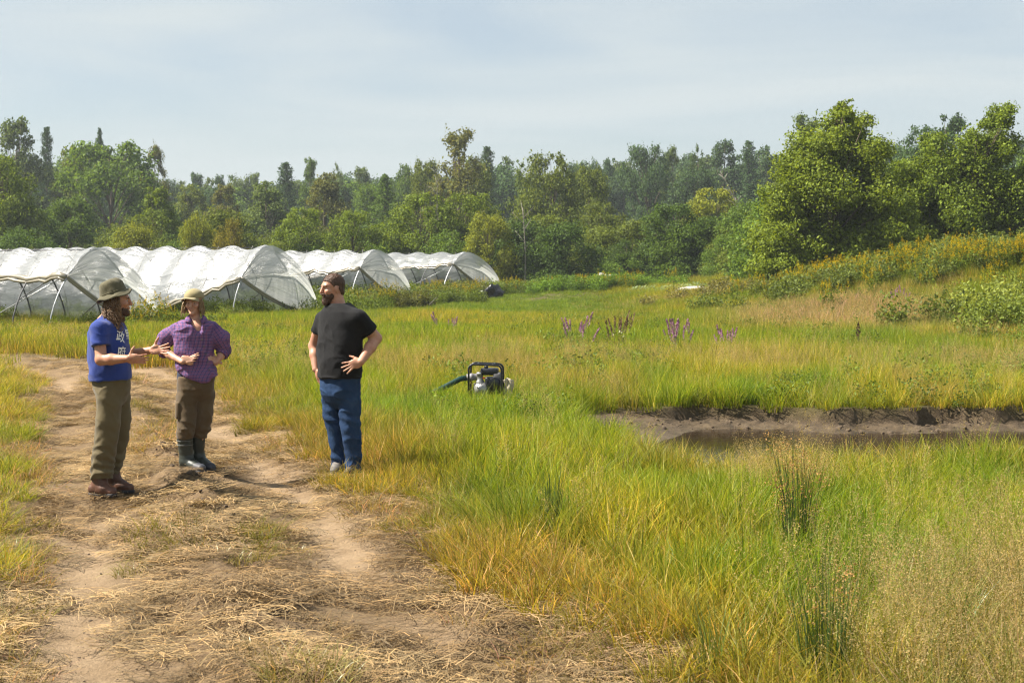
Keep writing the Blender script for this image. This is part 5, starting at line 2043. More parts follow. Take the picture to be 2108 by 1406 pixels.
    for _ in range(640):
        a = g.uniform(R(76), R(284))               # round the back and both sides, face left free
        h_ = g.uniform(-0.055, 0.055)
        out = F_ * math.cos(a) + Lf * math.sin(a)
        roots.append(hc + out * np.array([1, 1, 1]) * (0.080 + 0.012 * g.uniform(-1, 1)) + U * h_ + F_ * -0.004)
        fw = 0.16 if (math.cos(a) > -0.6) else 0.05
        dirs.append(out * 0.5 + F_ * fw * g.uniform(0.2, 1) + U * -0.5)
    mb = strands(roots, dirs, 0.215, 0.0040, 5, 0.011, 95, 1.25, 9, 4)
    mb.build('hair', M_HAIRBROWN, e)
    # beard
    fb = Field(hc - 0.16, hc + 0.16, 0.005)
    fb.ell(p(0.026, 0, -0.066), (0.059, 0.0575, 0.055), M, 0.01)
    fb.ell(p(0.066, 0, -0.103), (0.025, 0.029, 0.024), M, 0.02)
    fb.ell(p(0.092, 0, -0.056), (0.022, 0.030, 0.0125), M, 0.006, 'sub')
    cb = p(0, 0, -0.050)
    fb.clip(lambda X_, Y_, Z_: (X_ - cb[0]) * U[0] + (Y_ - cb[1]) * U[1] + (Z_ - cb[2]) * U[2] - 0.5 * np.maximum(0, 0.03 - ((X_ - hc[0]) * F_[0] + (Y_ - hc[1]) * F_[1])) * 1.5)
    bo, V, F = cloth_mesh('beard', fb, M_HAIRDARK, e, lambda V, Nn: folds(V, Nn, 0.006, 71, 40, 40), 1)
    fuzz('beard_hair', V, F, M_HAIRDARK, bo, 1500, 0.013, 0.0011, 4)
    brows(body, p, M_HAIRDARK)
    return e


# ---------------------------------------------------------------- the woman in the plaid shirt
def woman():
    d = 13.2
    X = px(400, 970, d)[0]
    z0 = float(height(np.array([X]), np.array([d]))[0])
    org = np.array([X, d, z0])
    dz = z0 - (CAMH - (974 - HZ) / FPX * d)
    e = thing('person', 'person in purple plaid shirt, pale cap and rubber boots, hands on hips', 'person', tuple(org))

    def P(x, y, dy=0.0):
        q = px(x, y, d + dy) - org
        q[2] += dz
        return q
    F_, Lf, U = frame((-0.10, -1.0, -0.05))
    hc = P(399, 625, 0.0)
    fd = Field((-0.48, -0.32, -0.02), (0.44, 0.34, 1.74), 0.0052)
    s = 0.93
    p, M = head_prims(fd, hc, F_, Lf, U, s, fem=True)
    fd.cone(hc + np.array([0, 0.02, -0.06]), P(402, 668, 0.02), 0.048, 0.060, 0.03)
    fd.ell(P(403, 676, 0.0), (0.12, 0.088, 0.07), None, 0.03)
    fd.chain([P(402, 690), P(402, 730), P(404, 790)], [0.10, 0.095, 0.10], 0.05)
    rl = [P(385, 800, -0.03), P(384, 870, -0.03), P(382, 955, 0.0)]
    ll = [P(422, 800, 0.04), P(416, 870, 0.06), P(408, 945, 0.10)]
    fd.chain(rl, [0.06, 0.045, 0.03], 0.03)
    fd.chain(ll, [0.06, 0.04, 0.03], 0.03)
    sR, eR, wR = P(365, 680, 0.02), P(333, 722, 0.07), P(376, 746, -0.15)
    fd.chain([sR, eR], [0.045, 0.038], 0.03)
    fd.chain([eR, eR * 0.6 + wR * 0.4, wR], [0.039, 0.036, 0.025], 0.02)
    hand(fd, wR, (0.93, -0.12, 0.33), (0.25, 0.35, 0.9), (0.1, 1, -0.1), 0.92, 0.25, 0.3, 0.6)
    sL, eL, wL = P(436, 680, 0.03), P(463, 722, 0.08), P(444, 748, -0.02)
    fd.chain([sL, eL], [0.045, 0.038], 0.03)
    fd.chain([eL, eL * 0.6 + wL * 0.4, wL], [0.039, 0.035, 0.026], 0.02)
    hand(fd, wL, (-0.55, 0.35, 0.62), (0.2, 0.2, 0.6), (-0.7, 0.3, -0.5), 0.92, 0.3, 0.2, 0.5)
    V, F = fd.surface(2)
    body = link('body', mesh_np('body', V, F, M_SKIN_W), e)
    eyes(body, p, M, F_, 0.9)
    brows(body, p, M_BLOND)
    # shirt, open at the neck, untucked with a curved hem
    fs = Field((-0.46, -0.26, 0.70), (0.42, 0.30, 1.50), 0.0062)
    secs = []
    for (yy, xl, xr, b) in [(656, 384, 421, 0.075), (662, 372, 432, 0.10), (672, 362, 441, 0.12), (690, 359, 441, 0.13), (712, 358, 439, 0.128), (735, 361, 437, 0.125), (752, 361, 442, 0.13), (775, 366, 449, 0.14), (792, 372, 452, 0.142)]:
        c0 = P((xl + xr) / 2, yy)
        secs.append((c0[2], c0[0], c0[1], (xr - xl) / 2 / FPX * d, b))
    fs.loft(secs, R(6), 0.02)
    fs.chain([sR + [0, 0, 0.005], sR * 0.45 + eR * 0.55 + [-0.02, 0, 0.02], eR + [0.004, 0, 0.012]], [0.060, 0.068, 0.058], 0.05)
    fs.chain([sL + [0, 0, 0.005], sL * 0.45 + eL * 0.55 + [0.02, 0, 0.02], eL + [-0.004, 0, 0.0]], [0.060, 0.068, 0.058], 0.05)
    # neck opening, a V
    fs.ell(P(402, 650, -0.04), (0.075, 0.09, 0.055), None, 0.006, 'sub')
    fs.cone(P(403, 652, -0.07), P(411, 686, -0.125), 0.075, 0.022, 0.006, 'sub')
    # folded tails
    hx = np.array([P(q, 780)[0] for q in (350, 362, 380, 400, 424, 436, 438, 452, 470)])
    hz = np.array([P(400, q)[2] for q in (752, 757, 770, 781, 786, 785, 779, 774, 770)])
    fs.clip(lambda X_, Y_, Z_: np.maximum(np.where(np.abs(X_) < 0.26, np.interp(X_, hx, hz) - Z_, -1), -1))
    # sleeve ends
    for (s0, e0, w0) in ((sR, eR, wR), (sL, eL, wL)):
        dd = unit(w0 - e0)
        c0 = e0 + dd * 0.045
        fs.clip(lambda X_, Y_, Z_: np.where((X_ - c0[0]) ** 2 + (Y_ - c0[1]) ** 2 + (Z_ - c0[2]) ** 2 < 0.078 ** 2, (X_ - c0[0]) * dd[0] + (Y_ - c0[1]) * dd[1] + (Z_ - c0[2]) * dd[2], -1))

    def cloth(V, Nn):
        arm = np.zeros(len(V)); u = V[:, 0] * 1.0 + np.abs(V[:, 1]) * np.sign(V[:, 0]) * 0.6; v = V[:, 2].copy()
        u = u - 0.16 * (v - 1.1)
        for (s0, e0) in ((sR, eR), (sL, eL)):
            dd = e0 - s0
            tt = np.clip(((V - s0) @ dd) / (dd @ dd), 0, 1)
            q = V - s0 - tt[:, None] * dd
            m = (np.linalg.norm(q, axis=1) < 0.095) & ((np.abs(V[:, 0]) > 0.185) | (tt > 0.45))
            ud = unit(dd)
            bb = unit(np.cross(ud, (0, 1, 0)))
            cc = np.cross(ud, bb)
            an = np.arctan2(q @ bb, q @ cc)
            u = np.where(m, an * 0.068, u)
            v = np.where(m, tt * np.linalg.norm(dd), v)
        return {'cloth': np.stack([u, v, 0 * u], -1)}
    shirt, V, F = cloth_mesh('plaid_shirt', fs, M_PLAID, e, lambda V, Nn: folds(V, Nn, 0.014, 41, 11, 11, 0.6), 2, cloth)
    # rolled cuffs
    for (s0, e0, w0) in ((sR, eR, wR), (sL, eL, wL)):
        dd = unit(w0 - e0)
        c0 = e0 + dd * 0.035
        b1 = unit(np.cross(dd, (0.3, 1, 0.2))); b2 = np.cross(dd, b1)
        mb = MB()
        a = np.linspace(0, 2 * np.pi, 22)
        for q, rr in ((0.0, 0.050), (0.018, 0.048)):
            mb.tube(np.stack([c0 + dd * q + b1 * rr * math.cos(w) + b2 * rr * math.sin(w) for w in a]), 0.014, 7, False)
        V = np.concatenate(mb.V)
        link('cuff', mesh_np('cuff', V, np.concatenate(mb.Q), M_PLAID, True, {'cloth': np.stack([V[:, 0] * 1.0, V[:, 2], 0 * V[:, 0]], -1)}), shirt)
    # collar: two turned-down wings laid on the shoulders
    def on_cloth(x, y, off):
        dys = np.linspace(-0.26, 0.10, 140)
        ray = np.array([P(x, y, w) for w in dys])
        hit = np.argmax(fs.sample(ray) < off)
        return ray[hit] if fs.sample(ray).min() < off else P(x, y, 0.0)
    for wing in ([(390, 647), (381, 656), (380, 662), (393, 666), (396, 660), (391, 655)], [(414, 648), (424, 654), (427, 660), (419, 669), (413, 664), (416, 656)]):
        VV = np.array([on_cloth(x_, y_, 0.016) for x_, y_ in wing])
        ctr = VV.mean(0) + np.array([0, -0.006, 0])
        VV = np.concatenate([VV, [ctr]])
        me = mesh_np('collar', VV, np.array([[k, (k + 1) % 6, 6] for k in range(6)]), M_PLAID, True, {'cloth': np.stack([VV[:, 0], VV[:, 2], 0 * VV[:, 0]], -1)})
        co_ = link('collar', me, shirt)
        md = co_.modifiers.new('thick', 'SOLIDIFY'); md.thickness = 0.006
    # button placket and buttons
    line = [(412, 688), (416, 700), (420, 714), (424, 730), (428, 746), (431, 762), (433, 778)]
    Pl = []
    for q in line:
        dys = np.linspace(-0.26, 0.05, 120)
        ray = np.array([P(q[0], q[1], w) for w in dys])
        hit = np.argmax(fs.sample(ray) < 0.012)
        Pl.append(ray[hit])
    for k in (1, 2, 3, 4, 5):
        mb = MB()
        mb.lathe([(0.0001, -0.003), (0.007, -0.003), (0.0075, 0.0), (0.006, 0.003), (0.0001, 0.003)], Pl[k] + [0, -0.004, 0], (0, -1, 0), 10)
        mb.build('button', M_SNEAKWHITE, shirt)
    # undershirt showing at waist and neck
    fu = Field((-0.30, -0.22, 0.80), (0.30, 0.25, 1.02), 0.007)
    c1, c2 = P(402, 756), P(403, 783)
    fu.loft([(c2[2], c2[0] - 0.005, c2[1], 0.170, 0.112), (c1[2], c1[0], c1[1], 0.162, 0.108)], 0, 0.01)
    cloth_mesh('undershirt', fu, M_NAVY, e, None, 1)
    # trousers
    ft = Field((-0.30, -0.25, 0.24), (0.30, 0.32, 0.96), 0.0062)
    secs = []
    for (yy, xl, xr, b) in [(776, 366, 440, 0.125), (790, 364, 441, 0.135), (800, 364, 441, 0.135), (814, 374, 434, 0.11), (826, 388, 420, 0.06)]:
        c0 = P((xl + xr) / 2, yy)
        secs.append((c0[2], c0[0], c0[1], (xr - xl) / 2 / FPX * d, b))
    ft.chain([P(387, 795, -0.02), P(386, 815, -0.03), P(385, 850, -0.04), P(383, 880, -0.05), P(380, 902, -0.03)], [0.090, 0.098, 0.090, 0.086, 0.080], 0.010)
    ft.chain([P(420, 795, 0.04), P(421, 815, 0.05), P(419, 850, 0.05), P(415, 878, 0.04), P(408, 902, 0.08)], [0.088, 0.094, 0.088, 0.084, 0.072], 0.010)
    ft.loft(secs, R(8), 0.022)
    ft.clip(lambda X_, Y_, Z_: P(0, 903)[2] - Z_)
    cloth_mesh('trousers', ft, M_BROWNC, e, lambda V, Nn: folds(V, Nn, 0.013, 51, 8, 8, 0.6) + 0.006 * np.sin(V[:, 2] * 55 + 4 * V[:, 0] / 0.1) * np.clip((0.58 - V[:, 2]) / 0.2, 0, 1), 2)
    # cargo pocket
    mb = MB()
    mb.box(P(373, 845, -0.06), (0.05, 0.13, 0.16), Matrix.Rotation(R(-25), 3, 'Z'), 0.02)
    mb.build('cargo_pocket', M_BROWNC, e)
    b1 = boot(e, P(379, 973, 0.04), P(414, 975, -0.13), P(384, 950, 0.0), P(380, 893, -0.02), 0.076, M_RUBBER, M_SOLE, r_ankle=0.058, toe_r=0.043)
    b2 = boot(e, P(407, 965, 0.14), P(434, 963, 0.0), P(408, 940, 0.12), P(407, 895, 0.09), 0.070, M_RUBBER, M_SOLE, r_ankle=0.054, toe_r=0.042)
    # pale foot part of the boots and the shaft stripes
    for bo, he, to in ((b1, P(379, 973, 0.04), P(414, 975, -0.13)), (b2, P(407, 965, 0.14), P(434, 963, 0.0))):
        ff = Field(np.minimum(he, to) - 0.1, np.maximum(he, to) + 0.14, 0.0055)
        he, to = he.copy(), to.copy()
        he[2] = to[2] = min(bo.children[0].data.vertices[k].co.z for k in range(len(bo.children[0].data.vertices)))
        mid = he * 0.6 + to * 0.4
        ff.cone(mid + [0, 0, 0.052], to + [0, 0, 0.040], 0.050, 0.047, 0.02)
        ff.clip(lambda X_, Y_, Z_: he[2] + 0.028 - Z_)
        cloth_mesh('boot_foot', ff, M_RUBBERFOOT, bo, None, 1)
    for (cx, cy, dy) in ((380, 907, -0.02), (380.5, 916, -0.02)):
        mb = MB()
        a = np.linspace(0, 2 * np.pi, 26)
        c0 = P(cx, cy, dy)
        mb.tube(np.stack([c0 + [0.0745 * math.cos(w), 0.0745 * math.sin(w), 0] for w in a]), 0.003, 5, False)
        mb.build('shaft_ring', M_GREYSTRIPE, b1)
    # hair under the cap, blowing out to the left
    g = np.random.default_rng(9)
    roots, dirs = [], []
    for _ in range(420):
        a = g.uniform(R(65), R(295))
        out = F_ * math.cos(a) + Lf * math.sin(a)
        roots.append(hc + out * 0.070 * s + U * g.uniform(-0.03, 0.045))
        w = 0.55 if (out @ Lf) < -0.3 else 0.12            # her right, the picture's left
        dirs.append(out * (0.35 + w) + U * -0.35 + F_ * 0.15)
    mb = strands(roots, dirs, 0.105, 0.0036, 6, 0.006, 60, 0.95, 8, 4)
    mb.build('hair', M_BLOND, e)
    # cap
    cF, cL, cU = frame((-0.30, -1.0, 0.02))
    na = 40
    a = np.linspace(0, 2 * np.pi, na, endpoint=False)
    th = np.linspace(0, R(96), 12)
    V = np.zeros((na, 12, 3))
    for j, q in enumerate(th):
        r = math.sin(q)
        z = math.cos(q)
        seam = 1 + 0.012 * np.cos(a * 6)
        V[:, j] = cF[None] * (0.100 * r * np.cos(a) * seam)[:, None] + cL[None] * (0.084 * r * np.sin(a) * seam)[:, None] + cU[None] * (0.078 * z) + 0 * a[:, None]
    V += hc + cU * 0.058 * s - cF * 0.004
    cap = link('cap', mesh_np('cap', V.reshape(-1, 3), grid_faces(na, 12, True), M_CAP), e)
    md = cap.modifiers.new('thick', 'SOLIDIFY'); md.thickness = 0.004
    nb_, nc = 17, 7
    V = np.zeros((nb_, nc, 3))
    for i, b in enumerate(np.linspace(-1, 1, nb_)):
        for j, q in enumerate(np.linspace(0, 1, nc)):
            an = b * R(62)
            f0, l0 = 0.098 * math.cos(an), 0.083 * math.sin(an)
            ext = 0.066 * math.sqrt(max(0, 1 - b ** 4)) * q
            V[i, j] = cF * (f0 + ext) + cL * l0 * (1 + 0.06 * q) + cU * (-0.004 - 0.012 * q - 0.020 * b * b * (0.3 + q))
    V += hc + cU * 0.058 * s - cF * 0.004
    bill = link('bill', mesh_np('bill', V.reshape(-1, 3), grid_faces(nb_, nc), M_CAP), cap)
    md = bill.modifiers.new('thick', 'SOLIDIFY'); md.thickness = 0.005
    return e


# ---------------------------------------------------------------- the man in the black T-shirt
def man_black():
    d = 13.0
    X = px(712, 970, d)[0]
    z0 = float(height(np.array([X]), np.array([d]))[0])
    org = np.array([X, d, z0])
    dz = z0 - (CAMH - (972 - HZ) / FPX * d)
    e = thing('person', 'person in black T-shirt and blue jeans with a full beard, one hand on hip', 'person', tuple(org))

    def P(x, y, dy=0.0):
        q = px(x, y, d + dy) - org
        q[2] += dz
        return q
    F_, Lf, U = frame((-0.86, -0.50, -0.06))
    hc = P(684, 586, 0.0)
    fd = Field((-0.42, -0.40, -0.02), (0.42, 0.42, 1.94), 0.0054)
    s = 1.05
    p, M = head_prims(fd, hc, F_, Lf, U, s)
    fd.cone(hc + np.array([0.025, 0.015, -0.05]), P(695, 628, 0.02), 0.066, 0.082, 0.03)
    fd.chain([P(702, 655), P(702, 700), P(702, 770)], [0.11, 0.12, 0.11], 0.05)
    fd.chain([P(684, 800, 0.07), P(690, 880, 0.07), P(699, 950, 0.07)], [0.08, 0.06, 0.04], 0.03)
    fd.chain([P(720, 800, -0.06), P(724, 880, -0.06), P(727, 960, -0.06)], [0.09, 0.065, 0.045], 0.03)
    sN, eN, wN = P(738, 645, -0.14), P(774, 689, -0.02), P(743, 737, -0.24)
    fd.chain([sN, eN], [0.068, 0.052], 0.03)
    fd.chain([eN, eN * 0.62 + wN * 0.38, wN], [0.052, 0.052, 0.034], 0.02)
    hand(fd, wN, (-0.92, -0.16, -0.34), (-0.15, 0.2, 0.95), (0.0, 1, 0.0), 1.05, 0.12, 0.6, 0.45, (0.22, 0.02, -0.18, -0.5))
    sF, eF, wF = P(664, 648, 0.15), P(646, 704, 0.24), P(650, 752, 0.12)
    fd.chain([sF, eF], [0.062, 0.048], 0.03)
    fd.chain([eF, eF * 0.6 + wF * 0.4, wF], [0.048, 0.046, 0.032], 0.02)
    hand(fd, wF, (0.25, -0.1, -0.95), (0.3, -0.7, 0.2), (0.9, 0.3, 0.2), 1.0, 0.3, 0.2, 0.5)
    V, F = fd.surface(2)
    body = link('body', mesh_np('body', V, F, M_SKIN_B), e)
    eyes(body, p, M, F_, 1.0)
    brows(body, p, M_HAIRDARK)
    # shirt; body turned three-quarters to the left
    ang = math.atan2(-0.77, -0.64)
    fs = Field((-0.42, -0.38, 0.84), (0.40, 0.40, 1.72), 0.0064)
    secs = []
    for (yy, xl, xr, th_) in [(617, 682, 716, 0.10), (624, 668, 731, 0.12), (634, 659, 744, 0.14), (650, 655, 749, 0.155), (680, 653, 749, 0.165), (710, 652, 746, 0.172), (738, 652, 744, 0.178), (772, 655, 744, 0.172)]:
        c0 = P((xl + xr) / 2, yy)
        hw = (xr - xl) / 2 / FPX * d
        wd = math.sqrt(max(0.07 ** 2, hw ** 2 - (th_ * 0.64) ** 2)) / 0.77
        secs.append((c0[2], c0[0], c0[1], th_, min(wd, 0.235)))
    fs.loft(secs, ang, 0.02)
    fs.cone(sN + [0, 0, -0.012], sN + (eN - sN) * 0.76, 0.080, 0.078, 0.07)
    fs.cone(sF + [0, 0, -0.012], sF + (eF - sF) * 0.72, 0.074, 0.070, 0.06)
    fs.ell(P(694, 610, 0.0), (0.098, 0.09, 0.055), None, 0.008, 'sub')
    for (s0, e0, q) in ((sN, eN, 0.66), (sF, eF, 0.52)):
        dd = unit(e0 - s0)
        c0 = s0 + (e0 - s0) * q
        fs.clip(lambda X_, Y_, Z_: np.where(((X_ - c0[0]) ** 2 + (Y_ - c0[1]) ** 2 + (Z_ - c0[2]) ** 2 < 0.15 ** 2) & (np.abs(X_ - 0.0) > 0.16), (X_ - c0[0]) * dd[0] + (Y_ - c0[1]) * dd[1] + (Z_ - c0[2]) * dd[2], -1))
    fs.clip(lambda X_, Y_, Z_: P(0, 769)[2] - Z_)
    cloth_mesh('t_shirt', fs, M_BLACK, e, lambda V, Nn: folds(V, Nn, 0.012, 61, 8, 8, 0.7) * np.clip((1.55 - V[:, 2]) * 4, 0.25, 1), 3)
    # jeans
    ft = Field((-0.36, -0.32, 0.03), (0.32, 0.34, 1.04), 0.0064)
    secs = []
    for (yy, xl, xr, th_) in [(760, 659, 741, 0.15), (785, 659, 741, 0.16), (804, 662, 740, 0.155), (820, 672, 731, 0.12), (833, 688, 712, 0.05)]:
        c0 = P((xl + xr) / 2, yy)
        hw = (xr - xl) / 2 / FPX * d
        secs.append((c0[2], c0[0], c0[1], th_, math.sqrt(max(0.03 ** 2, hw ** 2 - (th_ * 0.64) ** 2)) / 0.77))
    ft.chain([P(684, 795, 0.06), P(682, 815, 0.07), P(685, 855, 0.06), P(691, 895, 0.07), P(697, 930, 0.08), P(699, 952, 0.08)], [0.085, 0.088, 0.079, 0.068, 0.066, 0.068], 0.010)
    ft.chain([P(718, 795, -0.05), P(719, 815, -0.06), P(720, 855, -0.07), P(725, 895, -0.07), P(727, 935, -0.06), P(727, 966, -0.06)], [0.10, 0.104, 0.093, 0.083, 0.073, 0.072], 0.010)
    ft.loft(secs, ang, 0.022)
    ft.clip(lambda X_, Y_, Z_: P(0, 965)[2] - Z_)
    cloth_mesh('jeans', ft, M_DENIM, e, lambda V, Nn: folds(V, Nn, 0.011, 67, 9, 7, 0.5) + 0.007 * np.sin(V[:, 2] * 62 + V[:, 0] * 20) * np.clip((0.30 - V[:, 2]) / 0.2, 0, 1) + 0.006 * np.sin(V[:, 2] * 60 + V[:, 0] * 30) * np.exp(-((V[:, 2] - 0.52) / 0.06) ** 2), 2)
    boot(e, P(700, 968, 0.12), P(688, 966, -0.03), P(699, 950, 0.08), P(699, 940, 0.08), 0.05, M_SNEAKWHITE, M_SOLE, name='shoe')
    boot(e, P(732, 975, 0.0), P(716, 976, -0.18), P(728, 958, -0.05), P(728, 950, -0.05), 0.05, M_SNEAK, M_SNEAKWHITE, name='shoe')
    # short hair
    fh = Field(hc - 0.17, hc + 0.17, 0.0048)
    fh.ell(p(-0.016, 0, 0.038), np.array([0.0995, 0.0795, 0.0905]) * s, M, 0.01)
    fh.ell(p(-0.050, 0, -0.030), np.array([0.058, 0.066, 0.060]) * s, M, 0.03)

    def hl(X_, Y_, Z_):
        q = [(X_ - hc[0]) * A[0] + (Y_ - hc[1]) * A[1] + (Z_ - hc[2]) * A[2] for A in (F_, Lf, U)]
        line = np.interp(q[0] / s, [-0.12, -0.06, -0.02, 0.012, 0.03, 0.055, 0.09], [-0.07, -0.06, 0.012, 0.000, 0.035, 0.062, 0.066]) * s
        return line - q[2]
    fh.clip(hl)
    hair, V, F = cloth_mesh('hair', fh, M_HAIRDARK, e, lambda V, Nn: folds(V, Nn, 0.004, 73, 45, 45), 1)
    fuzz('hair_tips', V, F, M_HAIRDARK, hair, 3600, 0.010, 0.0010, 5, (-0.3, -0.1, 0.1))
    # full beard
    fb = Field(hc - 0.18, hc + 0.17, 0.0048)
    fb.ell(p(0.024, 0, -0.062), np.array([0.067, 0.0625, 0.064]) * s, M, 0.02)
    fb.ell(p(0.070, 0, -0.112), np.array([0.032, 0.036, 0.034]) * s, M, 0.03)
    fb.ell(p(0.094, 0, -0.042), np.array([0.016, 0.032, 0.010]) * s, M, 0.015)
    fb.ell(p(0.102, 0, -0.060), np.array([0.014, 0.026, 0.0085]) * s, M, 0.003, 'sub')

    def bl(X_, Y_, Z_):
        q = [(X_ - hc[0]) * A[0] + (Y_ - hc[1]) * A[1] + (Z_ - hc[2]) * A[2] for A in (F_, Lf, U)]
        line = np.interp(q[0] / s, [-0.05, 0.0, 0.02, 0.05, 0.075, 0.09], [0.0, 0.0, -0.030, -0.052, -0.046, -0.040]) * s
        return np.maximum(q[2] - line, -0.012 * s - q[0])
    fb.clip(bl)
    bo, V, F = cloth_mesh('beard', fb, M_BEARD, e, lambda V, Nn: folds(V, Nn, 0.005, 75, 45, 45), 1)
    fuzz('beard_hair', V, F, M_BEARD, bo, 2600, 0.011, 0.0010, 6)
    return e


man_blue()
woman()
man_black()
# ------------------------------------------------------------------ pump by the pond
M_BLACKPAINT = principled('black_painted_tube', (0.018, 0.019, 0.022), 0.35, 0.2, var=0.2)
M_TANK = principled('black_tank', (0.014, 0.015, 0.020), 0.3, var=0.2)
M_ALU = principled('cast_aluminium', (0.27, 0.27, 0.265), 0.45, 0.6, var=0.25, vscale=20)
M_GREYPLASTIC = principled('grey_plastic', (0.20, 0.19, 0.20), 0.5)
M_HOSE = principled('green_hose', (0.006, 0.034, 0.026), 0.35, var=0.2)
M_CANVAS = principled('pale_canvas', (0.38, 0.33, 0.25), 0.85, var=0.15, bump_s=0.4, bump_scale=25)
M_REDCAP = principled('red_label', (0.35, 0.03, 0.02), 0.5)


def pump():
    x0, y0 = PUMP_XY
    z0 = float(height(np.array([x0]), np.array([y0]))[0])
    e = thing('water_pump', 'black framed engine water pump standing in the grass by the pond', 'water pump', (x0, y0, z0), R(-4))
    Lx, Ly, H = 0.225, 0.155, 0.545

    def hoop(y, lean=0.0):
        r = 0.07
        pts = [(-Lx - 0.01, y, 0.03), (-Lx - 0.01, y, H - r)]
        for a in np.linspace(math.pi, math.pi / 2, 6)[1:]:
            pts.append((-Lx - 0.01 + r + r * math.cos(a), y, H - r + r * math.sin(a)))
        for a in np.linspace(math.pi / 2, 0, 6):
            pts.append((Lx - r + r * math.cos(a), y, H - 0.012 - r + r * math.sin(a)))
        pts += [(Lx, y, 0.25), (Lx, y, 0.03)]
        return np.array(pts)
    for y in (-Ly, Ly):
        mb = MB(); mb.tube(hoop(y), 0.0145, 9); mb.build('frame_hoop', M_BLACKPAINT, e)
    for x in (-0.12, 0.11):
        mb = MB(); mb.tube(np.array([(x, -Ly, H - 0.002), (x, Ly, H - 0.002)]), 0.012, 8); mb.build('cross_bar', M_BLACKPAINT, e)
    for x in (-Lx, Lx):
        mb = MB(); mb.tube(np.array([(x, -Ly, 0.04), (x, Ly, 0.04)]), 0.0125, 8); mb.build('cross_bar', M_BLACKPAINT, e)
    for y in (-Ly, Ly):
        mb = MB(); mb.tube(np.array([(-Lx, y, 0.04), (Lx, y, 0.04)]), 0.0125, 8); mb.build('foot_rail', M_BLACKPAINT, e)
    mb = MB(); mb.box((0.045, 0, 0.435), (0.25, 0.20, 0.095), None, 0.03); tk = mb.build('fuel_tank', M_TANK, e)
    mb = MB(); mb.lathe([(0.0001, 0.03), (0.026, 0.03), (0.03, 0.02), (0.03, 0.0), (0.02, -0.01)], (0.0, -0.02, 0.485), (0, 0, 1), 14); mb.build('fuel_cap', M_BLACKPAINT, tk)
    mb = MB(); mb.box((0.155, -0.02, 0.375), (0.11, 0.16, 0.10), None, 0.02); mb.build('air_filter', M_GREYPLASTIC, e)
    mb = MB(); mb.box((0.10, 0.0, 0.24), (0.22, 0.22, 0.24), None, 0.025)
    for k in range(6):
        mb.box((0.10, -0.118, 0.17 + 0.028 * k), (0.17, 0.02, 0.010), None, 0.003)
    mb.build('engine_block', M_BLACKPAINT, e)
    mb = MB(); mb.lathe([(0.0001, 0.03), (0.05, 0.03), (0.085, 0.02), (0.095, 0.0), (0.095, -0.05)], (0.13, -0.115, 0.27), (0, -1, 0), 22); mb.build('recoil_starter', M_TANK, e)
    # pump volute with its outlet and inlet
    mb = MB(); mb.lathe([(0.0001, 0.075), (0.045, 0.075), (0.05, 0.06), (0.082, 0.05), (0.112, 0.02), (0.118, -0.02), (0.10, -0.055), (0.06, -0.07)], (-0.075, -0.06, 0.185), (-0.35, -1, 0), 26)
    vol = mb.build('pump_housing', M_ALU, e)
    for k in range(6):
        a = k * math.pi / 3
        mb = MB(); mb.lathe([(0.0001, 0.012), (0.010, 0.012), (0.010, -0.01)], (-0.075 - 0.033 + 0.098 * math.cos(a) * 0.94, -0.06 - 0.052 + 0.02 * math.cos(a), 0.185 + 0.098 * math.sin(a)), (-0.35, -1, 0), 8)
        mb.build('bolt', M_GREYPLASTIC, vol)
    mb = MB(); mb.lathe([(0.062, -0.05), (0.058, -0.02), (0.042, 0.0), (0.042, 0.06), (0.050, 0.065), (0.050, 0.10), (0.035, 0.105)], (-0.085, -0.05, 0.325), (0, 0, 1), 20); mb.build('outlet', M_ALU, e)
    mb = MB(); mb.lathe([(0.046, 0.0), (0.046, 0.05), (0.055, 0.055), (0.055, 0.085), (0.047, 0.09), (0.047, 0.14), (0.03, 0.142)], (-0.135, -0.02, 0.36), (-1, -0.1, -0.05), 20); mb.build('hose_coupling', M_GREYPLASTIC, e)
    mb = MB(); mb.box((-0.02, -0.155, 0.355), (0.035, 0.006, 0.022), None, 0.002); mb.build('warning_plate', M_REDCAP, e)
    # hoses are separate things
    p0 = np.array([x0 - 0.285, y0 - 0.03, z0 + 0.345])
    pts = [p0, p0 + [-0.08, -0.02, -0.01], p0 + [-0.22, -0.06, -0.08], p0 + [-0.40, -0.10, -0.17], p0 + [-0.62, -0.16, -0.27], p0 + [-0.85, -0.25, -0.33], p0 + [-1.2, -0.5, -0.345]]
    mb = MB(); mb.tube(np.array(pts), 0.038, 12); h = mb.build('suction_hose', M_HOSE)
    tag(h, 'dark green suction hose running from the pump down into the grass', 'hose')
    # folded canvas lay-flat hose on the right
    ns, nv = 12, 22
    V = np.zeros((ns, nv, 3))
    for i, u in enumerate(np.linspace(-1, 1, ns)):
        for j, v in enumerate(np.linspace(0, 1, nv)):
            V[i, j] = (x0 + 0.30 + 0.055 * u * (1 - 0.15 * v) + 0.012 * math.sin(v * 9), y0 - 0.06 + 0.03 * math.cos(u * 4 + v * 3) - 0.10 * v ** 2, z0 + 0.34 - 0.31 * v + 0.012 * math.cos(u * 3))
    o = link('lay_flat_hose', mesh_np('lay_flat_hose', V.reshape(-1, 3), grid_faces(ns, nv), M_CANVAS))
    md = o.modifiers.new('thick', 'SOLIDIFY'); md.thickness = 0.03
    tag(o, 'pale canvas hose hanging off the right side of the pump', 'hose')


pump()

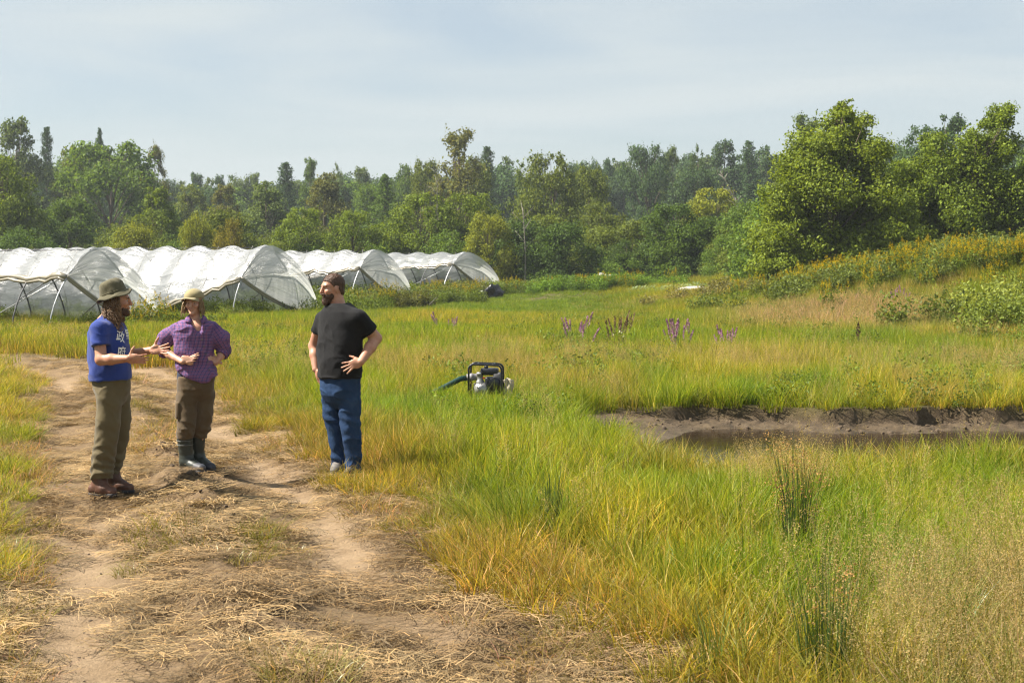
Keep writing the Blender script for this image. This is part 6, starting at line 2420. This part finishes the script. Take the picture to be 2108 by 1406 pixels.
# ------------------------------------------------------------------ flowering plants
def two_tone(name, flower):
    m, t, N, L = new_mat(name)
    c = mixc(t, attr(t, 'flo', out='Fac'), attr(t, 'tint', 'INSTANCER'), flower)
    v = ramp(t, attr(t, 'rnd', out='Fac'), [(0, (0.6,) * 3), (0.5, (1, 1, 1)), (1, (1.4, 1.35, 1.2))])
    c = mixc(t, 1.0, c, v, 'MULTIPLY')
    d = N('ShaderNodeBsdfDiffuse'); L(c, d.inputs[0])
    tr = N('ShaderNodeBsdfTranslucent'); L(c, tr.inputs[0])
    mx = N('ShaderNodeMixShader'); mx.inputs[0].default_value = 0.4
    L(d.outputs[0], mx.inputs[1]); L(tr.outputs[0], mx.inputs[2])
    L(mx.outputs[0], N('ShaderNodeOutputMaterial').inputs[0])
    return m


M_GOLD = two_tone('goldenrod', (0.44, 0.32, 0.012))


def goldenrod_mesh(seed, n=14, r=0.35, h0=0.7, h1=1.25):
    g = np.random.default_rng(seed)
    V, Q, H, rn = blades(n, r, h0, h1, 0.008, (0.03, 0.3), 3, seed, 0.1)
    Pn = V.reshape(n, 4, 2, 3).mean(2)
    C, Fl = [], []
    for k in range(n):
        u = g.uniform(0.1, 0.92, 34) * 3
        i = np.minimum(u.astype(int), 2); f = (u - i)[:, None]
        c = Pn[k, i] * (1 - f) + Pn[k, i + 1] * f + g.normal(0, 1, (34, 3)) * np.array([0.055, 0.055, 0.02])
        C.append(c); Fl.append(np.zeros(34))
        top = Pn[k, 3]
        m = 42
        w = g.uniform(0, 1, m)
        ang = g.uniform(0, 6.28, m)
        rr = 0.12 * (1 - w) * g.uniform(0.2, 1, m)
        c = top + np.stack([rr * np.cos(ang) + 0.05 * w, rr * np.sin(ang), -0.20 + 0.26 * w], -1)
        C.append(c); Fl.append(np.ones(m))
    C = np.concatenate(C); Fl = np.concatenate(Fl)
    v2, q2, r2 = cards(C, np.where(Fl > 0, 0.036, 0.085), seed + 1, 0.4, 0.42)
    return mesh_np('goldenrod', np.concatenate([V, v2]), np.concatenate([Q, q2 + len(V)]), M_GOLD, True,
                   {'flo': np.concatenate([np.zeros(len(V)), np.repeat(Fl, 4)]), 'rnd': np.concatenate([rn, r2])})


gold_src = source_collection('goldenrod', [goldenrod_mesh(700 + k) for k in range(5)])


def patch(cx, cy, rx, ry, n, seed):
    g = np.random.default_rng(seed)
    return cx + g.normal(0, rx, n), cy + g.normal(0, ry, n)


xs, ys = zip(*[patch(11.6, 52.6, 1.2, 0.9, 50, 1), patch(15.8, 45.2, 1.8, 0.5, 40, 2), patch(19.5, 45.0, 1.6, 0.5, 36, 3), patch(13.5, 47.8, 0.9, 0.8, 26, 4),
                patch(11.5, 97, 3.0, 1.5, 70, 5), patch(17, 41.5, 3.0, 0.8, 16, 6), patch(6.0, 80, 2.2, 1.0, 14, 7), patch(-10.6, 42.3, 0.35, 0.3, 8, 8), patch(-0.5, 84, 2.0, 1.2, 22, 9),
                patch(-3.4, 73, 1.5, 1.2, 10, 10), patch(-6.6, 60, 1.0, 1.0, 5, 11)])
x = np.concatenate(xs); y = np.concatenate(ys)
n = len(x)
s_ = rng.uniform(0.7, 1.15, n)
ti = np.tile(np.array([0.11, 0.15, 0.022]), (n, 1)) * rng.uniform(0.75, 1.25, (n, 1))
finish('goldenrod', 'yellow flowering goldenrod along the bank, the hump and the tunnel ends', 'goldenrod', x, y, gold_src, 5, s_, s_, ti, 0.08)

# leafy weeds: in and about the tunnels, the hump, the field edge, the bank
X_, Y_, T_ = [], [], []
def weeds_at(cx, cy, rx, ry, n, seed, tint):
    a, b = patch(cx, cy, rx, ry, n, seed)
    X_.append(a); Y_.append(b)
    T_.append(np.tile(np.array(tint), (n, 1)) * np.random.default_rng(seed).uniform(0.7, 1.25, (n, 1)))
WG = (0.11, 0.155, 0.02)
for k_, (ox, oy, ln) in enumerate(((-14.0, 43.0, 12), (-10.1, 51.4, 8), (-7.5, 66.0, 12), (-4.06, 83.0, 12))):
    for q in range(int(ln)):
        c = np.array([ox, oy]) + AX[:2] * (q * 1.5) + BX[:2] * 1.7
        weeds_at(c[0], c[1], 0.7, 0.9, 9 if k_ else 3, 20 + 31 * k_ + q, WG)
    for q in range(int(ln)):
        c = np.array([ox, oy]) + AX[:2] * (q * 1.5 - 0.5) - BX[:2] * 0.5
        weeds_at(c[0], c[1], 0.7, 0.35, 4 if k_ > 1 else 1, 520 + 31 * k_ + q, (0.125, 0.17, 0.022))
weeds_at(-10.4, 43.2, 0.7, 0.6, 16, 901, WG)
weeds_at(-11.8, 42.0, 0.7, 0.4, 3, 902, WG)
weeds_at(-6.8, 54.5, 0.9, 1.0, 22, 903, WG)
weeds_at(-5.6, 62.5, 1.0, 1.0, 26, 904, (0.12, 0.13, 0.03))
weeds_at(-4.0, 69, 1.3, 1.6, 40, 905, WG)
weeds_at(-2.6, 79, 1.0, 1.4, 26, 906, (0.12, 0.135, 0.03))
weeds_at(1.2, 84, 2.0, 1.5, 60, 907, (0.13, 0.19, 0.02))
weeds_at(4.8, 80, 2.0, 1.2, 90, 908, (0.12, 0.21, 0.018))
weeds_at(16.5, 70, 1.5, 2.0, 30, 909, (0.17, 0.16, 0.05))
weeds_at(9.0, 60, 1.2, 1.5, 26, 910, (0.17, 0.16, 0.05))
weeds_at(16.5, 47.8, 4.0, 1.6, 190, 911, (0.125, 0.165, 0.032))
weeds_at(13.8, 37.5, 1.2, 1.2, 16, 912, (0.19, 0.23, 0.04))
weeds_at(11.9, 34.5, 1.0, 0.8, 14, 913, (0.14, 0.185, 0.028))
weeds_at(12.2, 52, 1.6, 1.3, 50, 914, (0.12, 0.145, 0.026))
x = np.concatenate(X_); y = np.concatenate(Y_); ti = np.concatenate(T_)
n = len(x)
s_ = rng.uniform(0.45, 0.95, n) * np.where((x < -7.5) & (y < 60), 0.72, 1.0)
finish('weeds', 'leafy green weeds in and around the tunnels and on the banks', 'weeds', x, y, bush_src, 5, s_, s_, ti, 0.1)
x, y = band_points(14, 46, 3.2, 2)
kp = keep_meadow(x, y, 2.0) & (fbm(x * 0.5, y * 0.4, 0, 95, 3) > 0.52)
x, y = x[kp], y[kp]
n = len(x)
s_ = rng.uniform(0.5, 1.05, n)
ti = np.tile(np.array([0.11, 0.165, 0.02]), (n, 1)) * rng.uniform(0.7, 1.3, (n, 1))
finish('leafy_weeds', 'small leafy weeds scattered through the meadow grass', 'weeds', x, y, weed_src, 5, s_, s_, ti, 0.1)

# ---- purple loosestrife, one thing per clump
M_SPIKE = principled('magenta_flower', (0.35, 0.16, 0.28), 0.8, var=0.45, vscale=60)
M_SPIKEBROWN = principled('brown_seed_spike', (0.15, 0.085, 0.05), 0.9, var=0.3, vscale=60)
M_STEM = foliage_mat('stem_leaf', 'object', trans=0.35, gloss=0.03)


def spike_mesh(mat, L_=0.2, seed=0):
    g = np.random.default_rng(seed)
    n = 60
    u = g.uniform(0, 1, n)
    a = g.uniform(0, 6.28, n)
    r = 0.022 * (1 - 0.75 * u) * g.uniform(0.5, 1.1, n)
    V, Q, rn = cards(np.stack([r * np.cos(a), r * np.sin(a), u * L_], -1), 0.026, seed, 0.1, 0.6)
    mb = MB()
    mb.add(V, Q)
    mb.tube(np.array([[0, 0, -0.02], [0, 0, L_]]), [0.004, 0.002], 4, False)
    return mb.mesh('flower_spike', mat)


SPK = [spike_mesh(M_SPIKE, 0.17, k) for k in range(3)]
SPKB = [spike_mesh(M_SPIKEBROWN, 0.22, k + 7) for k in range(2)]


def loosestrife(x, base_y, top_y, label, nspike, wide, seed, brown=False):
    g = np.random.default_rng(seed)
    d = ground_hit(x, base_y)
    X = (x - 1054.0) / FPX * d
    z0 = float(height(np.array([X]), np.array([d]))[0])
    hh = CAMH - (top_y - HZ) / FPX * d - z0
    e = thing('loosestrife_plant', label, 'plant', (X, d, z0), 0, 'flowering spikes standing in the meadow')
    V, Q, H, rn = blades(nspike, wide * 0.35, hh * 0.62, hh * 0.98, 0.009, (0.05, 0.32), 3, seed, 0.05)
    Pn = V.reshape(nspike, 4, 2, 3).mean(2)
    C = []
    for k in range(nspike):
        u = g.uniform(0.2, 0.95, 18) * 3
        i = np.minimum(u.astype(int), 2); f = (u - i)[:, None]
        C.append(Pn[k, i] * (1 - f) + Pn[k, i + 1] * f + g.normal(0, 0.02, (18, 3)))
    v2, q2, r2 = cards(np.concatenate(C), 0.055, seed + 1, 0.2, 0.28)
    o = link('stems', mesh_np('stems', np.concatenate([V, v2]), np.concatenate([Q, q2 + len(V)]), M_STEM, True, {'rnd': np.concatenate([rn, r2])}), e)
    o.color = (0.17, 0.16, 0.045, 1) if brown else (0.13, 0.19, 0.04, 1)
    tag(o, kind='stuff')
    for k in range(nspike):
        s = link('flower_spike', (SPKB if brown else SPK)[k % (2 if brown else 3)], e)
        s.location = tuple(Pn[k, 3] - np.array([0, 0, 0.06]))
        dd = Pn[k, 3] - Pn[k, 2]
        s.rotation_euler = Vector(dd).to_track_quat('Z', 'Y').to_euler()
        w = g.uniform(0.8, 1.4)
        s.scale = (w, w, w * g.uniform(0.8, 1.3))


loosestrife(1190, 738, 645, 'purple flower clump left of the brown seed spikes in the meadow', 15, 0.5, 1)
loosestrife(1400, 752, 655, 'tallest purple flower clump in the middle of the meadow', 18, 0.55, 2)
loosestrife(1497, 742, 668, 'pale purple flower clump on the right of the tallest one', 11, 0.5, 3)
loosestrife(918, 702, 645, 'purple flower clump just right of the man in black', 10, 0.7, 4)
loosestrife(1270, 742, 640, 'clump of brown seed spikes between the purple flower clumps', 16, 0.35, 5, True)
loosestrife(1150, 720, 690, 'small low purple flower clump left of the others', 4, 0.3, 6)
loosestrife(1850, 640, 592, 'purple flowers on the slope below the goldenrod bank', 7, 0.7, 7)

# a lone dock stalk
d = ground_hit(1767, 725)
X = (1767 - 1054) / FPX * d
z0 = float(height(np.array([X]), np.array([d]))[0])
e = thing('dock_plant', 'single dark brown dock seed stalk standing in the meadow on the right', 'plant', (X, d, z0))
mb = MB(); mb.tube(np.array([[0, 0, -0.05], [0.01, 0, 0.35], [0.0, 0, 0.62]]), [0.008, 0.006, 0.004], 6); mb.build('stem', M_SPIKEBROWN, e)
g_ = np.random.default_rng(5)
u = g_.uniform(0, 1, 150); a = g_.uniform(0, 6.28, 150)
V, Q, rn = cards(np.stack([0.04 * np.sin(u * 3 + 0.2) * np.cos(a), 0.04 * np.sin(u * 3 + 0.2) * np.sin(a), 0.28 + 0.36 * u], -1), 0.035, 3, 0.1, 0.7)
link('seed_head', mesh_np('seed_head', V, Q, principled('dock_seed', (0.07, 0.03, 0.018), 0.9, var=0.3), True, {'rnd': rn}), e)

# ---- rush tufts and single grass tufts
M_RUSH = foliage_mat('rush', 'object', trans=0.25, gloss=0.06, var=0.35)
M_SEEDO = foliage_mat('rush_seed', 'object', trans=0.3, gloss=0.0, var=0.4)


def tuft(name, x, base_y, h, n, r, w, label, col, seed, lean=(0.02, 0.28), seeds=0, cat='rush', droop=0.05, seedcol=(0.36, 0.22, 0.09)):
    d = ground_hit(x, base_y)
    X = (x - 1054.0) / FPX * d
    z0 = float(height(np.array([X]), np.array([d]))[0])
    e = thing(name, label, cat, (X, d, z0 - 0.01))
    V, Q, H, rn = blades(n, r, h * 0.5, h, w, lean, 4, seed, droop)
    o = link('blades', mesh_np('blades', V, Q, M_RUSH, True, {'rnd': rn, 'hgt': H}), e)
    o.color = tuple(col) + (1,)
    tag(o, kind='stuff')
    if seeds:
        g = np.random.default_rng(seed)
        Pn = V.reshape(n, 5, 2, 3).mean(2)
        pick = g.choice(n, min(n, seeds), replace=False)
        C = []
        for k in pick:
            m = 26
            c = Pn[k, 3] * 0.6 + Pn[k, 4] * 0.4
            ang = g.uniform(0, 6.28, m); ww = g.uniform(0, 1, m)
            C.append(c + np.stack([0.06 * ww * np.cos(ang), 0.06 * ww * np.sin(ang), g.uniform(-0.03, 0.05, m)], -1))
        v2, q2, r2 = cards(np.concatenate(C), 0.012, seed + 2, 0.1, 0.6)
        o = link('seed_heads', mesh_np('seed_heads', v2, q2, M_SEEDO, True, {'rnd': r2}), e)
        o.color = tuple(seedcol) + (1,)
        tag(o, kind='stuff')
    return e


RUSH = (0.040, 0.080, 0.014)
tuft('rush_tuft', 1135, 1105, 0.66, 110, 0.07, 0.0068, 'dark green upright rush tuft at the track side of the meadow', RUSH, 1, (0.02, 0.16))
tuft('rush_tuft', 1640, 1165, 1.05, 130, 0.10, 0.0065, 'tall rush tuft with brown seed heads in front of the pond', RUSH, 2, (0.02, 0.2), 60)
tuft('rush_tuft', 1705, 1420, 0.85, 110, 0.12, 0.0065, 'dark rush tuft at the bottom edge among the pale seed grasses', RUSH, 3, (0.02, 0.3), 12)
tuft('rush_tuft', 1490, 1400, 0.55, 60, 0.11, 0.006, 'rush tuft at the bottom edge left of the pale seed grasses', (0.11, 0.17, 0.03), 4, (0.02, 0.45))
tuft('rush_tuft', 1960, 1330, 0.5, 70, 0.10, 0.007, 'bright green rush tuft low at the right edge', (0.11, 0.22, 0.03), 5, (0.1, 0.7))
tuft('rush_tuft', 1290, 985, 0.45, 40, 0.08, 0.006, 'leaning brown-green rush tuft left of the pond water', (0.16, 0.14, 0.035), 6, (0.2, 0.5))
tuft('grass_tuft', 1080, 1110, 0.26, 130, 0.14, 0.005, 'bleached white dry grass tuft beside the dark rush', (0.50, 0.44, 0.30), 7, (0.5, 1.4), 0, 'grass', 0.4)
tuft('grass_tuft', 285, 1178, 0.20, 170, 0.16, 0.005, 'low olive grass tuft in the middle of the track', (0.22, 0.19, 0.05), 8, (0.6, 1.5), 0, 'grass', 0.4)
tuft('grass_tuft', 470, 1150, 0.17, 110, 0.16, 0.005, 'small grass tuft on the track between the two ruts', (0.24, 0.20, 0.06), 9, (0.6, 1.4), 0, 'grass', 0.4)
tuft('grass_tuft', 600, 1140, 0.15, 90, 0.14, 0.005, 'grass tuft on the track below the man in black', (0.24, 0.20, 0.06), 10, (0.6, 1.4), 0, 'grass', 0.4)
tuft('grass_tuft', 640, 1390, 0.20, 190, 0.22, 0.005, 'green-tipped grass tuft at the bottom middle of the track', (0.23, 0.21, 0.05), 11, (0.4, 1.3), 0, 'grass', 0.3)
tuft('grass_tuft', 560, 1330, 0.15, 120, 0.18, 0.005, 'thin brown grass tuft near the bottom of the track', (0.26, 0.20, 0.07), 12, (0.5, 1.4), 0, 'grass', 0.4)
tuft('grass_tuft', 8, 1140, 0.20, 200, 0.20, 0.005, 'fresh green grass tuft at the left edge of the track', (0.15, 0.22, 0.03), 13, (0.3, 1.1), 0, 'grass', 0.3)
tuft('grass_tuft', 800, 940, 0.30, 150, 0.14, 0.006, 'brown-orange grass tuft right of the jeans', (0.30, 0.19, 0.05), 14, (0.2, 0.9), 0, 'grass', 0.3)

# ------------------------------------------------------------------ clods of earth on the churned lip and the mud bank
def clod(seed):
    bm = bmesh.new()
    bmesh.ops.create_icosphere(bm, subdivisions=2, radius=1.0)
    for v in bm.verts:
        c = v.co
        f = 1 + 0.7 * (float(fbm(np.array([c.x * 1.3 + seed]), np.array([c.y * 1.3]), np.array([c.z * 1.3]), seed, 3)[0]) - 0.5)
        v.co = Vector((c.x * f, c.y * f * 0.8, c.z * f * 0.6))
    mb = MB(); mb.bm(bm)
    return mb.mesh('clod', M_CLOD)


M_CLOD = principled('clod_earth', (0.085, 0.060, 0.038), 0.95, var=0.45, vscale=3.0, bump_s=0.6, bump_scale=6)
clod_src = source_collection('clods', [clod(k) for k in range(5)])
g_ = np.random.default_rng(77)
n1 = 190
yy = g_.uniform(10.2, 14.6, n1)
xc = np.interp(yy, TRK[:, 1], TRK[:, 0])
x1 = xc + 0.05 + g_.normal(0, 0.11, n1)
n2 = 170
x2 = g_.uniform(0.3, 9, n2)
y2 = pond_far_edge(x2) - g_.uniform(0.1, 1.15, n2)
n3 = 800
y3 = g_.uniform(5.5, 16, n3); x3 = np.interp(y3, TRK[:, 1], TRK[:, 0]) + g_.uniform(-1.5, 1.5, n3)
x = np.concatenate([x1, x2, x3]); y = np.concatenate([yy, y2, y3])
n = len(x)
s_ = np.concatenate([g_.uniform(0.008, 0.034, n1), g_.uniform(0.010, 0.045, n2), g_.uniform(0.003, 0.014, n3) * g_.uniform(0.5, 1.2, n3)])
for (a, b, r) in PEOPLE_SPOTS:
    kp = (x - a) ** 2 + (y - b) ** 2 > 0.3 ** 2
    x, y, s_ = x[kp], y[kp], s_[kp]
n = len(x)
finish('dirt_clods', 'dark clods of earth on the track ridge and along the muddy pond bank', 'earth', x, y, clod_src, 5, s_, s_ * 0.9, np.ones((n, 3)), 0.4)

# ------------------------------------------------------------------ things lying about
M_BLACKPLASTIC = principled('black_plastic_sheet', (0.012, 0.012, 0.014), 0.28, var=0.3)
M_WHITECLOTH = principled('white_row_cover', (0.55, 0.55, 0.53), 0.8, var=0.06, bump_s=0.3, bump_scale=4)
M_HAY = principled('dead_hay', (0.30, 0.19, 0.085), 0.95, var=0.4, vscale=8, bump_s=0.9, bump_scale=16)


def heap(name, x, base_y, wpx, hpx, label, cat, mat, seed, rough=0.5, depth=0.7, d=None, flat=1.0, freq=2.2):
    """a crumpled or mounded body, closed underneath"""
    d = d or CAMH * FPX / (base_y - HZ)
    X = (x - 1054.0) / FPX * d
    z0 = float(height(np.array([X]), np.array([d]))[0])
    W, H = wpx / FPX * d / 2, hpx / FPX * d
    bm = bmesh.new()
    bmesh.ops.create_icosphere(bm, subdivisions=4, radius=1.0)
    V = np.array([v.co[:] for v in bm.verts])
    f = 1 + rough * ((fbm(V[:, 0] * freq + seed, V[:, 1] * freq, V[:, 2] * freq, seed, 4) - 0.5) * 2) + rough * 0.35 * np.abs(fbm(V[:, 0] * 6, V[:, 1] * 6 + seed, V[:, 2] * 6, seed + 3, 3) - 0.5)
    V = V * f[:, None]
    V[:, 2] = np.where(V[:, 2] < 0, V[:, 2] * 0.12, V[:, 2])
    for v, c in zip(bm.verts, V):
        v.co = Vector((c[0] * W, c[1] * W * depth, c[2] * H))
    mb = MB(); mb.bm(bm)
    o = mb.build(name, mat)
    o.location = (X, d, z0)
    return tag(o, label, cat)


heap('plastic_bundle', 1012, 625, 46, 24, 'crumpled pile of black plastic at the end of the farthest tunnel', 'plastic', M_BLACKPLASTIC, 4, 0.7, 0.8, d=77.0)
heap('tarpaulin', 878, 636, 36, 9, 'dark tarpaulin lying in the grass beyond the man in black', 'tarpaulin', M_BLACKPLASTIC, 9, 0.5, 0.9, d=66)
heap('hay_heap', 572, 680, 60, 15, 'low brown heap of dead hay between the woman and the man in black', 'hay', M_HAY, 5, 0.5, 0.8, d=43)
heap('brush_heap', 832, 640, 66, 14, 'pale brushwood heap beside the dark tarpaulin', 'brush', M_HAY, 15, 0.6, 0.8, d=63)
heap('row_cover', 1430, 603, 98, 11, 'long white row cover lying over a vegetable bed', 'row cover', M_WHITECLOTH, 6, 0.22, 0.25, d=ground_hit(1430, 602), freq=0.9)
heap('white_sack', 1590, 598, 14, 6, 'small white sheet at the foot of the goldenrod', 'sheet', M_WHITECLOTH, 12, 0.3, 0.8, d=60)
heap('plastic_bundle', 957, 626, 20, 8, 'small pale plastic bundle left of the black plastic pile', 'plastic', M_WHITECLOTH, 8, 0.4, 0.8, d=78)
# sticks on the brush heap
for k in range(7):
    g_ = np.random.default_rng(k)
    b = px(800 + 14 * k, 640, 62.5)
    b[2] = float(height(np.array([b[0]]), np.array([b[1]]))[0]) + 0.15
    mb = MB(); mb.tube(np.array([b, b + [g_.normal(0, 0.25), g_.normal(0, 0.2), g_.uniform(0.15, 0.55)]]), [0.018, 0.009], 5)
    tag(mb.build('stick', M_PALEBARK), ORD[k] + ' from the left of the bare sticks poking out of the brushwood heap', 'stick', 'sticks in the brushwood heap')
# white water tank behind the weedy hump
d = 92.0
c = px(1245, 571, d)
e = thing('water_tank', 'white box-shaped tank showing above the weedy hump', 'tank', (c[0], d, float(height(np.array([c[0]]), np.array([d]))[0])))
zt = c[2] - e.location[2]
mb = MB(); mb.box((0, 0, (zt + 0.2) / 2), (1.06, 1.0, zt + 0.2), None, 0.10); mb.build('body', M_WHITECLOTH, e)
mb = MB(); mb.lathe([(0.0001, 0.06), (0.16, 0.06), (0.18, 0.04), (0.18, -0.02)], (-0.2, 0, zt + 0.22), (0, 0, 1), 14); mb.build('lid', M_WHITECLOTH, e)
# pale irrigation line in the grass right of the man in black
pts = [px(782, 677, 42) + [0, 0, 0], px(798, 673, 43), px(818, 667, 44.5), px(850, 662, 46)]
pts = np.array(pts)
pts[:, 2] = height(pts[:, 0], pts[:, 1]) + 0.16
mb = MB(); mb.tube(pts, 0.016, 6)
tag(mb.build('irrigation_pipe', M_WHITECLOTH), 'thin pale irrigation pipe lying in the grass right of the man in black', 'pipe')
# vegetable bed
cab = source_collection('cabbages', [weed_mesh(6, 0.16, 0.08, 0.22, 0.14, 8, 640 + k) for k in range(3)])
n = 130
x = (rng.uniform(1320, 1470, n) - 1054) / FPX * ground_hit(1430, 602)
y = ground_hit(1430, 602) + rng.uniform(1.5, 7, n)
finish('vegetable_bed', 'rows of pale green cabbages beside the white row cover', 'vegetables', x, y, cab, 3, np.full(n, 1.3), np.full(n, 1.3), np.tile(np.array([0.22, 0.30, 0.16]), (n, 1)), 0.05)
